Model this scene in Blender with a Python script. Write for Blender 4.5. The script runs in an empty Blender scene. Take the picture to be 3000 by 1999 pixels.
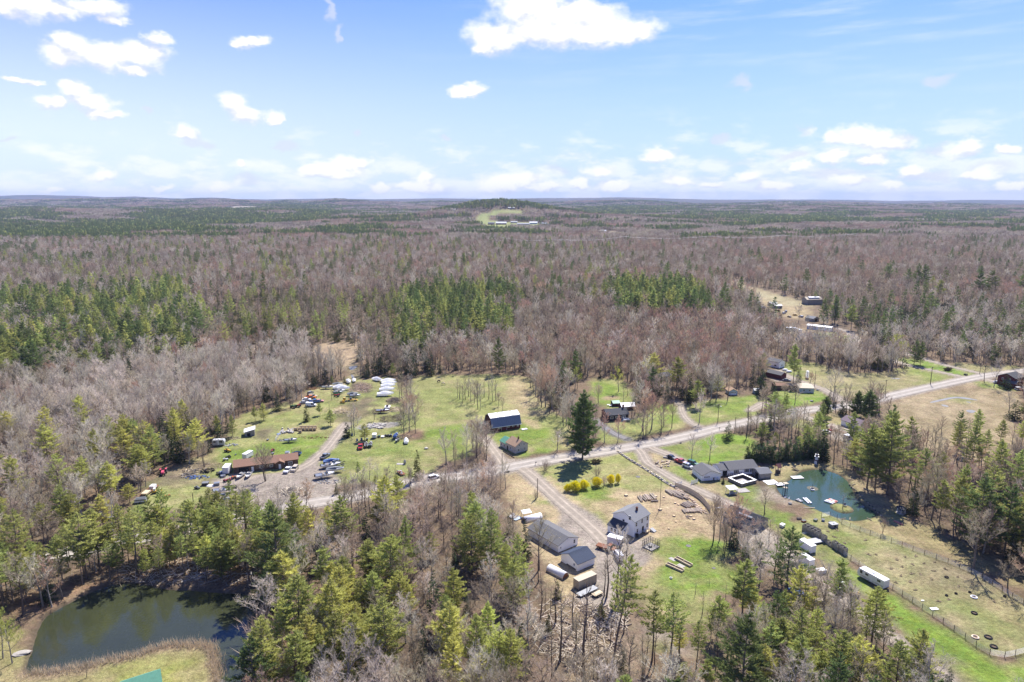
import bpy, bmesh, math, random
import numpy as np
from mathutils import Vector, Matrix
from mathutils.geometry import tessellate_polygon
R = math.radians
random.seed(7); rng = np.random.default_rng(7)
scene = bpy.context.scene
COL = scene.collection

# ------------------------------------------------------------------ camera
CAM_H = 105.0; FOC = 2000.0; HOR = 583.0
PITCH = math.atan((999.5 - HOR)/FOC)
cp, sp_ = math.cos(PITCH), math.sin(PITCH)
cam_d = bpy.data.cameras.new('camera'); cam = bpy.data.objects.new('camera', cam_d); COL.objects.link(cam)
cam.location = (0,0, CAM_H); cam.rotation_euler = (math.pi/2 - PITCH, 0,0)
cam_d.sensor_width = 36; cam_d.lens = 36*FOC/3000; cam_d.clip_start = 1; cam_d.clip_end = 90000
scene.camera = cam

# ------------------------------------------------------------------ light
SUN_EL = R(50); SUN_DIR = Vector((0.40,0.91,0)).normalized()
to_sun = Vector((SUN_DIR.x*math.cos(SUN_EL), SUN_DIR.y*math.cos(SUN_EL), math.sin(SUN_EL)))
sd = bpy.data.lights.new('sun','SUN'); sun = bpy.data.objects.new('sun', sd); COL.objects.link(sun)
sd.energy = 3.9; sd.angle = R(0.53); sd.color = (1.0,0.94,0.85)
sun.rotation_euler = (-to_sun).to_track_quat('-Z','Y').to_euler()
scene.view_settings.view_transform = 'Standard'; scene.view_settings.look = 'None'
scene.view_settings.gamma = 1; scene.view_settings.use_curve_mapping = False
scene.view_settings.exposure = 1.32
cy = scene.cycles
cy.max_bounces = 5; cy.diffuse_bounces = 3; cy.glossy_bounces = 2; cy.transmission_bounces = 3
cy.transparent_max_bounces = 6; cy.volume_bounces = 0
cy.use_denoising = True; cy.denoiser = 'OPENIMAGEDENOISE'; cy.denoising_prefilter = 'ACCURATE'; cy.denoising_input_passes = 'RGB_ALBEDO_NORMAL'
cy.caustics_reflective = False; cy.caustics_refractive = False
cy.sample_clamp_indirect = 4

world = bpy.data.worlds.new('World'); scene.world = world; world.use_nodes = True
def build_world():
    nt = world.node_tree; nt.nodes.clear(); L = nt.links
    def N(t, **k):
        n = nt.nodes.new(t)
        for a, b in k.items(): setattr(n, a, b)
        return n
    def setv(s, v):
        if hasattr(v, 'is_output') or isinstance(v, bpy.types.NodeSocket): L.new(v, s)
        else: s.default_value = v
    def M(op, a, b=0.0, c=0.0, clamp=False):
        n = N('ShaderNodeMath', operation=op, use_clamp=clamp)
        setv(n.inputs[0], a); setv(n.inputs[1], b)
        if op in ('MULTIPLY_ADD','SMOOTH_MAX'): setv(n.inputs[2], c)
        return n.outputs[0]
    def VM(op, a, b=(0,0,0), c=(0,0,0)):
        n = N('ShaderNodeVectorMath', operation=op)
        setv(n.inputs[0], a); setv(n.inputs[1], b)
        if op == 'MULTIPLY_ADD': setv(n.inputs[2], c)
        return n.outputs[1] if op in ('LENGTH','DOT_PRODUCT') else n.outputs[0]
    def ramp(v, lo, hi):
        n = N('ShaderNodeMapRange', interpolation_type='SMOOTHSTEP'); n.clamp = True
        setv(n.inputs[0], v); setv(n.inputs[1], lo); setv(n.inputs[2], hi)
        return n.outputs[0]
    def mix(f, a, b):
        n = N('ShaderNodeMix', data_type='RGBA'); setv(n.inputs[0], f); setv(n.inputs[6], a); setv(n.inputs[7], b)
        return n.outputs[2]
    out = N('ShaderNodeOutputWorld'); bg = N('ShaderNodeBackground')
    sky = N('ShaderNodeTexSky', sky_type='NISHITA'); sky.sun_disc = False
    sky.sun_elevation = SUN_EL; sky.sun_rotation = math.atan2(SUN_DIR.x, SUN_DIR.y)
    sky.altitude = 100; sky.air_density = 1.0; sky.dust_density = SKY_DUST; sky.ozone_density = 1.4
    tc = N('ShaderNodeTexCoord')
    sx = N('ShaderNodeSeparateXYZ'); L.new(tc.outputs['Generated'], sx.inputs[0])
    # azimuth/elevation in radians of the view direction over the land
    az = M('ARCTAN2', sx.outputs[0], sx.outputs[1]); el = M('ARCSINE', sx.outputs[2])
    cb = N('ShaderNodeCombineXYZ'); L.new(az, cb.inputs[0]); L.new(el, cb.inputs[1])
    p0 = cb.outputs[0]
    # stretch low clouds, warp outlines
    def noise(vec, scale, detail=5, rough=.55, dim='3D'):
        n = N('ShaderNodeTexNoise', noise_dimensions=dim); setv(n.inputs['Vector'], vec)
        n.inputs['Scale'].default_value = scale; n.inputs['Detail'].default_value = detail; n.inputs['Roughness'].default_value = rough
        return n
    nd = noise(VM('MULTIPLY', p0,(1,1.5,1)),24,8,.62)
    wv = VM('SUBTRACT', nd.outputs['Color'],(.5,.5,.5))
    p = VM('MULTIPLY_ADD', wv, (.05,.032,0), p0)
    fb = noise(VM('MULTIPLY', p0,(1,1.5,1)),34,7,.6).outputs['Fac']
    # individual cumulus: px centre and half-size in the photograph's angles
    def ang(x, y):
        v = (999.5 - y)/FOC; u = (x - 1500)/FOC
        d = Vector((u, cp+v*sp_, -sp_+v*cp)).normalized()
        return math.atan2(d.x, d.y), math.asin(d.z)
    groups = []
    for grp in CLOUDS:
        acc = None
        for (x, y, rx, ry) in grp:
            a, e = ang(x, y)
            k = math.cos(ang(x, y)[0])
            sxx = FOC/rx; syy = FOC/ry
            # azimuth compresses towards the frame edge
            a2, _ = ang(x+rx, y); sxx = 1/max(1e-4, a2 - a)
            _, e2 = ang(x, y - ry); syy = 1/max(1e-4, e2 - e)
            q = VM('MULTIPLY_ADD', p, (sxx, syy, 0),(-a*sxx, -e*syy, 0))
            d = M('SUBTRACT',1.0, VM('LENGTH', q))
            acc = d if acc is None else M('SMOOTH_MAX', acc, d, .35)
        groups.append(acc)
    sol = groups[0]
    # solid cumulus
    den = M('MULTIPLY_ADD', M('SUBTRACT', fb, .36),.8, sol)
    al = ramp(den, -.10,.62)
    upd = None
    for (x, y, rx, ry) in CLOUDS[0]:
        a, e = ang(x, y+ry * .9)
        a2, _ = ang(x+rx, y); _, e2 = ang(x, y - ry); sxx = 1/max(1e-4, a2 - ang(x, y)[0]); syy = 1/max(1e-4, e2 - ang(x, y)[1])
        d = M('SUBTRACT',1.0, VM('LENGTH', VM('MULTIPLY_ADD', p, (sxx, syy * .8,0),(-a*sxx, -e*syy * .8,0))))
        upd = d if upd is None else M('SMOOTH_MAX', upd, d, .35)
    upd = M('MULTIPLY', upd, .55)
    # faint puffs
    den2 = M('MULTIPLY_ADD', M('SUBTRACT', fb, .5),1.0, groups[1])
    al2 = M('MULTIPLY', ramp(den2,0.0,.7),.62)
    # cirrus veils
    ci = noise(VM('MULTIPLY', p0,(1.0,9.0,1)),5.5,6,.6).outputs['Fac']
    ciw = M('MULTIPLY', ramp(ci, .44,.78), ramp(el, .06,.26))
    cir = M('MULTIPLY', ciw, M('MULTIPLY', ramp(az, -.3,.5),.42))
    # low bank over the horizon
    lb = noise(VM('MULTIPLY', p0,(1.0,2.6,1)),15,8,.6).outputs['Fac']
    low = M('MULTIPLY', ramp(M('MULTIPLY_ADD', ramp(el, .12,.0),.22, M('MULTIPLY_ADD', ramp(az, -.1,.3),.06, M('SUBTRACT', lb, .57))),.0,.22), ramp(el, .14,.05))
    low = M('MULTIPLY', low, .58)
    # shading: sunlit tops, faintly mauve bases
    n2 = noise(VM('ADD', VM('MULTIPLY', p0,(1,1.5,1)),(.012,.03,0)),30,4,.5).outputs['Fac']
    lit = M('SUBTRACT', fb, n2)
    sh = ramp(M('ADD', M('MULTIPLY', lit, 1.5), M('MULTIPLY', M('SUBTRACT', den, upd),1.0)),-.30,.50)
    cloud_c = mix(sh, (CL_SHADE[0], CL_SHADE[1], CL_SHADE[2],1),(CL_LIT[0], CL_LIT[1], CL_LIT[2],1))
    lsh = ramp(M('SUBTRACT', lb, noise(VM('ADD', VM('MULTIPLY', p0,(1.0,2.6,1)),(.01,.05,0)),15,8,.6).outputs['Fac']),-.16,.1)
    low_c = mix(lsh, (CL_LOWS[0], CL_LOWS[1], CL_LOWS[2],1),(CL_LIT[0], CL_LIT[1], CL_LIT[2],1))
    # horizon whitening by thin moist air
    base = mix(M('MULTIPLY', M('POWER', ramp(el, .46,-.02),1.6), M('MULTIPLY_ADD', ramp(az, .3,-.75),.45,.78), clamp=True), VM('MULTIPLY', sky.outputs[0], SKY_MUL),(SKY_MILK[0], SKY_MILK[1], SKY_MILK[2],1))
    c = mix(cir, base, (CL_LIT[0] * .97, CL_LIT[1] * .98, CL_LIT[2],1))
    c = mix(low, c, low_c)
    c = mix(al2, c, cloud_c)
    c = mix(al, c, cloud_c)
    L.new(c, bg.inputs[0]); bg.inputs[1].default_value = SKY_STR
    L.new(bg.outputs[0], out.inputs[0])
SKY_DUST = 1.0; SKY_STR = 0.15; SKY_MUL = (.095,.195,.50)
_W = 1.0/(SKY_STR*2 ** 1.2)
CL_LIT = tuple(_W*v for v in (1.06,1.06,1.06)); CL_SHADE = tuple(_W*v for v in (.72,.76,.86)); CL_LOWS = tuple(_W*v for v in (.74,.82,.94)); SKY_MILK = tuple(_W*v for v in (.755,.885,1.05))
SOLID = [(60,10,130,55),(150,25,100,30),(270,15,110,32),(330,55,60,20),
         (215,130,55,40),(180,165,70,40),(300,165,110,45),(420,160,80,45),(455,110,40,28),(390,205,60,18),
         (150,300,55,22),(220,270,60,30),(270,300,80,26),(310,330,50,22),(60,235,55,13),(105,245,25,12),
         (740,122,55,22),(710,130,40,15),(690,300,55,38),(720,335,60,34),(800,345,25,24),
         (1375,262,60,20),(1340,270,35,14),(1560,30,130,70),(1450,110,90,55),(1600,90,160,60),(1740,85,140,60),(1850,90,100,48),(1420,140,60,28),(1700,40,120,45),
         (1015,478,60,26),(940,510,70,22),(990,500,80,26),(1060,475,35,22),(1220,545,90,20),(1245,520,22,22),
         (1930,450,60,20),(2530,400,110,34),(2600,415,90,26),(2440,405,50,20),(2830,440,50,26),(2190,515,50,22),(2350,490,45,16),(2440,460,50,22),
         (310,515,45,20),(545,385,45,22),(1470,540,70,32),(1540,525,60,26)]
SOLID += [(1120,548,40,14),(1600,548,50,16),(1690,535,40,18),(1760,505,50,20),(1800,545,60,16),(1990,530,50,16),(2090,540,45,14),(2270,545,60,16),(2560,465,60,20),(2500,530,60,16),(2680,500,55,22),(2620,545,50,14),(2860,515,60,18),(2960,440,40,20),(2960,545,60,14),(640,545,50,14),(160,560,50,10),(480,548,40,12),(700,480,20,10)]
FAINT = [(600,425,40,20),(835,428,50,20),(560,415,60,18),(1040,382,22,14),(1300,395,30,12),(2170,240,45,26),(2120,408,50,18),
         (2360,378,35,18),(2740,235,70,22),(2320,455,70,18),(2760,440,90,26),(20,398,40,10),(430,325,30,14),(1620,500,80,30),
         (1300,560,60,20),(720,530,70,26),(960,30,16,50),(985,100,14,34),(2450,510,120,26),(2720,520,110,24),(2900,500,90,30)]
CLOUDS = [SOLID, FAINT]
build_world()

# ------------------------------------------------------------------ map helpers
TILES = {'S': (0,0,1),'Z': (0,0,2353/3000),'A': (300,1050,3.137),'B': (800,1050,3.92),'C': (1200,1050,3.485),
         'D': (1450,1250,2.851),'E': (1900,1150,3.136),'F': (2200,1400,2.6175),'G': (1600,950,3.361),
         'H': (2200,850,2.941),'I': (0,1400,2.614),'J': (800,1400,2.6175),'K': (1500,1650,2.941),
         'L': (0,560,2.353),'M': (1000,600,2.353),'N': (2000,560,2.353)}
def src(t, x, y):
    a = TILES[t]; return a[0]+x/a[2], a[1]+y/a[2]
def ray(x, y):
    u = (x - 1500)/FOC; v = (999.5 - y)/FOC
    return u, cp+v*sp_, -sp_+v*cp
def W(t, x, y, z=0.0):
    """map reference: survey point of the aerial picture -> ground (X, Y)"""
    u, f, w = ray(*src(t, x, y)); w = min(w, -0.004)
    k = (CAM_H - z)/-w
    return np.array((u*k, f*k))
def WP(t, pts): return np.array([W(t, x, y) for x, y in pts])
def height_at(t, X, Y, yt):
    _, y = src(t, 0, yt); v = (999.5 - y)/FOC
    return CAM_H+Y*(v*cp - sp_)/(cp+v*sp_)
def depth(X, Y, Z=0): return Y*cp - (Z - CAM_H)*sp_
def to_px(X, Y, Z=0):
    d = Y*cp - (Z - CAM_H)*sp_
    return 1500+FOC*X/d, 999.5 - FOC*(Y*sp_+(Z - CAM_H)*cp)/d

def _h(ix, iy, s):
    n = (ix.astype(np.int64)*374761393+iy.astype(np.int64)*668265263+s*1442695041) & 0x7fffffff
    n = ((n ^ (n >> 13))*1274126177) & 0x7fffffff
    return ((n ^ (n >> 16)) & 0xffff)/65535.0
def vnoise(x, y, s=0):
    x = np.asarray(x, float); y = np.asarray(y, float)
    ix = np.floor(x); iy = np.floor(y); fx = x - ix; fy = y - iy
    fx = fx*fx*(3 - 2*fx); fy = fy*fy*(3 - 2*fy)
    a = _h(ix, iy, s); b = _h(ix+1, iy, s); c = _h(ix, iy+1, s); d = _h(ix+1, iy+1, s)
    return (a*(1 - fx)+b*fx)*(1 - fy)+(c*(1 - fx)+d*fx)*fy
def fbm(x, y, s=0, o=4):
    t = 0; a = .5; n = 0
    for i in range(o):
        t = t+a*vnoise(x, y, s+i*17); n += a; a *= .5; x = x*2.03+11.3; y = y*2.03+5.7
    return t/n
def smooth(a, b, x):
    t = np.clip((x - a)/(b - a),0,1); return t*t*(3 - 2*t)
def poly_sd(poly, X, Y):
    """signed distance in metres, negative inside"""
    n = len(poly); d2 = np.full(X.shape, 1e18); ins = np.zeros(X.shape, bool)
    for i in range(n):
        ax, ay = poly[i]; bx, by = poly[(i+1) % n]
        ex, ey = bx - ax, by - ay; L2 = ex*ex+ey*ey+1e-9
        t = np.clip(((X - ax)*ex+(Y - ay)*ey)/L2,0,1)
        d2 = np.minimum(d2,(X - ax - t*ex) ** 2+(Y - ay - t*ey) ** 2)
        c = ((ay > Y) != (by > Y)) & (X < ex*(Y - ay)/(ey if abs(ey) > 1e-9 else 1e-9)+ax)
        ins ^= c
    return np.where(ins, -1,1)*np.sqrt(d2)
def line_d(pts, X, Y):
    d2 = np.full(X.shape, 1e18)
    for i in range(len(pts) - 1):
        ax, ay = pts[i]; bx, by = pts[i+1]; ex, ey = bx - ax, by - ay; L2 = ex*ex+ey*ey+1e-9
        t = np.clip(((X - ax)*ex+(Y - ay)*ey)/L2,0,1)
        d2 = np.minimum(d2,(X - ax - t*ex) ** 2+(Y - ay - t*ey) ** 2)
    return np.sqrt(d2)
def chaikin(pts, n=2, closed=False):
    pts = np.array(pts, float)
    for _ in range(n):
        q = []
        m = len(pts)
        rngi = range(m) if closed else range(m - 1)
        if not closed: q.append(pts[0])
        for i in rngi:
            a, b = pts[i], pts[(i+1) % m]
            q += [a * .75+b * .25, a * .25+b * .75]
        if not closed: q.append(pts[-1])
        pts = np.array(q)
    return pts

# ------------------------------------------------------------------ materials
MATS = {}
def lin(c):
    return tuple(((v/12.92) if v <= .04045 else ((v + .055)/1.055) ** 2.4) for v in c)
def mat(name, col, rough=.8, metal=0.0, noise=0.0, nscale=3.0, bump=0.0, bscale=20.0, trans=0.0, rnd=0.0, spec=.16, stretch=None, col2=None, coat=0.0):
    """general procedural surface: base colour with mottling, optional second colour, fine relief, per-object variation"""
    if name in MATS: return MATS[name]
    m = bpy.data.materials.new(name); m.use_nodes = True; nt = m.node_tree; L = nt.links
    b = nt.nodes['Principled BSDF']; outn = nt.nodes['Material Output']
    b.inputs['Roughness'].default_value = rough; b.inputs['Metallic'].default_value = metal
    b.inputs['Specular IOR Level'].default_value = spec
    if coat: b.inputs['Coat Weight'].default_value = coat
    c = None
    tc = nt.nodes.new('ShaderNodeTexCoord'); vec = tc.outputs['Object']
    if stretch:
        mp = nt.nodes.new('ShaderNodeMapping'); mp.inputs['Scale'].default_value = stretch; L.new(vec, mp.inputs[0]); vec = mp.outputs[0]
    rgb = nt.nodes.new('ShaderNodeRGB'); rgb.outputs[0].default_value = (*col, 1); c = rgb.outputs[0]
    if noise:
        n = nt.nodes.new('ShaderNodeTexNoise'); n.inputs['Scale'].default_value = nscale; n.inputs['Detail'].default_value = 6; n.inputs['Roughness'].default_value = .65
        L.new(vec, n.inputs['Vector'])
        mr = nt.nodes.new('ShaderNodeMapRange'); mr.inputs[1].default_value = .3; mr.inputs[2].default_value = .7
        L.new(n.outputs['Fac'], mr.inputs[0])
        mx = nt.nodes.new('ShaderNodeMix'); mx.data_type = 'RGBA'
        d = col2 if col2 else tuple(v*(1 - noise) for v in col)
        a = col if col2 else tuple(min(1, v*(1+noise * .6)) for v in col)
        mx.inputs[6].default_value = (*d, 1); mx.inputs[7].default_value = (*a, 1)
        L.new(mr.outputs[0], mx.inputs[0]); c = mx.outputs[2]
    if rnd:
        oi = nt.nodes.new('ShaderNodeObjectInfo'); hs = nt.nodes.new('ShaderNodeHueSaturation')
        m1 = nt.nodes.new('ShaderNodeMapRange'); m1.inputs[3].default_value = 1 - rnd; m1.inputs[4].default_value = 1+rnd
        L.new(oi.outputs['Random'], m1.inputs[0]); L.new(m1.outputs[0], hs.inputs['Value'])
        m2 = nt.nodes.new('ShaderNodeMath'); m2.operation = 'MULTIPLY'; m2.inputs[1].default_value = 7.31
        m3 = nt.nodes.new('ShaderNodeMath'); m3.operation = 'FRACT'; L.new(oi.outputs['Random'], m2.inputs[0]); L.new(m2.outputs[0], m3.inputs[0])
        m4 = nt.nodes.new('ShaderNodeMapRange'); m4.inputs[3].default_value = .5 - rnd * .08; m4.inputs[4].default_value = .5+rnd * .08
        L.new(m3.outputs[0], m4.inputs[0]); L.new(m4.outputs[0], hs.inputs['Hue'])
        L.new(c, hs.inputs['Color']); c = hs.outputs[0]
    L.new(c, b.inputs['Base Color'])
    if bump:
        n2 = nt.nodes.new('ShaderNodeTexNoise'); n2.inputs['Scale'].default_value = bscale; n2.inputs['Detail'].default_value = 4; L.new(vec, n2.inputs['Vector'])
        bp = nt.nodes.new('ShaderNodeBump'); bp.inputs['Strength'].default_value = bump; bp.inputs['Distance'].default_value = .05
        L.new(n2.outputs['Fac'], bp.inputs['Height']); L.new(bp.outputs[0], b.inputs['Normal'])
    if trans:
        t = nt.nodes.new('ShaderNodeBsdfTranslucent'); L.new(c, t.inputs[0])
        df = nt.nodes.new('ShaderNodeBsdfDiffuse'); L.new(c, df.inputs[0])
        ms = nt.nodes.new('ShaderNodeMixShader'); ms.inputs[0].default_value = trans
        L.new(df.outputs[0], ms.inputs[1]); L.new(t.outputs[0], ms.inputs[2]); L.new(ms.outputs[0], outn.inputs[0])
    MATS[name] = m
    return m

# ------------------------------------------------------------------ relief of the land
RIDGE = [(-2600,60),(-1500,563),(0,574),(130,572),(260,575),(330,579),(420,577),(520,581),(700,583),(800,585),(860,583),(980,581),(1100,585),
         (1300,584),(1500,583),(1650,583),(1800,581),(2000,582),(2200,585),(2400,586),(2600,587),(2750,586),(3000,588),(4500,584)]
RU = np.array([(x - 1500)/FOC for x, y in RIDGE[1:]]); RY = np.array([y for x, y in RIDGE[1:]])
RU = np.append([-2.05], RU); RY = np.append([560], RY)
def elev(X, Y):
    X = np.asarray(X, float); Y = np.asarray(Y, float)
    u = X/np.maximum(Y, 60.0); 
    z = (fbm(X/1100, Y/1100,3,3) - .5)*46*smooth(1300,4200, Y)
    z = z*(1 - smooth(5200,8000, Y))
    z = z*(1 - np.exp(-((X+40)/900) ** 2 - ((Y - 3300)/600) ** 2))+62*np.exp(-((X+60)/290) ** 2 - ((Y - 3330)/330) ** 2)+26*np.exp(-((X+40)/900) ** 2 - ((Y - 3300)/700) ** 2)
    z = z+30*smooth(-500,-1400, X)*np.exp(-((Y - 3900)/800) ** 2)
    z = z+(18+22*fbm(X/1500, Y/1500,9,3))*np.exp(-((Y - 6200)/1100) ** 2)
    yr = np.interp(u, RU, RY)
    for D, wd, dy, s in ((8300,900,13,27),(10400,1100,7,21),(14500,1900,1,31)):
        zr = CAM_H+9+(HOR - yr - dy)/FOC*D * .98+(fbm(u*7, u*0, s, 4) - .5)*D*(.012 if D < 11000 else .005)
        z = np.maximum(z, zr*np.exp(-((Y - D)/wd) ** 2))
    return z
def Wt(t, x, y):
    """survey point on relief (far places)"""
    u, f, w = ray(*src(t, x, y)); k = 900.0
    for _ in range(3000):
        X, Y, Z = u*k, f*k, CAM_H+w*k
        if Z <= float(elev(np.array([X]), np.array([Y]))[0]): break
        k += 6
    return np.array((X, Y))

POND_BIG = chaikin(WP('I',[(205,1480),(215,1380),(240,1270),(290,1160),(330,1060),(520,950),(690,860),(880,800),(1080,800),(1250,850),(1450,850),(1640,865),(1900,880),(1985,920),
        (2000,1000),(1930,1080),(1990,1200),(2030,1330),(2020,1450),(2000,1570),(1960,1700),(1800,1780),(1700,1700),(1680,1566),(1668,1420),(1640,1290),(1600,1262),(1350,1262),(1200,1290),
        (1080,1345),(900,1372),(750,1410),(600,1450),(440,1468),(300,1478)]),2, True)
POND_2 = chaikin(WP('E',[(1290,800),(1340,755),(1430,712),(1590,698),(1720,735),(1830,795),(1865,860),(1900,950),(1990,1050),(2115,1105),(2060,1158),(1900,1175),(1760,1155),(1640,1112),
        (1500,1050),(1380,1000),(1240,955),(1175,890),(1180,850)]),2, True)
ISLAND = chaikin(WP('E',[(1665,1035),(1700,1012),(1760,1012),(1850,1035),(1892,1078),(1850,1100),(1780,1104),(1690,1068)]),2, True)
ROADS = [  # name, tile, points, width, kind
    ('road','S',[(3250,1040),(3080,1075),(2990,1089),(2880,1101),(2720,1136),(2590,1165),(2500,1190),(2390,1197),(2290,1215),(2190,1237),(2095,1257),(2040,1272),(1950,1293),(1890,1303),(1800,1318),(1740,1328),(1640,1343),
        (1550,1358),(1475,1374),(1360,1393),(1270,1402),(1200,1414),(1105,1440),(1010,1460),(915,1474),(820,1492),(727,1507),(600,1535),(478,1564),(360,1585),(264,1604),(120,1640),(-60,1690)],8.6,'road'),
    ('driveway','S',[(1525,1368),(1560,1395),(1600,1432),(1650,1478),(1700,1520),(1745,1560),(1780,1600)],6.2,'drive'),
    ('driveway','S',[(1860,1308),(1880,1325),(1893,1355),(1915,1368),(1950,1390),(1995,1415),(2040,1433),(2080,1453),(2140,1478),(2185,1505),(2225,1548),(2300,1610),(2380,1690),(2480,1765),(2560,1830),(2640,1890),(2760,1980)],4.6,'drive'),
    ('driveway','S',[(1895,1303),(1920,1318),(1955,1330),(1995,1350),(2030,1372)],5.0,'drive'),
    ('driveway','G',[(480,940),(540,990),(620,1048),(700,1095),(790,1130)],3.8,'dark'),
    ('driveway','G',[(1265,765),(1330,790),(1330,850),(1375,930),(1440,985),(1520,1015)],3.6,'drive'),
    ('driveway','B',[(830,760),(800,800),(740,880),(680,960),(610,1050),(520,1130),(440,1200),(330,1260),(150,1330)],5.0,'drive'),
    ('driveway','H',[(235,695),(300,735),(400,780),(520,820),(610,850),(690,890),(760,935),(830,985)],5.0,'drive'),
    ('driveway','E',[(1370,190),(1480,240),(1580,280),(1700,310),(1800,340),(1900,375)],5.0,'drive'),
    ('driveway','H',[(1180,590),(1300,632),(1400,660),(1550,690),(1700,722),(1840,752)],4.5,'drive'),
    ('driveway','H',[(1320,545),(1450,580),(1560,615),(1700,655),(1850,690),(1990,722)],4.5,'drive'),
    ('driveway','H',[(1960,755),(2050,778),(2160,805)],5.0,'drive'),
    ('driveway','H',[(550,428),(650,450),(760,488),(860,515),(1000,560),(1180,590)],4.0,'drive'),
    ('driveway','H',[(750,335),(840,360),(900,405),(940,460),(980,510),(1060,550),(1180,590)],4.5,'drive'),
    ('driveway','H',[(-10,1040),(60,1000),(130,965),(190,985),(290,1035)],4.5,'drive'),
    ('driveway','C',[(960,1080),(900,990),(840,910),(800,860),(740,800)],5.0,'drive'),
]
ROADW = [(n, chaikin(WP(t, p),2), w, k) for n, t, p, w, k in ROADS]
YARDS = [
    ('gravel_yard','D',[(500,560),(620,620),(760,720),(870,800),(975,870),(990,950),(1170,975),(1300,905),(1320,925),(1240,1000),(1300,1110),(1230,1160),(1080,1200),(1020,1400),(990,1480),(880,1500),
        (720,1480),(680,1400),(830,1330),(850,1180),(830,1060),(700,1000),(690,930),(560,860),(510,800),(575,740),(545,640)]),
    ('gravel_yard','A',[(1900,965),(1790,1005),(1640,1048),(1400,1060),(1240,1055),(1150,1090),(1040,1110),(990,1180),(1000,1250),(1120,1330),(1300,1345),(1500,1400),(1700,1420),(1850,1350),(1990,1300),(2120,1240),(2190,1120),(2110,1050),(2050,1010)]),
    ('gravel_yard','E',[(1580,330),(1650,330),(1760,380),(1900,400),(1920,450),(1780,455),(1650,400)]),
    ('gravel_yard','H',[(185,690),(250,690),(330,740),(340,780),(250,790),(180,770)]),
    ('gravel_yard','E',[(840,1180),(900,1140),(1000,1240),(1200,1420),(1220,1560),(1100,1600),(980,1480),(880,1330)]),
    ('gravel_yard','C',[(960,1050),(1010,1030),(1100,1040),(1250,1075),(1240,1110),(1120,1130),(1000,1150),(950,1120)]),
]
YARDW = [(n, chaikin(WP(t, p),2, True)) for n, t, p in YARDS]

STRAW = ((.40,.315,.18),(.30,.235,.125)); OLIVE = ((.25,.265,.085),(.185,.205,.06)); GREEN = ((.18,.25,.035),(.14,.20,.03))
LIME = ((.17,.26,.03),(.145,.215,.03)); WOODCHIP = ((.40,.30,.185),(.33,.25,.14)); MUD = ((.15,.12,.085),(.11,.088,.06))
GRAV = ((.33,.28,.225),(.27,.23,.185)); LITTER = ((.19,.135,.085),(.115,.085,.058)); PASTURE = ((.28,.255,.125),(.21,.205,.085))
BRACKEN = ((.21,.125,.08),(.14,.09,.06)); MARSH = ((.34,.255,.16),(.26,.19,.12)); DARKG = ((.20,.19,.185),(.15,.145,.14))
ROUGH = ((.21,.18,.10),(.14,.125,.07))
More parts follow.
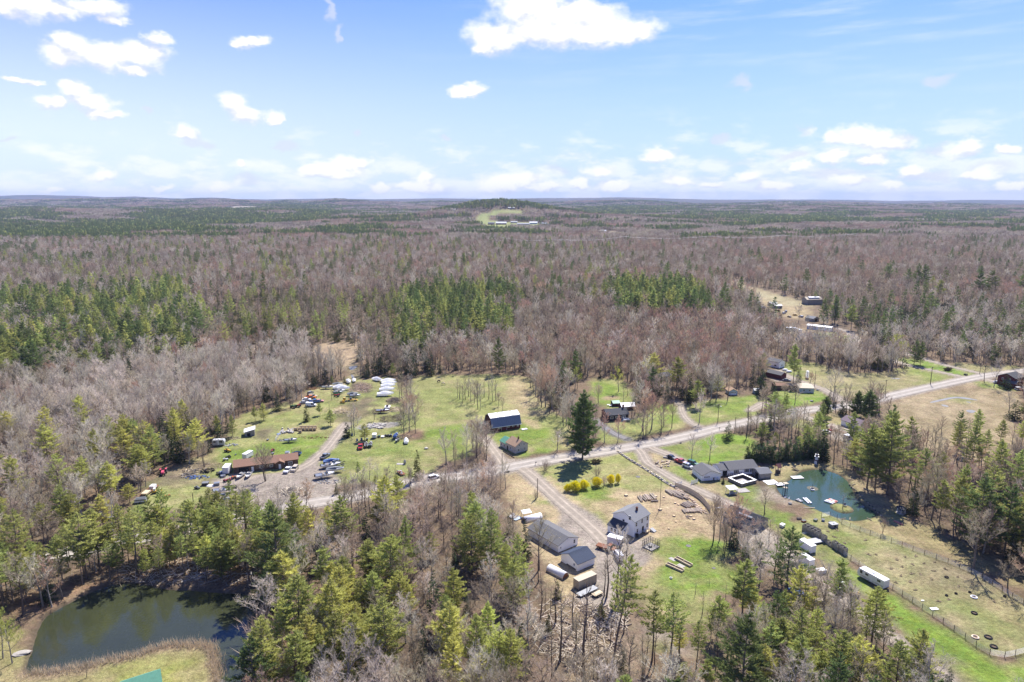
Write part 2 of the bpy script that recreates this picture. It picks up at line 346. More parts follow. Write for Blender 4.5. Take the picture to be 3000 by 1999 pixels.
# clearings: tile, outline, colours, edge softness (m), edge noise (m), opacity
G = [
    ('C',[(20,195),(300,172),(900,160),(1200,185),(1260,300),(1330,420),(1420,520),(1560,600),(1660,740),(1700,880),(1640,930),(1300,960),(1050,1012),(980,985),(880,900),(820,880),(700,940),(500,1010),(320,985),(200,900),(-30,860),(-60,500)], OLIVE, 2,3,1),
    ('C',[(1000,180),(1180,190),(1300,400),(1400,520),(1250,545),(1100,560),(1000,520),(960,330)], STRAW, 6,5,.9),
    ('C',[(1000,560),(1400,520),(1500,570),(1300,590),(1000,620),(600,660),(150,700),(160,680),(600,640)], STRAW, 3,2,.7),
    ('C',[(120,710),(480,670),(620,680),(560,860),(500,1000),(320,980),(180,880),(80,850)], GREEN, 5,6,.8),
    ('C',[(900,740),(1150,650),(1400,700),(1480,800),(1500,930),(1250,970),(1050,1010),(950,940),(880,850)], GREEN, 4,4,1),
    ('C',[(1130,630),(1250,620),(1380,700),(1290,735),(1200,690)], STRAW, 2,2,.9),
    ('C',[(1210,900),(1270,920),(1260,955),(1200,965)], STRAW, 1.5,2,.9),
    ('C',[(60,870),(180,880),(270,960),(270,1080),(160,1140),(100,1000)], STRAW, 3,3,1),
    ('C',[(1500,800),(1660,780),(1700,880),(1560,920)], STRAW, 4,4,.6),
    # boat yard and the brown house
    ('B',[(-60,620),(280,570),(420,420),(430,330),(840,280),(880,180),(960,200),(990,250),(1150,225),(1400,215),(1480,330),(1600,950),(1700,990),(1880,1080),(1880,1260),(1720,1420),(1300,1440),(800,1440),(560,1480),(400,1500),(-60,1300)], OLIVE, 2,3,1),
    ('A',[(1210,530),(1600,440),(1900,380),(1900,1000),(1700,1060),(1200,1120),(1050,1130),(980,1250),(1050,1330),(700,1400),(560,1420),(320,1410),(280,1330),(350,1260),(430,1180),(520,1060),(800,940),(1030,900),(1060,790),(1240,720)], OLIVE, 2,4,1),
    ('A',[(1070,830),(1250,780),(1500,770),(1900,730),(1900,900),(1780,960),(1780,880),(1200,930),(1180,1000),(1080,1040),(1060,930)], GREEN, 4,4,1),
    ('B',[(-20,960),(300,920),(640,850),(790,830),(720,900),(560,1080),(440,1180),(330,1230),(270,1160),(260,1080),(-20,1100)], GREEN, 4,4,1),
    ('B',[(700,1000),(1000,1030),(1200,1000),(1400,990),(1600,980),(1500,1080),(1000,1100),(720,1150)], GREEN, 8,8,.55),
    ('A',[(1370,690),(1560,610),(1600,640),(1580,740),(1400,750)], MUD, 3,3,.9),
    ('A',[(470,1060),(740,960),(1000,930),(1000,1000),(820,1120),(600,1160),(480,1180)], MUD, 5,5,.85),
    ('A',[(480,1130),(700,1110),(980,1120),(980,1160),(700,1180),(500,1190)], ROUGH, 4,4,.8),
    ('B',[(880,340),(960,260),(1090,280),(1110,330),(1130,385),(880,400)], MUD, 3,4,.9),
    ('B',[(740,700),(900,560),(1010,480),(1150,440),(1120,560),(980,720),(840,790),(760,790)], MUD, 4,6,.8),
    ('B',[(700,580),(820,550),(860,610),(740,640)], STRAW, 2,2,.9),
    ('B',[(960,780),(1100,745),(1430,730),(1430,780),(1200,800),(970,825)],((.33,.32,.31),(.24,.24,.24)),1,1.5,1),
    ('B',[(690,730),(800,750),(780,790),(640,800)], STRAW, 2,2,.8),
    ('B',[(80,870),(100,800),(520,780),(560,840),(200,880)], STRAW, 3,3,.8),
    ('B',[(1440,880),(1560,830),(1700,810),(1750,850),(1700,900),(1600,940),(1480,930)], BRACKEN, 2,3,1),
    ('B',[(380,560),(120,590),(0,640),(0,600),(250,560),(420,400),(470,330),(880,260),(880,290),(480,360)], STRAW, 3,4,.7),
    ('A',[(1400,1180),(1440,1120),(1590,1110),(1600,1180),(1510,1220),(1420,1210)], GREEN, 1.5,1,1),
    # marsh
    ('L',[(1990,1080),(2120,1060),(2200,1050),(2353,1035),(2500,1050),(2560,1150),(2420,1240),(2250,1220),(2080,1130)], MARSH, 6,8,1),
    ('B',[(850,80),(1000,60),(1000,150),(960,240),(880,240),(860,150)], ROUGH, 3,5,1),
    ('M',[(640,1170),(660,1050),(700,1040),(690,1160)], STRAW, 3,3,.9),
    ('M',[(360,830),(370,750),(400,760),(390,830)], STRAW, 3,3,.9),
    ('M',[(440,1000),(460,860),(490,880),(470,1000)], STRAW, 3,3,.6),
    # centre: land between the road and the white house
    ('D',[(60,380),(200,350),(300,340),(560,290),(800,240),(1020,190),(1190,165),(1200,250),(1330,330),(1500,410),(1640,500),(1853,600),(1853,900),(1853,1568),(1600,1640),(1400,1700),(1300,1620),(1250,1420),(1200,1280),(1000,1000),
        (640,1500),(500,1380),(420,1180),(300,1080),(250,940),(200,800),(110,700),(100,500)], STRAW, 3,4,1),
    ('D',[(310,340),(600,280),(1010,195),(1180,180),(1190,250),(1300,330),(1500,420),(1500,520),(1300,560),(1000,540),(860,620),(700,640),(560,560),(440,440),(350,390)], OLIVE, 3,5,1),
    ('D',[(340,370),(560,470),(740,480),(1000,480),(1080,530),(900,600),(740,630),(640,610),(500,500),(380,420)], GREEN, 5,5,.7),
    ('D',[(1060,175),(1190,170),(1200,250),(1240,300),(1150,270),(1060,210)], GREEN, 2,2,.7),
    ('D',[(1080,560),(1300,560),(1500,520),(1650,560),(1780,680),(1853,780),(1853,920),(1600,930),(1420,960),(1300,920),(1290,730),(1180,640)], WOODCHIP, 5,6,1),
    ('D',[(250,580),(330,560),(470,620),(480,660),(380,660),(270,620)], GREEN, 4,4,.7),
    ('D',[(640,480),(700,600),(860,760),(970,850),(930,800),(780,640)], GREEN, 3,3,.5),
    ('D',[(1350,960),(1600,930),(1853,960),(1853,1100),(1853,1330),(1700,1460),(1560,1440),(1420,1350),(1370,1280),(1450,1180),(1400,1060),(1300,1010)], LIME, 5,6,1),
    ('K',[(1240,80),(1500,20),(1800,60),(1890,130),(1760,220),(1640,330),(1500,340),(1380,290),(1300,170)], LIME, 4,5,1),
    ('K',[(1100,200),(1300,150),(1420,330),(1700,420),(1900,480),(1800,600),(1500,480),(1250,380),(1120,320)], OLIVE, 6,6,.8),
    ('K',[(1100,540),(1250,560),(1500,700),(1600,830),(1450,830),(1250,680),(1120,610)], GRAV, 3,4,.8),
    ('K',[(1300,650),(1400,760),(1250,800),(1150,700)], OLIVE, 3,4,.7),
    ('K',[(1700,560),(1950,500),(2050,700),(2000,1026),(1750,1026),(1650,800)], ROUGH, 6,6,.8),
    ('K',[(500,300),(900,260),(1100,500),(1200,900),(1100,1100),(500,1100),(420,700)],((.27,.205,.14),(.19,.14,.095)),6,8,.9),
    # lawns behind the road
    ('G',[(480,960),(600,900),(860,960),(1000,820),(1110,800),(1290,780),(1330,860),(1370,940),(1450,1000),(1200,1060),(1000,1080),(800,1130),(560,1170),(530,1080),(560,1000)], OLIVE, 2,3,1),
    ('G',[(1080,800),(1290,790),(1320,900),(1370,970),(1200,1000),(1050,960)], GREEN, 5,5,.8),
    ('G',[(1340,800),(1420,790),(1700,740),(1990,700),(2180,720),(2230,760),(2080,830),(2130,890),(1900,930),(1640,970),(1530,1000),(1440,980),(1370,900)], OLIVE, 2,3,1),
    ('G',[(1560,780),(1990,710),(2170,720),(2060,850),(1900,900),(1600,960),(1500,960)], GREEN, 6,6,.75),
    ('G',[(430,540),(620,530),(800,560),(830,640),(900,760),(700,830),(640,860),(560,820),(500,720),(430,650)], OLIVE, 3,4,1),
    ('G',[(440,560),(720,600),(740,700),(600,740),(720,780),(640,820),(560,800),(440,650)], GREEN, 5,4,.9),
    ('G',[(550,715),(700,710),(720,735),(560,750)], STRAW, 1.5,2,.9),
    ('E',[(-30,490),(300,400),(620,350),(860,390),(960,400),(980,520),(960,660),(700,660),(390,680),(300,620),(180,560),(60,500)], LIME, 2,3,1),
    ('E',[(60,470),(300,430),(500,540),(460,600),(300,570),(180,540)], OLIVE, 4,4,.7),
    ('E',[(560,350),(700,340),(780,380),(640,400)], STRAW, 2,3,.9),
    ('E',[(0,560),(100,570),(260,660),(400,720),(480,790),(600,840),(700,920),(880,1020),(1000,1130),(1200,1180),(1400,1160),(1500,1060),(1260,980),(1160,880),(1060,760),(1000,700),(1200,650),(1400,620),(1650,640),(1880,760),
        (2100,930),(2195,1000),(2353,1100),(2353,1568),(1700,1500),(1500,1568),(1200,1300),(900,1080),(600,900),(400,850),(200,760),(60,640)], OLIVE, 2,3,1),
    ('E',[(280,640),(380,680),(400,800),(620,830),(900,850),(1060,920),(1130,1040),(1350,1120),(1300,1240),(1160,1180),(1000,1100),(860,980),(740,900),(520,850),(380,800),(240,700),(200,670)], LIME, 3,4,.85),
    ('E',[(0,560),(60,560),(260,660),(130,690),(20,640)], STRAW, 3,3,.9),
    ('E',[(950,950),(1080,880),(1180,900),(1260,960),(1430,1010),(1300,1050),(1160,990),(1000,990)], GRAV, 3,3,.95),
    ('E',[(440,840),(640,830),(700,940),(560,930)], STRAW, 4,4,.9),
    ('E',[(1080,700),(1150,660),(1400,640),(1520,625),(1500,690),(1400,710),(1300,770),(1270,830),(1180,830),(1060,770)],((.27,.21,.115),(.20,.155,.085)),4,4,.9),
    ('E',[(1520,630),(1660,650),(1900,780),(2195,960),(2195,1100),(2000,980),(1880,830),(1720,730),(1600,700)], MARSH, 4,6,.9),
    ('E',[(1640,1100),(1780,1160),(1900,1190),(2080,1180),(2195,1250),(2195,1330),(1900,1220),(1700,1160)], STRAW, 3,3,.7),
    # pasture with beds, fence and grass lane on the right
    ('F',[(540,320),(700,330),(1100,490),(1600,660),(2094,950),(2400,1130),(2400,1300),(2094,1370),(1930,1400),(1650,1230),(1300,990),(1000,800),(700,590),(560,500),(480,400)], PASTURE, 2,3,1),
    ('F',[(1500,640),(1750,780),(1800,900),(1500,870),(1350,820),(1400,700)],((.30,.225,.155),(.235,.18,.12)),8,8,.85),
    ('F',[(560,430),(800,380),(1130,500),(1100,560),(900,560),(640,520)], GREEN, 9,8,.7),
    ('F',[(1350,860),(1500,850),(2000,1080),(2094,1150),(2094,1300),(1900,1240),(1600,1100),(1400,950)], GREEN, 10,9,.45),
    ('F',[(480,540),(600,560),(700,620),(1000,820),(1300,1010),(1700,1280),(1930,1420),(2200,1400),(2300,1700),(2000,1750),(1700,1568),(1500,1420),(1300,1300),(1100,1140),(950,1000),(850,930),(740,840),(600,720),(520,620)], LIME, 3,4,1),
    ('F',[(1200,1300),(1500,1420),(1800,1568),(1800,1700),(1500,1600),(1300,1440)], OLIVE, 6,6,.6),
    ('F',[(640,340),(1000,310),(1300,330),(1500,480),(2094,760),(2094,860),(1700,680),(1200,500),(800,370)],((.29,.24,.11),(.21,.18,.08)),4,5,1),
    ('F',[(560,640),(760,720),(900,900),(1000,1000),(1100,1160),(1400,1380),(1650,1560),(1500,1560),(1300,1420),(1000,1140),(800,960),(600,800)],((.30,.25,.18),(.22,.18,.125)),4,5,.8),
    ('F',[(250,640),(500,560),(640,700),(860,900),(860,1060),(600,1100),(400,1000),(260,800)], ROUGH, 6,6,.8),
    # far right fields
    ('H',[(250,690),(260,640),(520,625),(700,690),(900,715),(1200,720),(1350,680),(1250,610),(1500,660),(1800,745),(1760,780),(1500,835),(1200,890),(1080,905),(830,940),(740,910),(640,850),(520,820),(360,760)],((.29,.255,.125),(.22,.205,.085)),2,4,1),
    ('H',[(400,650),(560,640),(700,750),(900,860),(840,860),(640,780),(480,720)], OLIVE, 5,5,.6),
    ('H',[(1350,660),(1500,690),(1750,770),(1620,800),(1400,820),(1500,760),(1300,730)], GREEN, 6,5,.7),
    ('H',[(240,640),(420,640),(480,800),(330,760),(250,690)], GREEN, 4,4,.7),
    ('H',[(1240,600),(1380,585),(1550,620),(1800,680),(1960,735),(1840,745),(1600,690),(1350,640)], LIME, 2,3,1),
    ('H',[(1700,640),(1830,630),(1980,650),(2353,655),(2353,690),(2100,715),(1960,712),(1800,670)],((.27,.25,.11),(.2,.2,.07)),2,4,1),
    ('H',[(1840,790),(2000,780),(2353,850),(2353,1500),(1800,1500),(1300,1300),(1150,1120),(1170,950),(1400,900),(1700,830)],((.31,.245,.145),(.235,.185,.10)),3,5,1),
    ('H',[(1700,910),(1830,930),(1950,970),(1850,990),(1700,950)], OLIVE, 5,5,.7),
    ('H',[(1700,840),(1900,820),(1940,850),(1750,870)], BRACKEN, 5,6,.6),
    ('H',[(1900,795),(2000,780),(2353,860),(2250,880),(2050,850)], LIME, 3,3,.9),
    ('H',[(0,900),(140,920),(200,950),(100,1000),(0,1080)], GREEN, 3,3,.9),
    ('H',[(200,850),(530,850),(650,900),(640,960),(480,1000),(300,1000),(220,960)], LIME, 2,3,1),
    ('H',[(540,380),(680,360),(850,390),(900,430),(880,480),(740,470),(560,410)], LIME, 2,3,1),
    ('H',[(290,330),(540,330),(560,380),(520,400),(380,400),(280,370)], STRAW, 3,3,.8),
    ('H',[(0,20),(150,60),(450,110),(500,180),(480,240),(330,250),(240,180),(100,120),(0,80)], STRAW, 8,10,.9),
    ('N',[(320,620),(400,640),(600,700),(750,740),(900,790),(700,800),(520,730),(380,680)],((.34,.30,.17),(.27,.23,.13)),8,8,1),
    ('E',[(1420,200),(1550,180),(1800,200),(2000,230),(2195,300),(1950,380),(1800,330),(1600,270)],((.26,.22,.10),(.2,.18,.07)),3,3,1),
    ('E',[(1640,290),(1900,250),(2060,300),(1940,370),(1760,320)], GREEN, 4,4,.8),
    ('E',[(1200,250),(1400,230),(1600,300),(1560,350),(1250,330)], OLIVE, 4,4,.9),
    # pond surroundings, lower left
    ('I',[(-200,1000),(0,1040),(160,1100),(230,1300),(230,1400),(130,1480),(300,1500),(600,1440),(900,1380),(1350,1270),(1620,1280),(1680,1566),(1700,1700),(1000,1900),(-200,1900)],((.27,.24,.10),(.21,.19,.08)),2,3,1),
    ('I',[(500,1566),(780,1440),(1000,1400),(1400,1330),(1500,1420),(1560,1566),(1500,1700),(600,1700)],((.245,.26,.06),(.19,.21,.05)),6,5,.9),
    ('I',[(100,1480),(260,1490),(600,1440),(900,1375),(1080,1350),(1200,1290),(1350,1262),(1620,1270),(1665,1420),(1680,1566),(1600,1566),(1600,1400),(1560,1330),(1350,1330),(1100,1390),(800,1440),(500,1490),(200,1540)], MARSH, 3,4,.9),
    ('I',[(1990,1250),(2250,1180),(2353,1200),(2353,1566),(2020,1566),(2040,1400)], MARSH, 5,5,.8),
    ('I',[(620,760),(1100,640),(1500,600),(2000,680),(1950,870),(1300,850),(1080,790),(880,790),(500,960),(100,1100),(100,950)],((.25,.15,.085),(.17,.11,.07)),4,5,.9),
]
GW = [(chaikin(WP(t, p),1, True), c, s, n, a) for t, p, c, s, n, a in G]
CLEAR_IDX = [i for i, g in enumerate(G) if g[2] not in (BRACKEN,) and g[5] >= 1 and g[2] != ((.25,.15,.085),(.17,.11,.07))]

FARM = [('M',[(935,75),(1060,45),(1160,33),(1230,38),(1260,55),(1180,58),(1080,68),(1020,75),(1010,105),(1100,118),(1300,122),(1450,138),(1440,150),(1300,152),(1180,150),(1120,178),(1010,160),(940,115)]),
        ('M',[(1780,190),(1850,182),(1920,192),(1900,208),(1800,205)]),
        ('L',[(1590,112),(1760,104),(1770,122),(1620,124)])]
def ground_mesh():
    ys = [-140., -60,0,40,70,95,110]
    y = 120.0
    while y < 18300:
        ys.append(y)
        px = FOC * .3413*CAM_H/(y*y+CAM_H ** 2) ** 1.0
        y += max(.95, min(1.45/px, y * .022))
    ys = np.array(ys); us = np.linspace(-1,1,561)
    halfw = np.maximum(ys, 0) * .86+90+140*np.exp(-np.maximum(ys, 0)/120)
    X = us[None, :]*halfw[:, None]; Y = np.repeat(ys[:, None], len(us),1)
    Z = elev(X, Y)
    col = np.zeros(X.shape+(3,))
    n1 = fbm(X/14, Y/14,5,4); n2 = fbm(X/5, Y/5,50,3); n3 = fbm(X/45, Y/45,60,3)
    def blend(c, a):
        nonlocal col
        t = smooth(.32,.68, n1 * .5+n2 * .5)[..., None]
        cc = np.array(c[0])*t+np.array(c[1])*(1 - t)
        col = col*(1 - a[..., None])+cc*a[..., None]
    blend(LITTER, np.ones(X.shape))
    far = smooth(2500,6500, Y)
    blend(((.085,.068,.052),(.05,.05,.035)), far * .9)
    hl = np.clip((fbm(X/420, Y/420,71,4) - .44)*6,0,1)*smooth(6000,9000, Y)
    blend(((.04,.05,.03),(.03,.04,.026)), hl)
    grassy = np.zeros(X.shape)
    near = Y < 1500
    for poly, c, s, nz, a in GW:
        x0, y0 = poly.min(0) - 25; x1, y1 = poly.max(0)+25
        m = (X > x0) & (X < x1) & (Y > y0) & (Y < y1)
        if not m.any(): continue
        sd_ = poly_sd(poly, X[m], Y[m])+(n2[m] - .5)*2*nz+(n1[m] - .5)*2*nz
        al = np.zeros(X.shape); al[m] = (1 - smooth(-s, s, sd_))*a
        if a < 1: al *= .55 + .9*n3*1.0
        blend(c, np.clip(al, 0,1))
        grassy = np.maximum(grassy, al)
    dry = smooth(.50,.64, fbm(X/7, Y/7,140,4)) * .32+smooth(.54,.62, fbm(X/26, Y/26,150,4)) * .2
    blend(STRAW, grassy*dry*near)
    for (n, pts, w, k) in ROADW:
        x0, y0 = pts.min(0) - 15; x1, y1 = pts.max(0)+15
        m = (X > x0) & (X < x1) & (Y > y0) & (Y < y1)
        d = line_d(pts, X[m], Y[m]) - w/2+(n2[m] - .5)*1.6
        al = np.zeros(X.shape); al[m] = 1 - smooth(-.2,1.6 if k != 'road' else 2.4, d)
        blend(DARKG if k == 'dark' else GRAV, al)
    for (n, poly) in YARDW:
        sd_ = poly_sd(poly, X[near], Y[near])+(n2[near] - .5)*4+(n1[near] - .5)*4
        al = np.zeros(X.shape); al[near] = 1 - smooth(-1,2, sd_)
        blend(GRAV, al)
    # far fields on relief
    for k, (poly, c) in enumerate(FARW):
        m = (Y > 1500) & (Y < 9000)
        sd_ = poly_sd(poly, X[m], Y[m])+(n3[m] - .5)*20
        al = np.zeros(X.shape); al[m] = 1 - smooth(-8,8, sd_)
        blend(c, al)
    # ponds dip below the water sheets
    for P, dep in ((POND_BIG, 2.2),(POND_2,1.6)):
        x0, y0 = P.min(0) - 10; x1, y1 = P.max(0)+10
        m = (X > x0) & (X < x1) & (Y > y0) & (Y < y1)
        sd_ = poly_sd(P, X[m], Y[m])+(n2[m] - .5)*1.2
        if P is POND_2:
            si = poly_sd(ISLAND, X[m], Y[m]); sd_ = np.maximum(sd_, -si)
        Z[m] -= dep*smooth(1.2,-3.2, sd_)
        al = np.zeros(X.shape); al[m] = 1 - smooth(-.3,1.4, sd_)
        blend(((.10,.08,.055),(.07,.06,.04)), al)
    nr, nc = X.shape
    v = np.stack([X, Y, Z],-1).reshape(-1,3).astype(np.float32)
    i = np.arange((nr - 1)*nc).reshape(nr - 1, nc)[:, :-1].ravel()
    f = np.stack([i, i+1, i+nc+1, i+nc],1).astype(np.int32)
    me = bpy.data.meshes.new('ground'); me.vertices.add(len(v)); me.vertices.foreach_set('co', v.ravel())
    me.loops.add(f.size); me.loops.foreach_set('vertex_index', f.ravel())
    me.polygons.add(len(f)); me.polygons.foreach_set('loop_start', np.arange(0, f.size, 4, dtype=np.int32)); me.polygons.foreach_set('loop_total', np.full(len(f),4, np.int32))
    me.update(); me.validate()
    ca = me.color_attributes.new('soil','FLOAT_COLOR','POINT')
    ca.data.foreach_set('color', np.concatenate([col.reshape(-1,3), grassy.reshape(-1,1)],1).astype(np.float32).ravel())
    for p in (me,): p.polygons.foreach_set('use_smooth', np.ones(len(f), bool))
    o = bpy.data.objects.new('ground', me); COL.objects.link(o); o['kind'] = 'structure'
    m = bpy.data.materials.new('soil_and_grass'); m.use_nodes = True; nt = m.node_tree; L = nt.links; b = nt.nodes['Principled BSDF']
    b.inputs['Roughness'].default_value = .95; b.inputs['Specular IOR Level'].default_value = .1
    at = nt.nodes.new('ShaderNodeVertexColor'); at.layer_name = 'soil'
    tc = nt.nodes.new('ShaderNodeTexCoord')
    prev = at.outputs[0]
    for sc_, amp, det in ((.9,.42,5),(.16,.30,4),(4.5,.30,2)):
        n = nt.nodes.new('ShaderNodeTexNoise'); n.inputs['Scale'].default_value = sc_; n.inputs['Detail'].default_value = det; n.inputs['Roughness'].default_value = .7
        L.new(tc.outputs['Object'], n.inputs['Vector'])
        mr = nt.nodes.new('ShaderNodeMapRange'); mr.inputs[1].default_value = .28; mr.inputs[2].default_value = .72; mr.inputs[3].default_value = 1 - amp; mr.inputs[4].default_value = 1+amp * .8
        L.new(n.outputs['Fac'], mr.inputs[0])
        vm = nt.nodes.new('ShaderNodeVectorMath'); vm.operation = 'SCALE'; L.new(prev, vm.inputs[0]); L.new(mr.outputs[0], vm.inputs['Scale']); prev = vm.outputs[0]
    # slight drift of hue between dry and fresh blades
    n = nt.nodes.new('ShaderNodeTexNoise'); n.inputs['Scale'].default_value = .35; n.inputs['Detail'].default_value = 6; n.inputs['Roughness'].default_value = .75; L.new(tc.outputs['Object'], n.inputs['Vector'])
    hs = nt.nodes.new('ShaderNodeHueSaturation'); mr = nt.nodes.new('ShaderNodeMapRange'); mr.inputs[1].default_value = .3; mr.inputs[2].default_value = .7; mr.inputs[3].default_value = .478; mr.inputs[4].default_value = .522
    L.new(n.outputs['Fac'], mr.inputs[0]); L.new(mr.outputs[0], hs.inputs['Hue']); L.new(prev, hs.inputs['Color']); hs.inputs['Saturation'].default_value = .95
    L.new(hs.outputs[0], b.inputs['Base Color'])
    n = nt.nodes.new('ShaderNodeTexNoise'); n.inputs['Scale'].default_value = 1.4; n.inputs['Detail'].default_value = 6; n.inputs['Roughness'].default_value = .75; L.new(tc.outputs['Object'], n.inputs['Vector'])
    bp = nt.nodes.new('ShaderNodeBump'); bp.inputs['Strength'].default_value = .9; bp.inputs['Distance'].default_value = .5
    L.new(n.outputs['Fac'], bp.inputs['Height']); L.new(bp.outputs[0], b.inputs['Normal'])
    me.materials.append(m)
    return o
FARW = []
for k, (t, pts) in enumerate(FARM):
    FARW.append((np.array([Wt(t, x, y) for x, y in pts]),[((.26,.28,.10),(.22,.25,.085)),((.36,.31,.2),(.28,.24,.16)),((.36,.32,.24),(.28,.24,.18))][k]))
ground_mesh()

def mesh_obj(name, verts, faces, m=None, parent=None, smooth_=False, mats=None, midx=None, link=True):
    me = bpy.data.meshes.new(name); me.from_pydata([tuple(v) for v in verts],[],[tuple(f) for f in faces])
    if mats:
        for x in mats: me.materials.append(x)
        if midx is not None: me.polygons.foreach_set('material_index', midx)
    elif m: me.materials.append(m)
    if smooth_: me.polygons.foreach_set('use_smooth',[True]*len(me.polygons))
    me.update()
    if not link: return me
    o = bpy.data.objects.new(name, me); COL.objects.link(o)
    if parent: o.parent = parent
    return o
def sheet(name, poly, z, m, zf=None):
    tri = tessellate_polygon([[Vector((p[0], p[1],0)) for p in poly]])
    v = [(p[0], p[1], z) for p in poly]
    o = mesh_obj(name, v, tri, m); o['kind'] = 'structure'
    for p in o.data.polygons:
        if p.normal.z < 0: p.flip()
    return o
def ribbon(name, pts, w, z, m, n=1):
    d = np.gradient(pts, axis=0); d /= np.linalg.norm(d, axis=1)[:, None]+1e-9
    nn = np.stack([-d[:, 1], d[:, 0]],1)
    v = []; f = []
    K = 16; wr = []
    for i, p in enumerate(pts):
        wob = (vnoise(np.array([i * .7]), np.array([3.3+w]),8)[0] - .5) * .5
        for k in range(K+1):
            s = k/K - .5
            q = p+nn[i]*(w+wob)*s
            v.append((q[0], q[1], z + .05*(1 - (2*s) ** 2))); wr.append(0.5 + .5*math.cos(abs(abs(s) - .24) / .12*math.pi) if abs(abs(s) - .24) < .12 else 0.0)
    for i in range(len(pts) - 1):
        for k in range(K):
            a = i*(K+1)+k; f.append((a, a+K+1, a+K+2, a+1))
    o = mesh_obj(name, v, f, m, smooth_=True); o['kind'] = 'structure'
    ca = o.data.color_attributes.new('wear','FLOAT_COLOR','POINT'); ca.data.foreach_set('color', np.repeat(np.array(wr, np.float32),4))
    for p in o.data.polygons:
        if p.normal.z < 0: p.flip()
    return o
m_road = mat('worn_asphalt',(.36,.325,.28),.9, noise=.16, nscale=.5, bump=.2, bscale=9)
m_grav = mat('gravel',(.32,.275,.22),.95, noise=.22, nscale=.45, bump=.5, bscale=7)
m_dark = mat('dark_asphalt',(.20,.19,.185),.9, noise=.2, nscale=.6, bump=.2, bscale=9)
for mm in (m_road, m_grav, m_dark):   # tyre-polished tracks, mottled by patches
    nt = mm.node_tree; b = nt.nodes['Principled BSDF']; src_s = b.inputs['Base Color'].links[0].from_socket
    at = nt.nodes.new('ShaderNodeVertexColor'); at.layer_name = 'wear'; tc = nt.nodes.new('ShaderNodeTexCoord'); nn = nt.nodes.new('ShaderNodeTexNoise'); nn.inputs['Scale'].default_value = .12; nn.inputs['Detail'].default_value = 5
    nt.links.new(tc.outputs['Object'], nn.inputs['Vector']); ml = nt.nodes.new('ShaderNodeMath'); ml.operation = 'MULTIPLY'; nt.links.new(at.outputs[0], ml.inputs[0]); nt.links.new(nn.outputs['Fac'], ml.inputs[1])
    mr = nt.nodes.new('ShaderNodeMapRange'); mr.inputs[1].default_value = 0; mr.inputs[2].default_value = .6; mr.inputs[3].default_value = .84; mr.inputs[4].default_value = 1.22; nt.links.new(ml.outputs[0], mr.inputs[0])
    vm = nt.nodes.new('ShaderNodeVectorMath'); vm.operation = 'SCALE'; nt.links.new(src_s, vm.inputs[0]); nt.links.new(mr.outputs[0], vm.inputs['Scale']); nt.links.new(vm.outputs[0], b.inputs['Base Color'])
for i, (n, pts, w, k) in enumerate(ROADW):
    ribbon(n, pts, w - (.6 if k == 'road' else .9),.10 - .0045*i - (.0 if k == 'road' else .02), {'road': m_road, 'drive': m_grav, 'dark': m_dark}[k])
def inset(poly, d):
    c = np.array(poly); n = len(c); a = .5*np.sum(c[:, 0]*np.roll(c[:, 1],-1) - np.roll(c[:, 0],-1)*c[:, 1]); s = 1 if a > 0 else -1
    t = np.roll(c, -1,0) - np.roll(c, 1,0); t /= np.linalg.norm(t, axis=1)[:, None]+1e-9
    return c+np.stack([-t[:, 1], t[:, 0]],1)*s*d
m_w1 = mat('pond_water',(.038,.044,.022),.09, noise=.25, nscale=.03, bump=.35, bscale=1.1, spec=.5)
m_w2 = mat('clear_pond_water',(.034,.072,.048),.10, noise=.3, nscale=.05, bump=.22, bscale=1.0, spec=.35, col2=(.04,.058,.03))
for n, P, z, m in (('pond_water', POND_BIG, -.5, m_w1),('pond_water', POND_2,-.4, m_w2)):
    sheet(n, inset(P, -1.5), z, m)

# ------------------------------------------------------------------ the air between here and the far ridges
def haze():
    x, y0, y1, z0, z1 = 17500,-420,18900,-75,262
    v = [(-x, y0, z0),(x, y0, z0),(x, y1, z0),(-x, y1, z0),(-x, y0, z1),(x, y0, z1),(x, y1, z1),(-x, y1, z1)]
    m = bpy.data.materials.new('pale_haze'); m.use_nodes = True; nt = m.node_tree; nt.nodes.clear()
    o = nt.nodes.new('ShaderNodeOutputMaterial'); p = nt.nodes.new('ShaderNodeVolumePrincipled')
    p.inputs['Color'].default_value = (.50,.60,.88,1); p.inputs['Density'].default_value = HAZE_D; p.inputs['Anisotropy'].default_value = .0
    nt.links.new(p.outputs[0], o.inputs['Volume'])
    b = mesh_obj('haze', v, [(3,2,1,0),(4,5,6,7),(0,1,5,4),(1,2,6,5),(2,3,7,6),(3,0,4,7)], m); b['kind'] = 'stuff'
HAZE_D = 4.4e-5
haze()

# ------------------------------------------------------------------ trees
m_bark = mat('bark',(.17,.14,.115),.95, noise=.3, nscale=2.0, rnd=.25)
m_barkg = mat('grey_bark',(.30,.275,.25),.95, noise=.3, nscale=2.0, rnd=.3)
m_birch = mat('pale_bark',(.42,.40,.37),.9, noise=.25, nscale=3.0, rnd=.15)
def foliage(name, c, tr=.5, rnd=.22):
    return mat(name, c, .9, noise=.42, nscale=.33, trans=tr, rnd=rnd)
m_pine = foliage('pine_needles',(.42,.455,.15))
m_pinel = foliage('yellow_green_pine_needles',(.58,.59,.18))  # paler yellow-green needles, one tint for whole trees
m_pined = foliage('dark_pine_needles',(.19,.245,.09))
m_spru = foliage('spruce_needles',(.062,.085,.04),.35)
m_hem = foliage('hemlock_needles',(.155,.165,.058),.35)
m_twg = foliage('grey_twigs',(.67,.60,.485),.25,.30)
m_twb = foliage('brown_twigs',(.50,.415,.305),.25,.36)
m_twr = foliage('red_budding_twigs',(.57,.39,.28),.25,.26)
m_will = foliage('opening_leaves',(.52,.54,.15),.45,.15)
m_fors = foliage('yellow_blossom',(.92,.74,.03),.4,.08)

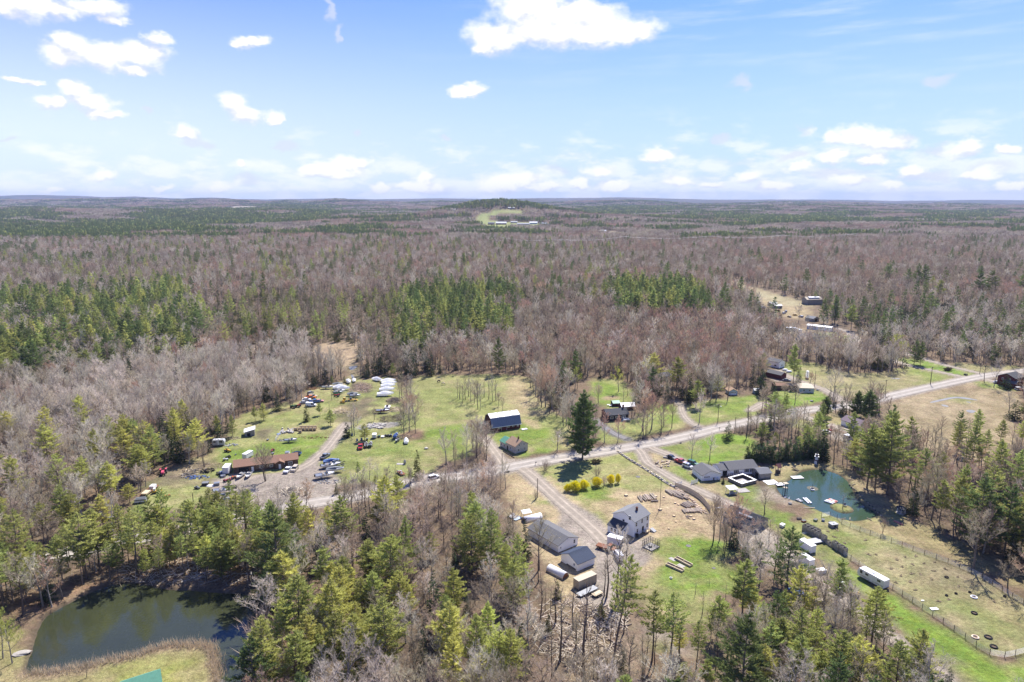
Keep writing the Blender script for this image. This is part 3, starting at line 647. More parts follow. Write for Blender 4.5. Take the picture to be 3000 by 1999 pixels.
class Buf:
    def __init__(s): s.v = []; s.f = []; s.m = []
    def tube(s, pts, rads, n=6, mi=0):
        b = len(s.v)
        for i, (p, r) in enumerate(zip(pts, rads)):
            d = (Vector(pts[min(i+1, len(pts) - 1)]) - Vector(pts[max(i - 1,0)])).normalized()
            a = d.orthogonal().normalized(); c = d.cross(a)
            for k in range(n):
                t = 2*math.pi*k/n; q = Vector(p)+(a*math.cos(t)+c*math.sin(t))*r
                s.v.append((q.x, q.y, q.z))
        for i in range(len(pts) - 1):
            for k in range(n):
                s.f.append((b+i*n+k, b+i*n+(k+1) % n, b+(i+1)*n+(k+1) % n, b+(i+1)*n+k)); s.m.append(mi)
    def tri(s, a, b, c, mi=0):
        i = len(s.v); s.v += [tuple(a), tuple(b), tuple(c)]; s.f.append((i, i+1, i+2)); s.m.append(mi)
    def blade(s, p, d, L, w, mi=0, rnd_=None):
        """one needle spray/twig: a slim triangle from p along d"""
        side = d.cross(Vector((rnd_.uniform(-1,1), rnd_.uniform(-1,1), rnd_.uniform(-1,1)))).normalized()*w * .5
        s.tri(p - side, p+side, p+d*L, mi)
def pine_buf(seed, H=20, levels=17, per=5, clus=9, tris=6, Lt=.75, wt=.30, wide=.19, bare=.25, tk=6):
    r = random.Random(seed); T = Buf(); C = Buf()
    lean = (r.uniform(-.02,.02), r.uniform(-.02,.02))
    def ax(z): return Vector((lean[0]*z + .12*math.sin(z * .35+seed), lean[1]*z + .12*math.cos(z * .3+seed), z))
    n = 7; T.tube([ax(H*i/n * .97) for i in range(n+1)],[max(.04,.26*(H/20)*(1 - .93*i/n)) for i in range(n+1)], tk)
    for l in range(levels):
        t = l/(levels - 1); z = H*(bare+(.975 - bare)*t) 
        prof = (.60 + .40*smooth(0,.3, t))*(1 - max(0,(t - .25) / .75)) ** .72 + .05
        for k in range(per if t < .9 else 3):
            if r.random() < .13 and t < .8: continue
            a = 2*math.pi*(k/per)+l*1.1+r.uniform(-.5,.5)
            Lb = H*wide*prof*r.uniform(.55,1.22)
            el = R(r.uniform(-4,16)+34*t*t)
            d = Vector((math.cos(a)*math.cos(el), math.sin(a)*math.cos(el), math.sin(el)))
            b0 = ax(z+r.uniform(-.02,.02)*H); side = Vector((-math.sin(a), math.cos(a),0))
            if tk > 4:
                T.tube([b0, b0+d*Lb * .5, b0+d*Lb * .95+Vector((0,0,.08*Lb))],[.07*Lb/4 + .02,.045,.015],3)
            nc = max(2, int(clus*(Lb/(H*wide)) + .5))
            for c in range(nc):
                s_ = .28 + .76*(c+r.random() * .6)/nc
                off = r.uniform(-1,1) * .34*Lb*(1.15 - s_) 
                p = b0+d*Lb*s_+side*off+Vector((0,0,.10*Lb*s_*s_+r.uniform(-.1,.15)))
                up = Vector((0,0,1))
                for q in range(tris):
                    dd = (d*r.uniform(.1,1.1)+side*r.uniform(-1,1)+up*r.uniform(-.1,.95)).normalized()
                    C.blade(p+Vector((r.uniform(-.2,.2), r.uniform(-.2,.2), r.uniform(-.1,.1))), dd, Lt*r.uniform(.7,1.3), wt*r.uniform(.7,1.3),0, r)
    return T, C
def spruce_buf(seed, H=14, levels=20, per=7, tris=3, wide=.17, Lt=.8, wt=.34, bare=.06, tk=5, clus=4):
    r = random.Random(seed); T = Buf(); C = Buf()
    T.tube([Vector((0,0, H*i/4)) for i in range(5)],[max(.02,.16*(1 - i/4)) for i in range(5)], tk)
    for l in range(levels):
        t = l/(levels - 1); z = H*(bare+(1 - bare)*t)
        for k in range(max(3, int(per*(1 - .5*t)))):
            a = 2*math.pi*k/per+l * .7+r.uniform(-.3,.3)
            Lb = (H*wide*(1 - t) ** .88 + .12)*r.uniform(.7,1.2)
            el = R(-12+28*t); d = Vector((math.cos(a)*math.cos(el), math.sin(a)*math.cos(el), math.sin(el))); side = Vector((-math.sin(a), math.cos(a),0))
            nc = max(1, int(round(clus*(1 - t * .8))))
            for c in range(nc):
                s_ = (c + .7+r.random() * .4)/(nc + .2)
                p = Vector((0,0, z))+d*Lb*s_ * .85
                for q in range(tris):
                    dd = (d*r.uniform(.3,1)+side*r.uniform(-.9,.9)+Vector((0,0, r.uniform(-.55,.35)))).normalized()
                    C.blade(p, dd, Lt*r.uniform(.6,1.2)*(1 - .4*t), wt*r.uniform(.7,1.3),0, r)
    return T, C
def bare_buf(seed, H=15, limbs=9, sub=5, twigs=6, fine=3, spread=.26, tw=.05, start=.32, tk=5, minr=.02, leaf=0, leafsize=.25, forks=1, up=.75):
    r = random.Random(seed); T = Buf(); C = Buf()
    for fk in range(forks):
        base = Vector((r.uniform(-.4,.4), r.uniform(-.4,.4),0)) if forks > 1 else Vector((0,0,0))
        ln = Vector((r.uniform(-.1,.1), r.uniform(-.1,.1),0))*(3 if forks > 1 else 1)
        Hk = H*(r.uniform(.8,1) if forks > 1 else 1)
        def ax(z, base=base, ln=ln): return base+ln*z * .5+Vector((.18*math.sin(z * .5+seed),.18*math.cos(z * .4+seed), z))
        rt = .017*Hk/(1 + .25*(forks - 1))
        T.tube([ax(Hk*i/6 * .9) for i in range(7)],[max(minr, rt*(1 - i/6.6)) for i in range(7)], tk)
        for l in range(limbs):
            t = (l+r.random() * .7)/limbs; z = Hk*(start+(.9 - start)*t)
            a = l*2.4+r.uniform(-.5,.5); Lb = Hk*spread*(1.2 - .75*t)*r.uniform(.7,1.15)
            el = R(r.uniform(28,52)+22*t)
            d = Vector((math.cos(a)*math.cos(el), math.sin(a)*math.cos(el), math.sin(el)))
            b0 = ax(z); bend = Vector((0,0,1))*Lb * .16
            p1 = b0+d*Lb * .5; p2 = b0+d*Lb+bend
            T.tube([b0, p1, p2],[max(minr, rt * .42*(1 - t * .5)), max(minr * .8, rt * .22), minr * .6],3)
            for k in range(sub):
                s_ = .3 + .7*(k+r.random() * .6)/sub
                q = (b0+d*Lb*s_+bend*s_*s_)
                dd = (d*r.uniform(.2,.9)+Vector((r.uniform(-1,1), r.uniform(-1,1), r.uniform(.0,1.1)))).normalized(); L2 = Lb * .50*(1.2 - s_ * .6)*r.uniform(.6,1.2)
                C.blade(q, dd, L2, tw*1.8,0, r)
                for j in range(twigs):
                    s2 = (j + .6)/twigs; q2 = q+dd*L2*s2
                    d3 = (dd * .6+Vector((r.uniform(-1,1), r.uniform(-1,1), r.uniform(-.1,1.1)))).normalized(); L3 = L2 * .6*r.uniform(.5,1.2)
                    C.blade(q2, d3, L3, tw, 0, r)
                    for w_ in range(fine):
                        q3 = q2+d3*L3*r.uniform(.2,.95)
                        d4 = (d3 * .4+Vector((r.uniform(-1,1), r.uniform(-1,1), r.uniform(-.1,1.1)))).normalized()
                        C.blade(q3, d4, L3 * .7, tw * .8,0, r)
                    for w_ in range(leaf):
                        q3 = q2+d3*L3*r.uniform(.3,1)
                        C.blade(q3, Vector((r.uniform(-1,1), r.uniform(-1,1), r.uniform(-1,1))).normalized(), leafsize, leafsize * .8,0, r)
    return T, C
def bush_buf(seed, H=2.5, stems=26, tw=.05, leaf=0, ls=.12, round_=False, fine=5):
    r = random.Random(seed); T = Buf(); C = Buf()
    for k in range(stems):
        a = r.uniform(0,6.28); el = R(r.uniform(35,85)); L_ = H*r.uniform(.7,1.05)
        d = Vector((math.cos(a)*math.cos(el), math.sin(a)*math.cos(el), math.sin(el)))
        b = Vector((math.cos(a), math.sin(a),0))*H * .08
        T.tube([b, b+d*L_ * .5, b+d*L_+Vector((0,0,.1*L_))],[.03,.02,.006],3)
        for j in range(fine):
            q = b+d*L_*r.uniform(.25,.95)
            dd = (d+Vector((r.uniform(-1,1), r.uniform(-1,1), r.uniform(-.2,.8)))).normalized()
            C.blade(q, dd, H * .32*r.uniform(.5,1.2), tw, 0, r)
        for j in range(leaf):
            if round_:
                z = r.uniform(-.75,1); th = r.uniform(0,6.28); rr = math.sqrt(max(0,1 - z*z))*H*(.50 + .16*math.sin(3*th+seed)*(z > -.3))*r.uniform(.55,1.12)
                q = Vector((rr*math.cos(th), rr*math.sin(th), H * .54+z*H * .48*r.uniform(.65,1.15)))
            else: q = b+d*L_*r.uniform(.3,1.05)+Vector((r.uniform(-.3,.3), r.uniform(-.3,.3), r.uniform(-.2,.2)))
            C.blade(q, Vector((r.uniform(-1,1), r.uniform(-1,1), r.uniform(-1,1))).normalized(), ls*r.uniform(.7,1.4), ls, 0, r)
    return T, C
def proto(T, C, tm, cm, name):
    return dict(trunk=mesh_obj('trunk_' + name, T.v, T.f, tm, link=False), crown=mesh_obj('crown_' + name, C.v, C.f, cm, link=False), T=T, C=C, tm=tm, cm=cm, name=name)
def joined(p, name):
    T, C = p['T'], p['C']; n = len(T.v)
    me = mesh_obj(name, T.v+C.v, T.f+[tuple(i+n for i in f) for f in C.f], mats=[p['tm'], p['cm']], midx=[0]*len(T.f)+[1]*len(C.f), link=False)
    return bpy.data.objects.new(name, me)

# near models: (kind, look) -> list of prototypes with nominal height
NEAR = {}; MID = {}
def addk(key, H, near, mid, tm, cm):
    NEAR[key] = (H, [proto(*b, tm, cm, key) for b in near]); MID[key] = (H, [proto(*b, tm, cm, key + '_mid') for b in mid])
PN = dict(levels=17, per=6, clus=17, tris=7, Lt=.66, wt=.22)
PM = dict(levels=12, per=5, clus=4, tris=4, Lt=1.15, wt=.55, tk=3)
addk('pine',20,[pine_buf(s, wide=w, bare=b, **PN) for s, w, b in ((1,.25,.20),(2,.22,.34),(3,.28,.16))],[pine_buf(s, wide=.19, bare=.25, **PM) for s in (11,12)], m_bark, m_pine)
addk('pine_light',20,[pine_buf(s, wide=w, bare=b, **PN) for s, w, b in ((4,.26,.18),(5,.23,.30),(6,.29,.26))],[pine_buf(s, wide=.2, bare=.25, **PM) for s in (13,14)], m_bark, m_pinel)
addk('pine_dark',20,[pine_buf(s, wide=w, bare=b, **PN) for s, w, b in ((7,.24,.14),(8,.28,.10))],[pine_buf(s, wide=.2, bare=.2, **PM) for s in (15,16)], m_bark, m_pined)
addk('pine_tall',20,[pine_buf(s, wide=w, bare=.44, levels=11, per=6, clus=12, tris=6, Lt=.65, wt=.2) for s, w in ((9,.18),(10,.21))],[pine_buf(s, wide=.17, bare=.45, levels=9, per=5, clus=4, tris=4, Lt=1.1, wt=.5, tk=3) for s in (17,)], m_bark, m_pine)
addk('spruce',14,[spruce_buf(s, wide=w) for s, w in ((1,.17),(2,.14),(3,.20))],[spruce_buf(s, levels=11, per=6, tris=2, clus=2, Lt=1.1, wt=.6, tk=3) for s in (4,5)], m_bark, m_spru)
addk('hemlock',12,[spruce_buf(s, H=12, wide=.24, levels=18, per=8, clus=5, Lt=.9) for s in (6,7)],[spruce_buf(s, H=12, wide=.23, levels=10, per=6, tris=2, clus=3, Lt=1.2, wt=.6, tk=3) for s in (8,9)], m_bark, m_hem)
BN = dict(limbs=13, sub=6, twigs=6, fine=4, tw=.056, start=.24)
BM = dict(limbs=9, sub=5, twigs=5, fine=1, tw=.15, tk=3, minr=.05)
addk('grey',15,[bare_buf(s, spread=w, **BN) for s, w in ((1,.38),(2,.32),(3,.42))],[bare_buf(s, spread=.37, **BM) for s in (21,22)], m_barkg, m_twg)
addk('brown',15,[bare_buf(s, spread=w, **BN) for s, w in ((4,.36),(5,.30),(6,.40))],[bare_buf(s, spread=.36, **BM) for s in (23,24)], m_bark, m_twb)
addk('red',13,[bare_buf(s, H=13, spread=w, leaf=1, leafsize=.12, **BN) for s, w in ((7,.38),(8,.34))],[bare_buf(s, H=13, spread=.37, **BM) for s in (25,26)], m_barkg, m_twr)
addk('slender',16,[bare_buf(s, H=16, spread=.13, start=.45, limbs=10, sub=4, twigs=5, fine=2, tw=.045) for s in (9,10,11)],[bare_buf(s, H=16, spread=.18, start=.4, **BM) for s in (27,)], m_bark, m_twb)
addk('birch',14,[bare_buf(s, H=14, spread=.26, start=.3, limbs=12, sub=5, twigs=6, fine=4, tw=.055) for s in (12,13)],[bare_buf(s, H=14, spread=.26, **BM) for s in (28,)], m_birch, m_twg)
addk('willow',12,[bare_buf(s, H=12, spread=.34, limbs=12, sub=6, twigs=6, fine=1, tw=.04, leaf=5, leafsize=.2, start=.25) for s in (14,15)],[bare_buf(s, H=12, spread=.32, limbs=8, sub=4, twigs=4, fine=0, tw=.12, leaf=2, leafsize=.5, tk=3) for s in (29,)], m_barkg, m_will)
addk('shrub',4,[bush_buf(s, H=4, stems=34, tw=.05, fine=14) for s in (1,2)],[bush_buf(s, H=4, stems=14, tw=.13, fine=9) for s in (3,)], m_barkg, m_twb)
addk('maple',14,[bare_buf(s, H=14, spread=.42, forks=3, limbs=10, sub=6, twigs=6, fine=3, tw=.05, start=.3) for s in (31,32)],[bare_buf(s, H=14, spread=.4, forks=2, **BM) for s in (33,)], m_bark, m_twb)

addk('pine_giant',20,[pine_buf(61, wide=.235, bare=.10, levels=24, per=8, clus=20, tris=9, Lt=.5, wt=.2)],[pine_buf(62, wide=.22, bare=.12, **PM)], m_bark, m_pined)
# --- zones that steer the mix: tile, outline, {kind: share}, density, height factor
ZN = [
    ('Z',[(-900,690),(-200,690),(0,700),(120,690),(330,672),(480,700),(505,780),(500,810),(380,860),(200,885),(0,905),(-900,1000)], dict(pine=.18, pine_light=.06, pine_dark=.2, spruce=.22, hemlock=.08, grey=.14, brown=.12),1.1,1.05),
    ('Z',[(0,640),(480,620),(520,660),(330,672),(0,700)], dict(brown=.55, grey=.15, spruce=.14, hemlock=.1, pine=.06),1,1),
    ('Z',[(440,700),(620,680),(900,680),(960,740),(940,790),(840,790),(640,800),(510,800)], dict(hemlock=.42, spruce=.30, pine=.06, brown=.22),1.25,.8),
    ('Z',[(940,690),(1080,680),(1200,690),(1190,760),(1080,800),(960,850),(925,800)], dict(pine=.26, pine_dark=.32, spruce=.2, brown=.22),1.1,1.0),
    ('Z',[(1375,675),(1500,680),(1650,690),(1640,735),(1500,765),(1380,735)], dict(pine=.3, pine_dark=.4, spruce=.1, brown=.2),1.1,1.15),
    ('Z',[(1180,690),(1400,665),(1380,740),(1180,760)], dict(spruce=.38, brown=.5, pine_dark=.04, grey=.08),1,.95),
    ('Z',[(1640,690),(1800,720),(1800,800),(1640,790)], dict(spruce=.32, pine_dark=.12, grey=.2, brown=.36),1,.95),
    ('Z',[(1850,730),(2400,700),(2400,840),(2130,840),(1990,810),(1900,770)], dict(spruce=.40, brown=.26, grey=.26, pine_dark=.08),1.15,.95),
    ('Z',[(180,880),(480,835),(560,860),(540,900),(300,920),(160,950),(0,960),(0,925)], dict(red=.60, grey=.3, spruce=.04, brown=.06),1,.9),
    ('Z',[(-900,980),(0,905),(350,860),(640,800),(900,830),(920,880),(700,890),(560,950),(510,1020),(380,990),(250,1000),(0,1010),(-900,1100)], dict(grey=.58, birch=.14, brown=.18, spruce=.07, red=.03),1.15,.95),
    ('Z',[(380,990),(520,990),(545,1060),(380,1100),(320,1040)], dict(spruce=.45, brown=.3, grey=.15, pine_light=.1),1.2,1),
    ('Z',[(640,790),(900,830),(980,830),(980,870),(780,870),(700,900),(520,960),(520,900)], dict(grey=.5, spruce=.2, brown=.3),1.3,.95),
    ('Z',[(1000,790),(1400,800),(1400,860),(1000,860)], dict(brown=.66, grey=.22, red=.08, spruce=.04),1.3,.95),
    ('Z',[(1180,730),(1700,740),(1750,900),(1500,900),(1380,860),(1200,830)], dict(brown=.60, red=.22, grey=.13, spruce=.05),1.15,1),
    ('Z',[(1700,790),(2120,830),(2000,880),(1750,850)], dict(brown=.55, grey=.25, spruce=.15, slender=.05),1.2,1),
    ('Z',[(1400,520),(2400,500),(2400,700),(1900,720),(1600,660),(1400,640)], dict(brown=.62, red=.17, grey=.12, spruce=.07, pine_dark=.02),1,1),
    # nearer woods
    ('Z',[(-400,1000),(250,990),(330,1060),(350,1130),(240,1190),(-400,1260)], dict(grey=.46, birch=.16, brown=.22, pine_light=.14, spruce=.02),1.0,.9),
    ('Z',[(-400,1210),(100,1230),(240,1190),(520,1180),(660,1200),(690,1290),(560,1340),(380,1350),(200,1345),(100,1390),(0,1420),(-400,1450)], dict(pine_tall=.40, pine=.27, pine_light=.2, birch=.05, brown=.08),1.35,.82),
    ('Z',[(680,1100),(860,1105),(1180,1070),(1180,1180),(900,1190),(680,1230)], dict(pine_light=.22, pine=.14, brown=.32, grey=.14, spruce=.12, red=.06),1.1,.75),
    ('Z',[(880,1090),(1190,1080),(1200,1240),(1210,1330),(980,1290)], dict(brown=.32, red=.18, grey=.2, spruce=.2, slender=.1),1.3,.68),
    ('Z',[(600,1180),(1000,1190),(1180,1280),(1220,1420),(1250,1640),(600,1640),(660,1450),(690,1350)], dict(pine_light=.26, pine=.17, grey=.24, brown=.17, spruce=.09, birch=.05, hemlock=.02),1.1,.82),
    ('Z',[(1200,1330),(1500,1340),(1500,1640),(1220,1640)], dict(slender=.45, brown=.28, hemlock=.08, shrub=.19),.8,.7),
    ('Z',[(1490,1430),(1640,1460),(1640,1640),(1490,1640)], dict(brown=.3, pine_light=.15, slender=.3, shrub=.25),.4,.6),
    ('Z',[(1640,1280),(1900,1330),(2050,1460),(2350,1568),(2353,1640),(1640,1640)], dict(pine=.20, pine_light=.17, brown=.3, slender=.12, grey=.1, shrub=.11),.95,.78),
    ('Z',[(1950,930),(2060,950),(2353,960),(2353,1310),(2250,1250),(2120,1180),(2020,1130),(1960,1060),(1880,1020)], dict(brown=.42, slender=.12, red=.12, pine_dark=.08, pine=.12, spruce=.08, shrub=.06),.85,.85),
    ('Z',[(1700,960),(1900,960),(1900,1050),(1700,1060)], dict(brown=.4, pine=.2, spruce=.3, shrub=.1),.7,.7),
]
ZN += [('Z',[(300,1110),(520,1100),(700,1085),(1150,1060),(1180,1085),(900,1140),(560,1200),(300,1230),(200,1200)], dict(shrub=.4, slender=.22, brown=.2, pine=.1, spruce=.08),.8,.6),
       ('Z',[(700,1200),(1150,1180),(1200,1500),(760,1560),(640,1420)], dict(grey=.34, pine_light=.17, pine=.13, brown=.2, birch=.06, spruce=.08, red=.02),.95,.8)]
ZW = [(WP(t, p), k, d, h) for t, p, k, d, h in ZN]
KEEP = []   # building footprints (x, y, r) and other spots to keep free of trees
def keep(X, Y, r): KEEP.append((X, Y, r))
# spots of special interest kept open
OPEN = [('D',[(60,380),(110,640),(180,740),(250,900),(300,1060),(420,1180),(560,1300),(680,1420),(860,1520),(1000,1700),(1200,1560),(1250,1420),(1900,1500),(1900,300),(1400,160),(300,330)]),
        ('D',[(130,680),(420,640),(420,1000),(200,980)]),
        ('K',[(1060,200),(1250,120),(1950,60),(1960,220),(1900,500),(1700,560),(1500,500),(1280,400)]),
        ('E',[(1150,620),(1500,590),(1660,640),(1900,750),(2050,960),(2150,1090),(1900,1250),(1100,1200)]),
        ('E',[(-50,440),(900,370),(1000,600),(1300,600),(1300,1100),(800,1050),(0,600)]),
        ('I',[(1700,260),(2100,240),(2060,330),(1720,340)]),
        ('A',[(400,1240),(700,1440),(1000,1400),(1000,1200),(500,1120)]),
        ('F',[(230,560),(640,640),(900,900),(900,1060),(500,1000),(240,780)]),
        ('H',[(300,300),(900,300),(900,480),(540,420),(300,420)]),
        ('H',[(130,590),(260,590),(300,860),(150,900),(0,900),(0,870),(120,840),(120,700)]),
        ('C',[(1830,200),(2091,200),(2091,720),(1950,720),(1700,480),(1720,260)]),
        ('H',[(2160,700),(2353,680),(2353,870),(2200,870)]),
        ('N',[(860,780),(960,780),(960,830),(860,830)]),
        ]
OPEN += [('C',[(1540,500),(1640,330),(1760,330),(2091,200),(2091,760),(1540,780)]),('F',[(1500,1390),(1950,1430),(2300,1300),(2700,1900),(1500,2300),(1400,1500)]),('I',[(-400,1060),(100,1100),(230,1300),(1650,1280),(1700,2900),(-900,2900)]),('H',[(0,0),(150,60),(450,90),(640,150),(640,300),(900,330),(900,500),(540,480),(380,480),(250,400),(200,300),(80,200)]),('N',[(300,600),(430,640),(620,690),(900,780),(900,840),(650,810),(480,750),(330,690)]),
         ('B',[(380,20),(1000,60),(1000,260),(860,240),(820,170),(600,170),(400,120)]),('F',[(560,640),(760,720),(1000,900),(1400,1300),(1900,1650),(1500,1650),(1250,1420),(1050,1200),(860,1000),(700,830)]),
         ('F',[(950,1100),(1300,1300),(1600,1500),(1750,1700),(1350,1700),(1200,1480),(1000,1300)])]
OPENW = [WP(t, p) for t, p in OPEN]
m_cedar = foliage('cedar_sprays',(.10,.15,.06),.3)
addk('cedar',8,[spruce_buf(s, H=8, wide=.17, levels=18, per=9, clus=4, Lt=.5, wt=.24, bare=.02) for s in (31,32)],[spruce_buf(33, H=8, wide=.17, levels=9, per=6, tris=2, clus=2, Lt=.8, wt=.5, tk=3)], m_bark, m_cedar)
addk('forsythia',2.6,[bush_buf(s, H=2.6, stems=30, leaf=90, ls=.16, round_=True, fine=4) for s in (41,42,43)],[bush_buf(44, H=2.6, stems=12, leaf=10, ls=.3)], m_barkg, m_fors)
NAMES = dict(pine='pine_tree', pine_giant='pine_tree', pine_light='pine_tree', pine_dark='pine_tree', pine_tall='pine_tree', spruce='spruce_tree', hemlock='hemlock_tree', grey='bare_tree', brown='bare_tree', red='bare_tree',
             slender='bare_tree', maple='bare_tree', birch='birch_tree', willow='budding_tree', shrub='shrub', cedar='cedar_tree', forsythia='forsythia_bush')
CATS = dict(pine_tree='pine tree', spruce_tree='spruce', hemlock_tree='hemlock', bare_tree='bare tree', birch_tree='birch', budding_tree='budding tree', shrub='shrub', cedar_tree='cedar', forsythia_bush='forsythia')
LOOK = dict(pine_giant='giant pine', pine='green plumed pine', pine_light='yellow-green pine', pine_dark='dark green pine', pine_tall='thin pine with a bare lower trunk', spruce='dark narrow spruce', hemlock='olive green hemlock',
            grey='leafless grey tree', brown='leafless brown tree', red='leafless tree with reddish buds', slender='slender leafless tree', maple='broad leafless tree with several stems',
            birch='pale-stemmed birch', willow='tree with opening yellow-green leaves', shrub='bare brown shrub', cedar='dark columnar cedar', forsythia='round yellow forsythia bush')
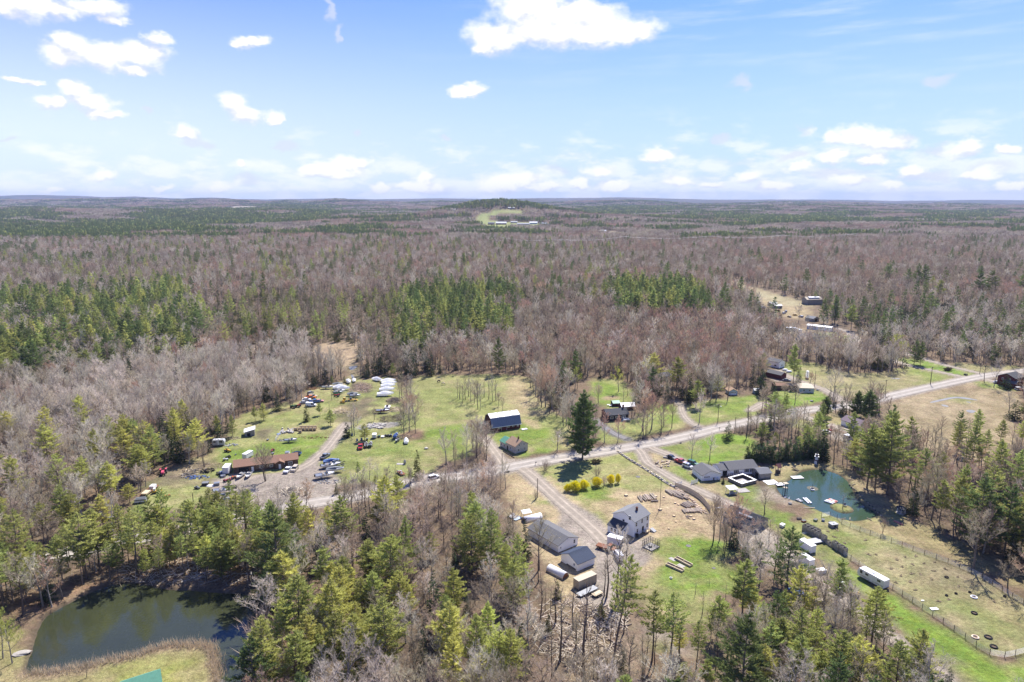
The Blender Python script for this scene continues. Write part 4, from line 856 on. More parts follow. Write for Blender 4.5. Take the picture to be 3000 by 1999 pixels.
HAND = [  # tile, base x, base y, top y, kind, width factor, label
    ('C',1768,1035,330,'pine_giant',1.05,'huge dark pine standing alone on the lawn beside the road'),
    ('C',650,925,590,'maple',1.0,'broad leafless tree left of the barn, nearer the field'),('C',738,895,620,'maple',1.0,'broad leafless tree close to the left gable of the barn'),
    ('C',490,405,205,'brown',.7),('C',570,425,200,'brown',.8),('C',625,440,210,'grey',.8),('C',700,520,235,'brown',.85),('C',722,532,260,'grey',.7),('C',762,400,190,'slender',1),('C',845,440,165,'grey',.7),
    ('C',880,430,180,'slender',1),('C',660,465,220,'brown',.8),('C',912,490,330,'maple',.8),('C',540,465,270,'brown',.7),('C',690,400,210,'slender',1.2),('C',810,420,190,'slender',1),('C',950,540,400,'brown',.9),('C',600,390,195,'slender',1.2),('C',515,420,210,'slender',1.3),
    ('C',1235,300,70,'brown',1),('C',1290,390,60,'grey',1),('C',1340,440,70,'red',1),('C',1385,495,120,'red',1.1),('C',1450,520,100,'red',1),('C',1500,480,90,'grey',1),('C',1430,570,250,'brown',1),('C',1350,500,180,'brown',1),('C',1260,350,140,'brown',1),('C',1310,440,200,'brown',.9),
    ('C',1640,720,400,'grey',.9),('C',1600,690,400,'grey',1),('C',1560,650,380,'brown',1),('C',1500,610,380,'brown',.9),('C',1620,720,450,'brown',.8),('C',1570,700,480,'grey',.8),('C',1530,560,300,'brown',1),('C',1610,600,330,'grey',1),
    ('C',1690,325,90,'willow',1,'taller budding tree at the left end of the back garden'),('G',710,665,430,'willow',1,'rounded budding tree above the garden behind the dark house'),
    ('C',1385,1145,1040,'shrub',.9,'bare round shrub between the road and the drive junction'),('C',1915,1205,1100,'shrub',.8,'bare shrub below the huge dark pine'),('D',342,608,530,'shrub',.5,'bare shrub at the foot of a pole in the dry field'),('D',915,492,412,'shrub',.7,'leafless shrub within the yellow bush row'),
    ('D',608,540,484,'forsythia',1,'leftmost and smallest round yellow bush of the row'),('D',670,542,460,'forsythia',1,'second yellow bush from the left, touching the smallest'),('D',742,520,450,'forsythia',1.05,'third yellow bush from the left, wide and low'),('D',850,500,427,'forsythia',1,'yellow bush standing apart in the middle of the row'),
    ('D',970,480,405,'forsythia',.75,'yellow bush just right of the leafless shrub'),('D',1026,474,398,'forsythia',.5,'narrow yellow bush at the right end of the row'),
    ('H',640,1085,918,'pine_giant',1.35,'rounded dark pine by the road junction, left of two spruces'),('H',1005,1118,862,'pine_giant',1.5,'widest dark pine beside the road, with a forked trunk'),('H',912,1088,868,'pine_giant',1.25,'dark pine just left of the widest roadside pine'),('H',785,1075,922,'spruce',1.35,'larger of two young spruces by the junction'),('H',715,1010,918,'spruce',1.2,'smaller of two young spruces by the junction'),
    ('E',727,432,268,'spruce',1.3,'lone young spruce on the bright lawn by the road'),('E',398,638,400,'grey',.9,'small bare tree on the lawn behind the parked cars'),('E',560,620,372,'grey',.9,'taller bare lawn tree behind the long white house'),
    ('E',1030,470,268,'pine',1.3),('E',1160,490,358,'pine',1.2),('E',1440,560,300,'pine',1.1),('E',1040,480,385,'spruce',1.2),('E',1600,640,260,'spruce',.8),('E',1470,420,260,'spruce',.9),('E',1375,430,320,'spruce',.9),
    ('E',905,395,85,'slender',1),('E',1105,340,95,'brown',.9),('E',1150,355,75,'grey',1),('E',1190,335,85,'brown',1),('E',1310,420,150,'grey',1),('E',1285,380,160,'brown',.9),('E',1345,400,150,'brown',1),('E',1060,330,160,'brown',.9),('E',1230,330,140,'brown',.9),('E',1240,420,270,'brown',.8),
    ('E',820,370,300,'shrub',1.2),('E',870,365,300,'shrub',1.2),('E',930,350,280,'shrub',1.2),('E',980,340,260,'shrub',1.2),
    ('E',2010,875,290,'pine',1.1,'big pine with a dark trunk at the right bank of the clear pond'),('E',2075,885,330,'pine',1.1),('E',2190,940,190,'pine',1.1),('E',1880,700,420,'pine_light',1.2),('E',1930,640,330,'pine',1),('E',2180,760,120,'pine_dark',.9),('E',1820,690,450,'grey',1),('E',1780,640,400,'brown',1),('E',1700,620,330,'brown',1),
    ('F',1445,352,10,'pine',1.0,'pine nearest the path behind the garden fence, with an open crown'),('F',1565,410,-20,'pine',.9),('F',1710,540,-30,'pine_dark',1.15,'tallest dark pine above the fenced pasture'),('F',1790,480,-90,'pine',1),('F',1940,565,50,'pine_dark',1.1),('F',2060,600,120,'pine',1),('F',1600,330,-100,'pine',.8),('F',1900,380,-60,'slender',1),('F',1205,140,-80,'slender',1),('F',1330,250,-40,'brown',.8),('F',2100,520,40,'pine_light',1),
    ('F',1960,250,-20,'slender',1),('F',1010,425,300,'maple',.8,'bare spreading bush between the clear pond and the fence'),('F',1250,230,120,'shrub',1.2),
    ('F',275,835,388,'pine_dark',1.3,'large dark pine in front of the white storage sheds'),('F',60,640,480,'pine_dark',1.1),('F',240,1110,858,'pine',1.1),('F',350,1480,1005,'pine',1),('F',480,1380,990,'pine_light',.9),('F',210,1560,1080,'pine',1),('F',790,1720,1215,'pine_light',1.0),('F',560,1040,680,'grey',1,'bare tree in front of the parked white pickup'),('F',730,1180,830,'brown',1),('F',650,1140,860,'brown',1),('F',1000,1450,1060,'brown',.9),('F',930,1480,1250,'spruce',.9),('F',830,1300,1130,'spruce',.8),
    ('F',870,1330,1040,'slender',1),('F',1105,1600,1440,'spruce',.9),('F',1205,1560,1400,'spruce',.9),('F',1515,1590,1450,'spruce',1),('F',1060,1250,1110,'brown',.9),('F',80,1500,1120,'brown',.9),('F',480,780,660,'shrub',1),('F',160,1560,1280,'slender',1),('F',1300,1600,1420,'brown',1),
    ('E',590,1370,920,'maple',.8,'tall many-stemmed bare tree between the wood chips and the drive'),('E',650,1350,1000,'grey',.8),('E',745,1400,1050,'red',1.2,'reddish budding tree beside the dark-roofed shed'),('E',780,1420,1240,'spruce',1.5),('E',890,1570,1370,'pine_dark',1.2,'short dark pine left of the large dark pine'),('E',1105,1400,1160,'brown',1),('E',985,1330,1150,'grey',.9),('E',700,1480,1200,'brown',1),('E',860,1480,1280,'brown',1),('E',690,1440,1180,'maple',.6),
    ('D',1050,1430,860,'grey',.75,'grey tree in front of the porch of the tall white house'),('D',1022,1460,900,'slender',1.2),('D',935,1430,990,'slender',1.2),('D',1085,1400,900,'slender',1.4),('D',915,1420,1080,'slender',1),
    ('K',880,800,-80,'pine_tall',.85,'tall leaning pine at the front edge of the yard'),('K',1205,850,245,'pine_tall',1.1,'left one of two tall pines below the bright lawn'),('K',1365,890,245,'pine_tall',1.1,'right one of two tall pines below the bright lawn'),('K',1590,915,490,'pine_tall',1.0,'shorter thin pine right of the two tall pines'),('K',1440,870,480,'slender',1),('K',1165,840,560,'slender',1),('K',1225,900,560,'slender',1),
    ('K',945,1060,760,'hemlock',1),('K',1470,1150,860,'pine',1.2),('K',1680,1100,830,'pine',1.2),('K',1640,440,230,'slender',.9),('K',1790,560,330,'slender',1.1,'small bare fruit tree at the edge of the bright lawn'),('K',1580,270,150,'slender',1),('K',1840,300,160,'slender',1),('K',1700,200,135,'slender',1),('K',1760,520,350,'slender',1.4),('K',1915,350,280,'shrub',.5),
    ('K',150,480,40,'birch',1),('K',250,520,60,'slender',1),('K',370,520,90,'slender',1.2),('K',420,850,180,'slender',1),('K',520,570,160,'slender',1.2),('K',640,650,320,'slender',1),('K',620,1010,60,'slender',1),('K',335,1040,540,'slender',1),('K',250,700,500,'birch',1.3),('K',755,600,380,'slender',1),('K',850,700,420,'slender',.9),('K',310,600,430,'hemlock',.9),('K',20,420,-60,'pine',.9),('K',1880,1000,750,'spruce',.9),
    ('K',2150,940,360,'brown',.9),('K',2040,800,400,'slender',1.3),('K',2300,1000,480,'pine',1),('K',2250,640,240,'pine_dark',1),
    ('G',1045,610,285,'pine_light',1.2,'wide pine behind the garden of the dark house'),('G',1280,690,315,'pine',1.1),('G',1475,812,545,'pine',1.2,'pine at the top of the looping drive'),('G',1485,570,415,'pine',1),('G',1680,690,490,'pine',1.2),('G',1600,660,520,'spruce',.9),('G',1570,590,430,'spruce',.9),('G',1595,600,440,'spruce',.8),('G',1630,600,440,'spruce',.8),('G',2110,670,450,'spruce',1.3),('G',2232,745,575,'spruce',1.6,'spruce at the left end of the low ranch house'),('G',1010,330,248,'spruce',1),('G',530,530,430,'spruce',1),
    ('G',950,1055,700,'red',1,'reddish budding tree right of the dark house'),('G',1035,1035,680,'red',1.2,'large reddish tree beside two roadside poles'),('G',1155,1002,680,'brown',.9),('G',1240,1022,710,'brown',.8),('G',1510,972,655,'grey',.8,'bare tree inside the curve of the looping drive'),('G',1450,0,0,'skip',1),('G',870,895,600,'brown',.9),('G',760,790,590,'slender',1),('G',800,705,560,'slender',1),('G',510,780,570,'maple',.8),('G',1975,1095,770,'slender',1),('G',1190,750,560,'brown',1),('G',900,650,500,'grey',1),
    ('G',1100,680,560,'grey',1),('G',1000,650,480,'grey',.9),('G',1620,760,560,'grey',.8),('G',1790,750,480,'slender',1),
    ('A',420,960,570,'pine_light',1.2),('A',480,1010,620,'pine',1),('A',220,980,640,'pine_light',1.1),('A',310,900,555,'pine',1),('A',350,1100,790,'pine_light',1.3),('A',880,920,555,'pine_light',1,'yellow-green pine with a bare trunk left of the junk yard'),('A',575,950,683,'spruce',.9),('A',640,930,673,'spruce',.9),('A',722,965,700,'spruce',.9),('A',1078,765,553,'spruce',1.3,'full dark spruce left of the small shed'),('A',1200,720,520,'pine',.7),('A',690,950,640,'spruce',.7),('A',610,960,740,'slender',1),
    ('A',1405,578,440,'pine',.9,'smaller of two young pines above the small shed'),('A',1482,570,408,'pine',1.05,'larger of two young pines above the small shed'),('A',1490,1130,780,'maple',1.05,'large bare tree in the turning circle of the brown house'),('A',932,1000,720,'maple',.9),('A',990,1370,1190,'pine',1),('A',780,1560,1310,'pine',1.2),('A',90,1330,950,'pine_light',1.2),('A',250,1330,1150,'pine_light',1.2),('A',0,1250,940,'pine',1.1),('A',1075,1470,1230,'birch',1),('A',400,1180,960,'grey',.9),('A',340,1200,980,'grey',1),('A',800,960,700,'grey',.9),
    ('A',1440,1470,1210,'slender',1),('A',1560,1420,1250,'slender',1.3),
    ('B',660,772,588,'pine',1.3,'bushy young pine beside the boat yard drive'),('B',540,655,515,'pine',1.2,'young pine in front of the parked white van'),('B',385,725,540,'hemlock',1.1,'brownish young conifer left of the drive'),('B',850,905,735,'spruce',1.6,'dense dark spruce at the bend of the boat yard drive'),('B',1055,940,750,'pine_light',1.3,'young pine above the red pickup'),('B',930,890,540,'grey',.9),('B',905,880,600,'slender',1.2),('B',1165,715,560,'maple',.8),('B',970,760,570,'red',.8),
    ('B',1480,450,185,'brown',.9),('B',1540,470,195,'brown',1),('B',1590,490,200,'grey',.9),('B',1450,470,240,'brown',.8),('B',1560,700,400,'red',1.1),('B',1625,760,420,'red',1),('B',1500,870,560,'brown',1),('B',1565,850,520,'grey',1),('B',1665,650,400,'brown',.9),('B',1475,800,560,'brown',.9),('B',1530,600,350,'brown',1),('B',1600,620,350,'grey',1),('B',1640,860,600,'brown',.9),('B',1500,640,430,'brown',.9),
    ('B',600,295,95,'spruce',1),('B',675,485,325,'slender',1,'thin tree standing in front of the wrapped boats'),('B',1380,195,50,'pine',1),('B',1090,225,105,'spruce',1.3),('B',1045,215,90,'spruce',1.2),('B',820,280,185,'spruce',1),('B',500,290,120,'spruce',.8),('B',270,250,60,'spruce',.9),('B',645,590,480,'slender',1),('B',680,290,195,'pine',.8),('B',230,560,380,'grey',1),('B',200,560,330,'brown',1),('B',50,600,370,'spruce',1.1),
    ('B',975,1372,1180,'pine',.8),('B',1110,1395,1150,'grey',.8),('B',1200,1385,1220,'grey',.9),('B',1660,1390,1060,'hemlock',.9),('B',1410,1470,1200,'slender',.7),('B',1250,1500,1350,'pine_light',1.2),('B',1580,1440,1260,'pine',.9),('B',1180,1440,1340,'pine',1),('B',730,1560,1420,'hemlock',1),('B',1520,1450,1300,'slender',1),('B',380,1570,1480,'spruce',1),
    ('H',1250,622,378,'willow',1.1,'tallest budding tree, over the fork of two far drives'),('H',1405,640,425,'pine_dark',.9,'left one of two dark conifers on the strip between far drives'),('H',1458,645,440,'pine_dark',.9,'right one of two dark conifers on the strip between far drives'),('H',290,935,790,'maple',.9,'spreading bare tree in front of the low ranch house'),('H',188,940,795,'spruce',1.3),('H',88,905,680,'spruce',1.3),('H',2192,850,730,'spruce',1.8,'stout spruce beside the dark red house'),('H',2095,840,590,'grey',.8,'tall bare tree beside the parked silver car'),
    ('H',2270,1115,950,'spruce',1.8),('H',2220,1060,880,'grey',1.2),('H',860,345,125,'pine',1.1),('H',722,290,45,'pine_dark',.9),('H',622,290,70,'pine_dark',.8),('H',238,335,145,'spruce',1.2,'tall dark spruce left of the white camper'),('H',625,405,230,'grey',.9),('H',482,335,215,'grey',1),('H',410,280,120,'grey',.9),('H',1130,350,215,'pine',1),('H',1230,370,250,'pine',1),('H',1100,680,475,'hemlock',1.2),('H',1060,670,500,'hemlock',1.1),('H',810,925,790,'slender',1),('H',600,635,440,'grey',1),('H',690,655,540,'maple',1),
    ('H',1180,1260,1035,'pine',1.1),('H',1360,1330,1085,'pine',1.0),('H',1940,1260,1025,'pine',.9),('H',1790,1330,1040,'pine_dark',.8),('H',1770,1400,1130,'pine',.9),('H',2150,1300,1115,'pine',1),('H',2020,1400,1200,'pine',1),('H',1510,1350,1170,'brown',1),('H',1300,1290,1120,'slender',1),('H',1640,1250,1080,'brown',1),('H',1560,1300,1150,'slender',1),('H',1870,1280,1100,'brown',.9),('H',2250,1350,1140,'brown',1),('H',2330,1340,1120,'pine_light',1),('H',2345,1120,950,'pine',1),
    ('N',1395,640,500,'pine_dark',1.3),('N',1420,640,505,'pine_dark',1.2),('N',515,505,388,'pine_dark',1),('N',1226,595,478,'pine_dark',1.2),('N',1548,685,528,'pine_dark',1),('N',1610,680,500,'pine_dark',1),('N',1658,690,492,'pine_dark',1.2),('N',1770,775,610,'pine',1.1),('N',1715,710,585,'pine',1.2),('N',2032,745,528,'pine_dark',1.1),('N',2122,735,518,'pine_dark',1.1),('N',2340,735,525,'pine_dark',1.1),('N',40,600,470,'pine_dark',1),('N',90,620,510,'pine_dark',1),('N',2235,408,342,'pine_dark',1.2),('N',1132,408,352,'pine',1.1),
    ('N',200,900,775,'pine_dark',1),('N',118,850,725,'pine_dark',1),('N',300,690,600,'pine_dark',1.3),('N',380,690,625,'pine',1.1),('N',205,660,590,'spruce',1.2),('L',1590,497,433,'spruce',1.8),('L',1865,672,608,'pine',1.1),('L',1562,665,608,'spruce',1.6),('L',432,455,393,'pine_dark',1.2),('L',1450,430,380,'pine',1.2),('L',755,600,562,'spruce',1),('L',880,640,555,'pine',1.2),('L',1080,740,660,'spruce',1.5),('L',1545,820,735,'spruce',1.3),
]
for i in range(19):   # clipped cedar row behind the clear pond
    cx, cyy, ct = [(912,602,470),(950,622,452),(985,632,452),(1018,636,468),(1050,640,462),(1085,642,452),(1112,646,472),(1142,642,452),(1200,628,468),(1250,622,428),(1285,620,432),(1340,626,430),(1372,616,438),
                   (1420,606,390),(1462,604,398),(1500,604,400),(1542,604,392),(1590,612,418),(1618,612,428)][i]
    HAND.append(('E', cx, cyy, ct, 'cedar',1.6))
LANDM = [('the huge dark pine','C',1768,1035),('the white gambrel-roofed barn','C',990,700),('the small white house by the road','C',1130,950),('the tall white house','D',1130,860),('the long white garage','D',480,980),('the metal-roofed garage','D',700,1150),
         ('the drum-shaped shelter','D',520,1220),('the raised garden beds','D',1540,1150),('the long white ranch house','E',700,750),('the clear pond','E',1600,900),('the white lighthouse ornament','E',1540,650),('the white travel trailer','F',930,790),('the fenced pasture','F',1500,800),
         ('the storage sheds by the cages','F',430,520),('the brown ranch house','A',1500,970),('the small wooden shed','A',1320,690),('the wrapped boats','B',1310,350),('the boat yard','B',900,450),('the olive pond','I',1100,1000),('the marsh clearing','L',2300,1130),
         ('the dark house with white windows','G',700,900),('the looping drive','G',1400,900),('the low ranch house','H',400,870),('the mown hay field','H',900,800),('the dark red house','H',2280,820),('the wet straw field','H',1700,950),('the two far mobile homes','H',600,320),('the horse field','C',300,400),
         ('the ground strewn with fallen logs','K',640,640),('the sloping brush','J',1500,1350),('the roadside wood','J',1000,1000),('the pond end wood','J',500,500),('the reed bank','I',1300,1320),('the turning circle','A',1490,1140),('the tractor path','F',1400,1400),('the road bend','S',1105,1442),('the left road end','S',300,1600),('the tree belt of the horse field','C',700,450),('the patch of tall pines','Z',1500,720),('the conifer belt','Z',700,740),('the left pine stand','Z',200,800),('the far straw clearing','N',550,690)]
LMW = [(n, W(t, x, y)) for n, t, x, y in LANDM]
def where(X, Y):
    best = min(LMW, key=lambda q: (q[1][0] - X) ** 2+(q[1][1] - Y) ** 2)
    dx, dy = X - best[1][0], Y - best[1][1]; d = math.hypot(dx, dy)
    side = ('right of' if dx > 0 else 'left of') if abs(dx) > abs(dy)*1.1 else ('beyond' if dy > 0 else 'in front of')
    far_ = 'close ' if d < 28 else ('' if d < 80 else 'far ')
    if side == 'in front of' and far_ == 'far ': return f'well in front of {best[0]}', best[0]
    if side == 'beyond' and far_ == 'close ': return f'just beyond {best[0]}', best[0]
    if side == 'in front of' and far_ == 'close ': return f'just in front of {best[0]}', best[0]
    return f'{far_}{side} {best[0]}', best[0]

def gather_trees():
    T = []   # X, Y, h, kind, width, label, hand
    for e in HAND:
        t, x, y, yt, k, w = e[:6]
        if k == 'skip': continue
        X, Y = W(t, x, y); h = float(height_at(t, X, Y, yt)); h = max(1.2, min(h, 31))
        T.append((X, Y, h, k, w*(1.4 if k == 'spruce' else 1), e[6] if len(e) > 6 else None, True))
    HX = np.array([q[0] for q in T]); HY = np.array([q[1] for q in T]); HR = np.array([1.2 if q[3] in ('shrub','forsythia','cedar') else 2.6 for q in T])
    out = []
    Ymax = 1750
    y = 78.0; pts = []
    while y < Ymax:
        s = 4.6 if y < 450 else 5.4+(y - 450) * .0016
        hw = y * .80+75
        xs = np.arange(-hw, hw, s); xs = xs+rng.uniform(-.48,.48, len(xs))*s
        pts.append(np.stack([xs, y+rng.uniform(-.45,.45, len(xs))*s, np.full(len(xs), s)],1)); y += s
    P = np.concatenate(pts); X, Y = P[:, 0], P[:, 1]
    ok = np.ones(len(X), bool); n1 = fbm(X/9, Y/9,90,2) - .5; nb = (fbm(X/45, Y/90,91,4) - .5)*np.clip((Y - 330) * .35,5,200)
    for i in CLEAR_IDX:
        poly = GW[i][0]
        x0, y0 = poly.min(0) - 6; x1, y1 = poly.max(0)+6
        m = ok & (X > x0) & (X < x1) & (Y > y0) & (Y < y1)
        if not m.any(): continue
        if GW[i][1] is MARSH and GW[i][4] >= 1: thr = -6
        else: thr = .8
        sd_ = poly_sd(poly, X[m], Y[m])+n1[m]*6
        idx = np.where(m)[0]; ok[idx[sd_ < thr]] = False
    for poly in OPENW:
        x0, y0 = poly.min(0); x1, y1 = poly.max(0); m = ok & (X > x0) & (X < x1) & (Y > y0) & (Y < y1)
        idx = np.where(m)[0]
        if len(idx): ok[idx[poly_sd(poly, X[idx], Y[idx]) < 0]] = False
    for (n, pts_, w, k) in ROADW:
        x0, y0 = pts_.min(0) - 9; x1, y1 = pts_.max(0)+9; m = ok & (X > x0) & (X < x1) & (Y > y0) & (Y < y1)
        idx = np.where(m)[0]
        if len(idx): ok[idx[line_d(pts_, X[idx], Y[idx]) < w/2+1.8]] = False
    for P_ in (POND_BIG, POND_2)+tuple(p for _, p in YARDW):
        x0, y0 = P_.min(0) - 9; x1, y1 = P_.max(0)+9; m = ok & (X > x0) & (X < x1) & (Y > y0) & (Y < y1)
        idx = np.where(m)[0]
        if len(idx): ok[idx[poly_sd(P_, X[idx], Y[idx]) < 1.6]] = False
    for kx, ky, kr in KEEP:
        ok &= (X - kx) ** 2+(Y - ky) ** 2 > (kr+1.5) ** 2
    for hx, hy, hr in zip(HX, HY, HR): ok &= (X - hx) ** 2+(Y - hy) ** 2 > hr ** 2
    # zones
    n = len(X); zone = np.full(n, -1)
    for zi, (poly, k, d, h) in enumerate(ZW):
        x0, y0 = poly.min(0); x1, y1 = poly.max(0); m = (X > x0) & (X < x1) & (Y > y0) & (Y < y1)
        idx = np.where(m)[0]
        if len(idx): zone[idx[poly_sd(poly, X[idx], Y[idx])+nb[idx] < 0]] = zi
    cl = fbm(X/60, Y/60,33,3); cl2 = fbm(X/150, Y/150,44,3); cl3 = fbm(X/38, Y/38,55,3)
    ru = rng.random(n); rh = rng.random(n); rw = rng.random(n); rd = rng.random(n)
    dflt = dict(brown=.46, grey=.24, red=.13, spruce=.20, hemlock=.05, pine=.03, pine_dark=.05)
    for i in np.where(ok)[0]:
        if zone[i] >= 0: _, k, d, h = ZW[zone[i]]
        else: k, d, h = dflt, 1.0,1.0
        dd = .80*d
        if rd[i] > dd: continue
        w = {}
        for a, b in k.items():
            if a.startswith('pine') or a in ('spruce','hemlock'): b = b*(.3+max(0,(cl[i] - .38)*5)) if zone[i] >= 0 else b*(.25+max(0,(cl[i] - .4)*5))
            elif a == 'red': b = b*max(0,(cl2[i] - .36)*7)
            elif a in ('grey','birch'): b = b*max(.05,(cl3[i] - .25)*4)
            w[a] = b
        s = sum(w.values()); q = ru[i]*s; kk = None
        for a, b in w.items():
            q -= b
            if q <= 0: kk = a; break
        kk = kk or 'brown'
        H0 = dict(pine=18, pine_light=16.5, pine_dark=19, pine_tall=19, spruce=12.5, hemlock=11, grey=14, brown=13.5, red=12.5, slender=14, birch=14, willow=10, shrub=3, maple=13)[kk]
        hh = H0*h*(.62 + .74*rh[i])
        if kk.startswith('spruce'): hh *= .75 + .4*rw[i]
        out.append((X[i], Y[i], hh, kk, .8 + .45*rw[i], None, False))
    return T+out
TREES = None

def set_tags(o, label=None, cat=None, group=None, kind=None):
    if label: o['label'] = label
    if cat: o['category'] = cat
    if group: o['group'] = group
    if kind: o['kind'] = kind
    return o
def empty(name, x, y, z=0.0, rz=0.0, label=None, cat=None, group=None):
    o = bpy.data.objects.new(name, None); COL.objects.link(o); o.location = (x, y, z); o.rotation_euler = (0,0, rz); o.empty_display_size = .2
    return set_tags(o, label, cat, group)

def instancer(name, items, protos):
    """one woodland object: points carrying size, turn and model number"""
    n = len(items)
    pc = bpy.data.collections.new(name + '_models')
    for i, p in enumerate(protos):
        p.name = 'm%03d' % i; pc.objects.link(p)
    me = bpy.data.meshes.new(name); me.vertices.add(n)
    A = np.array([[a[0], a[1], a[2]] for a in items], np.float32); me.vertices.foreach_set('co', A.ravel())
    s = me.attributes.new('size','FLOAT_VECTOR','POINT'); s.data.foreach_set('vector', np.array([[a[4], a[4], a[3]] for a in items], np.float32).ravel())
    s = me.attributes.new('turn','FLOAT_VECTOR','POINT'); s.data.foreach_set('vector', np.array([[a[7] if len(a) > 7 else 0, a[8] if len(a) > 8 else 0, a[5]] for a in items], np.float32).ravel())
    s = me.attributes.new('model','INT','POINT'); s.data.foreach_set('value', np.array([a[6] for a in items], np.int32))
    o = bpy.data.objects.new(name, me); COL.objects.link(o); o['kind'] = 'stuff'
    ng = bpy.data.node_groups.new(name + '_nodes','GeometryNodeTree')
    ng.interface.new_socket('Geometry', in_out='INPUT', socket_type='NodeSocketGeometry'); ng.interface.new_socket('Geometry', in_out='OUTPUT', socket_type='NodeSocketGeometry')
    N = ng.nodes.new; L = ng.links.new
    gi = N('NodeGroupInput'); go = N('NodeGroupOutput'); m2p = N('GeometryNodeMeshToPoints'); ip = N('GeometryNodeInstanceOnPoints'); ci = N('GeometryNodeCollectionInfo')
    ci.inputs['Collection'].default_value = pc; ci.inputs['Separate Children'].default_value = True; ci.inputs['Reset Children'].default_value = True
    ip.inputs['Pick Instance'].default_value = True
    def attr(nm, ty):
        a = N('GeometryNodeInputNamedAttribute'); a.data_type = ty; a.inputs['Name'].default_value = nm; return a.outputs['Attribute']
    L(gi.outputs[0], m2p.inputs[0]); L(m2p.outputs[0], ip.inputs['Points']); L(ci.outputs[0], ip.inputs['Instance'])
    L(attr('model','INT'), ip.inputs['Instance Index'])
    er = N('FunctionNodeEulerToRotation'); L(attr('turn','FLOAT_VECTOR'), er.inputs[0]); L(er.outputs[0], ip.inputs['Rotation']); L(attr('size','FLOAT_VECTOR'), ip.inputs['Scale'])
    L(ip.outputs[0], go.inputs[0])
    md = o.modifiers.new('scatter','NODES'); md.node_group = ng
    return o

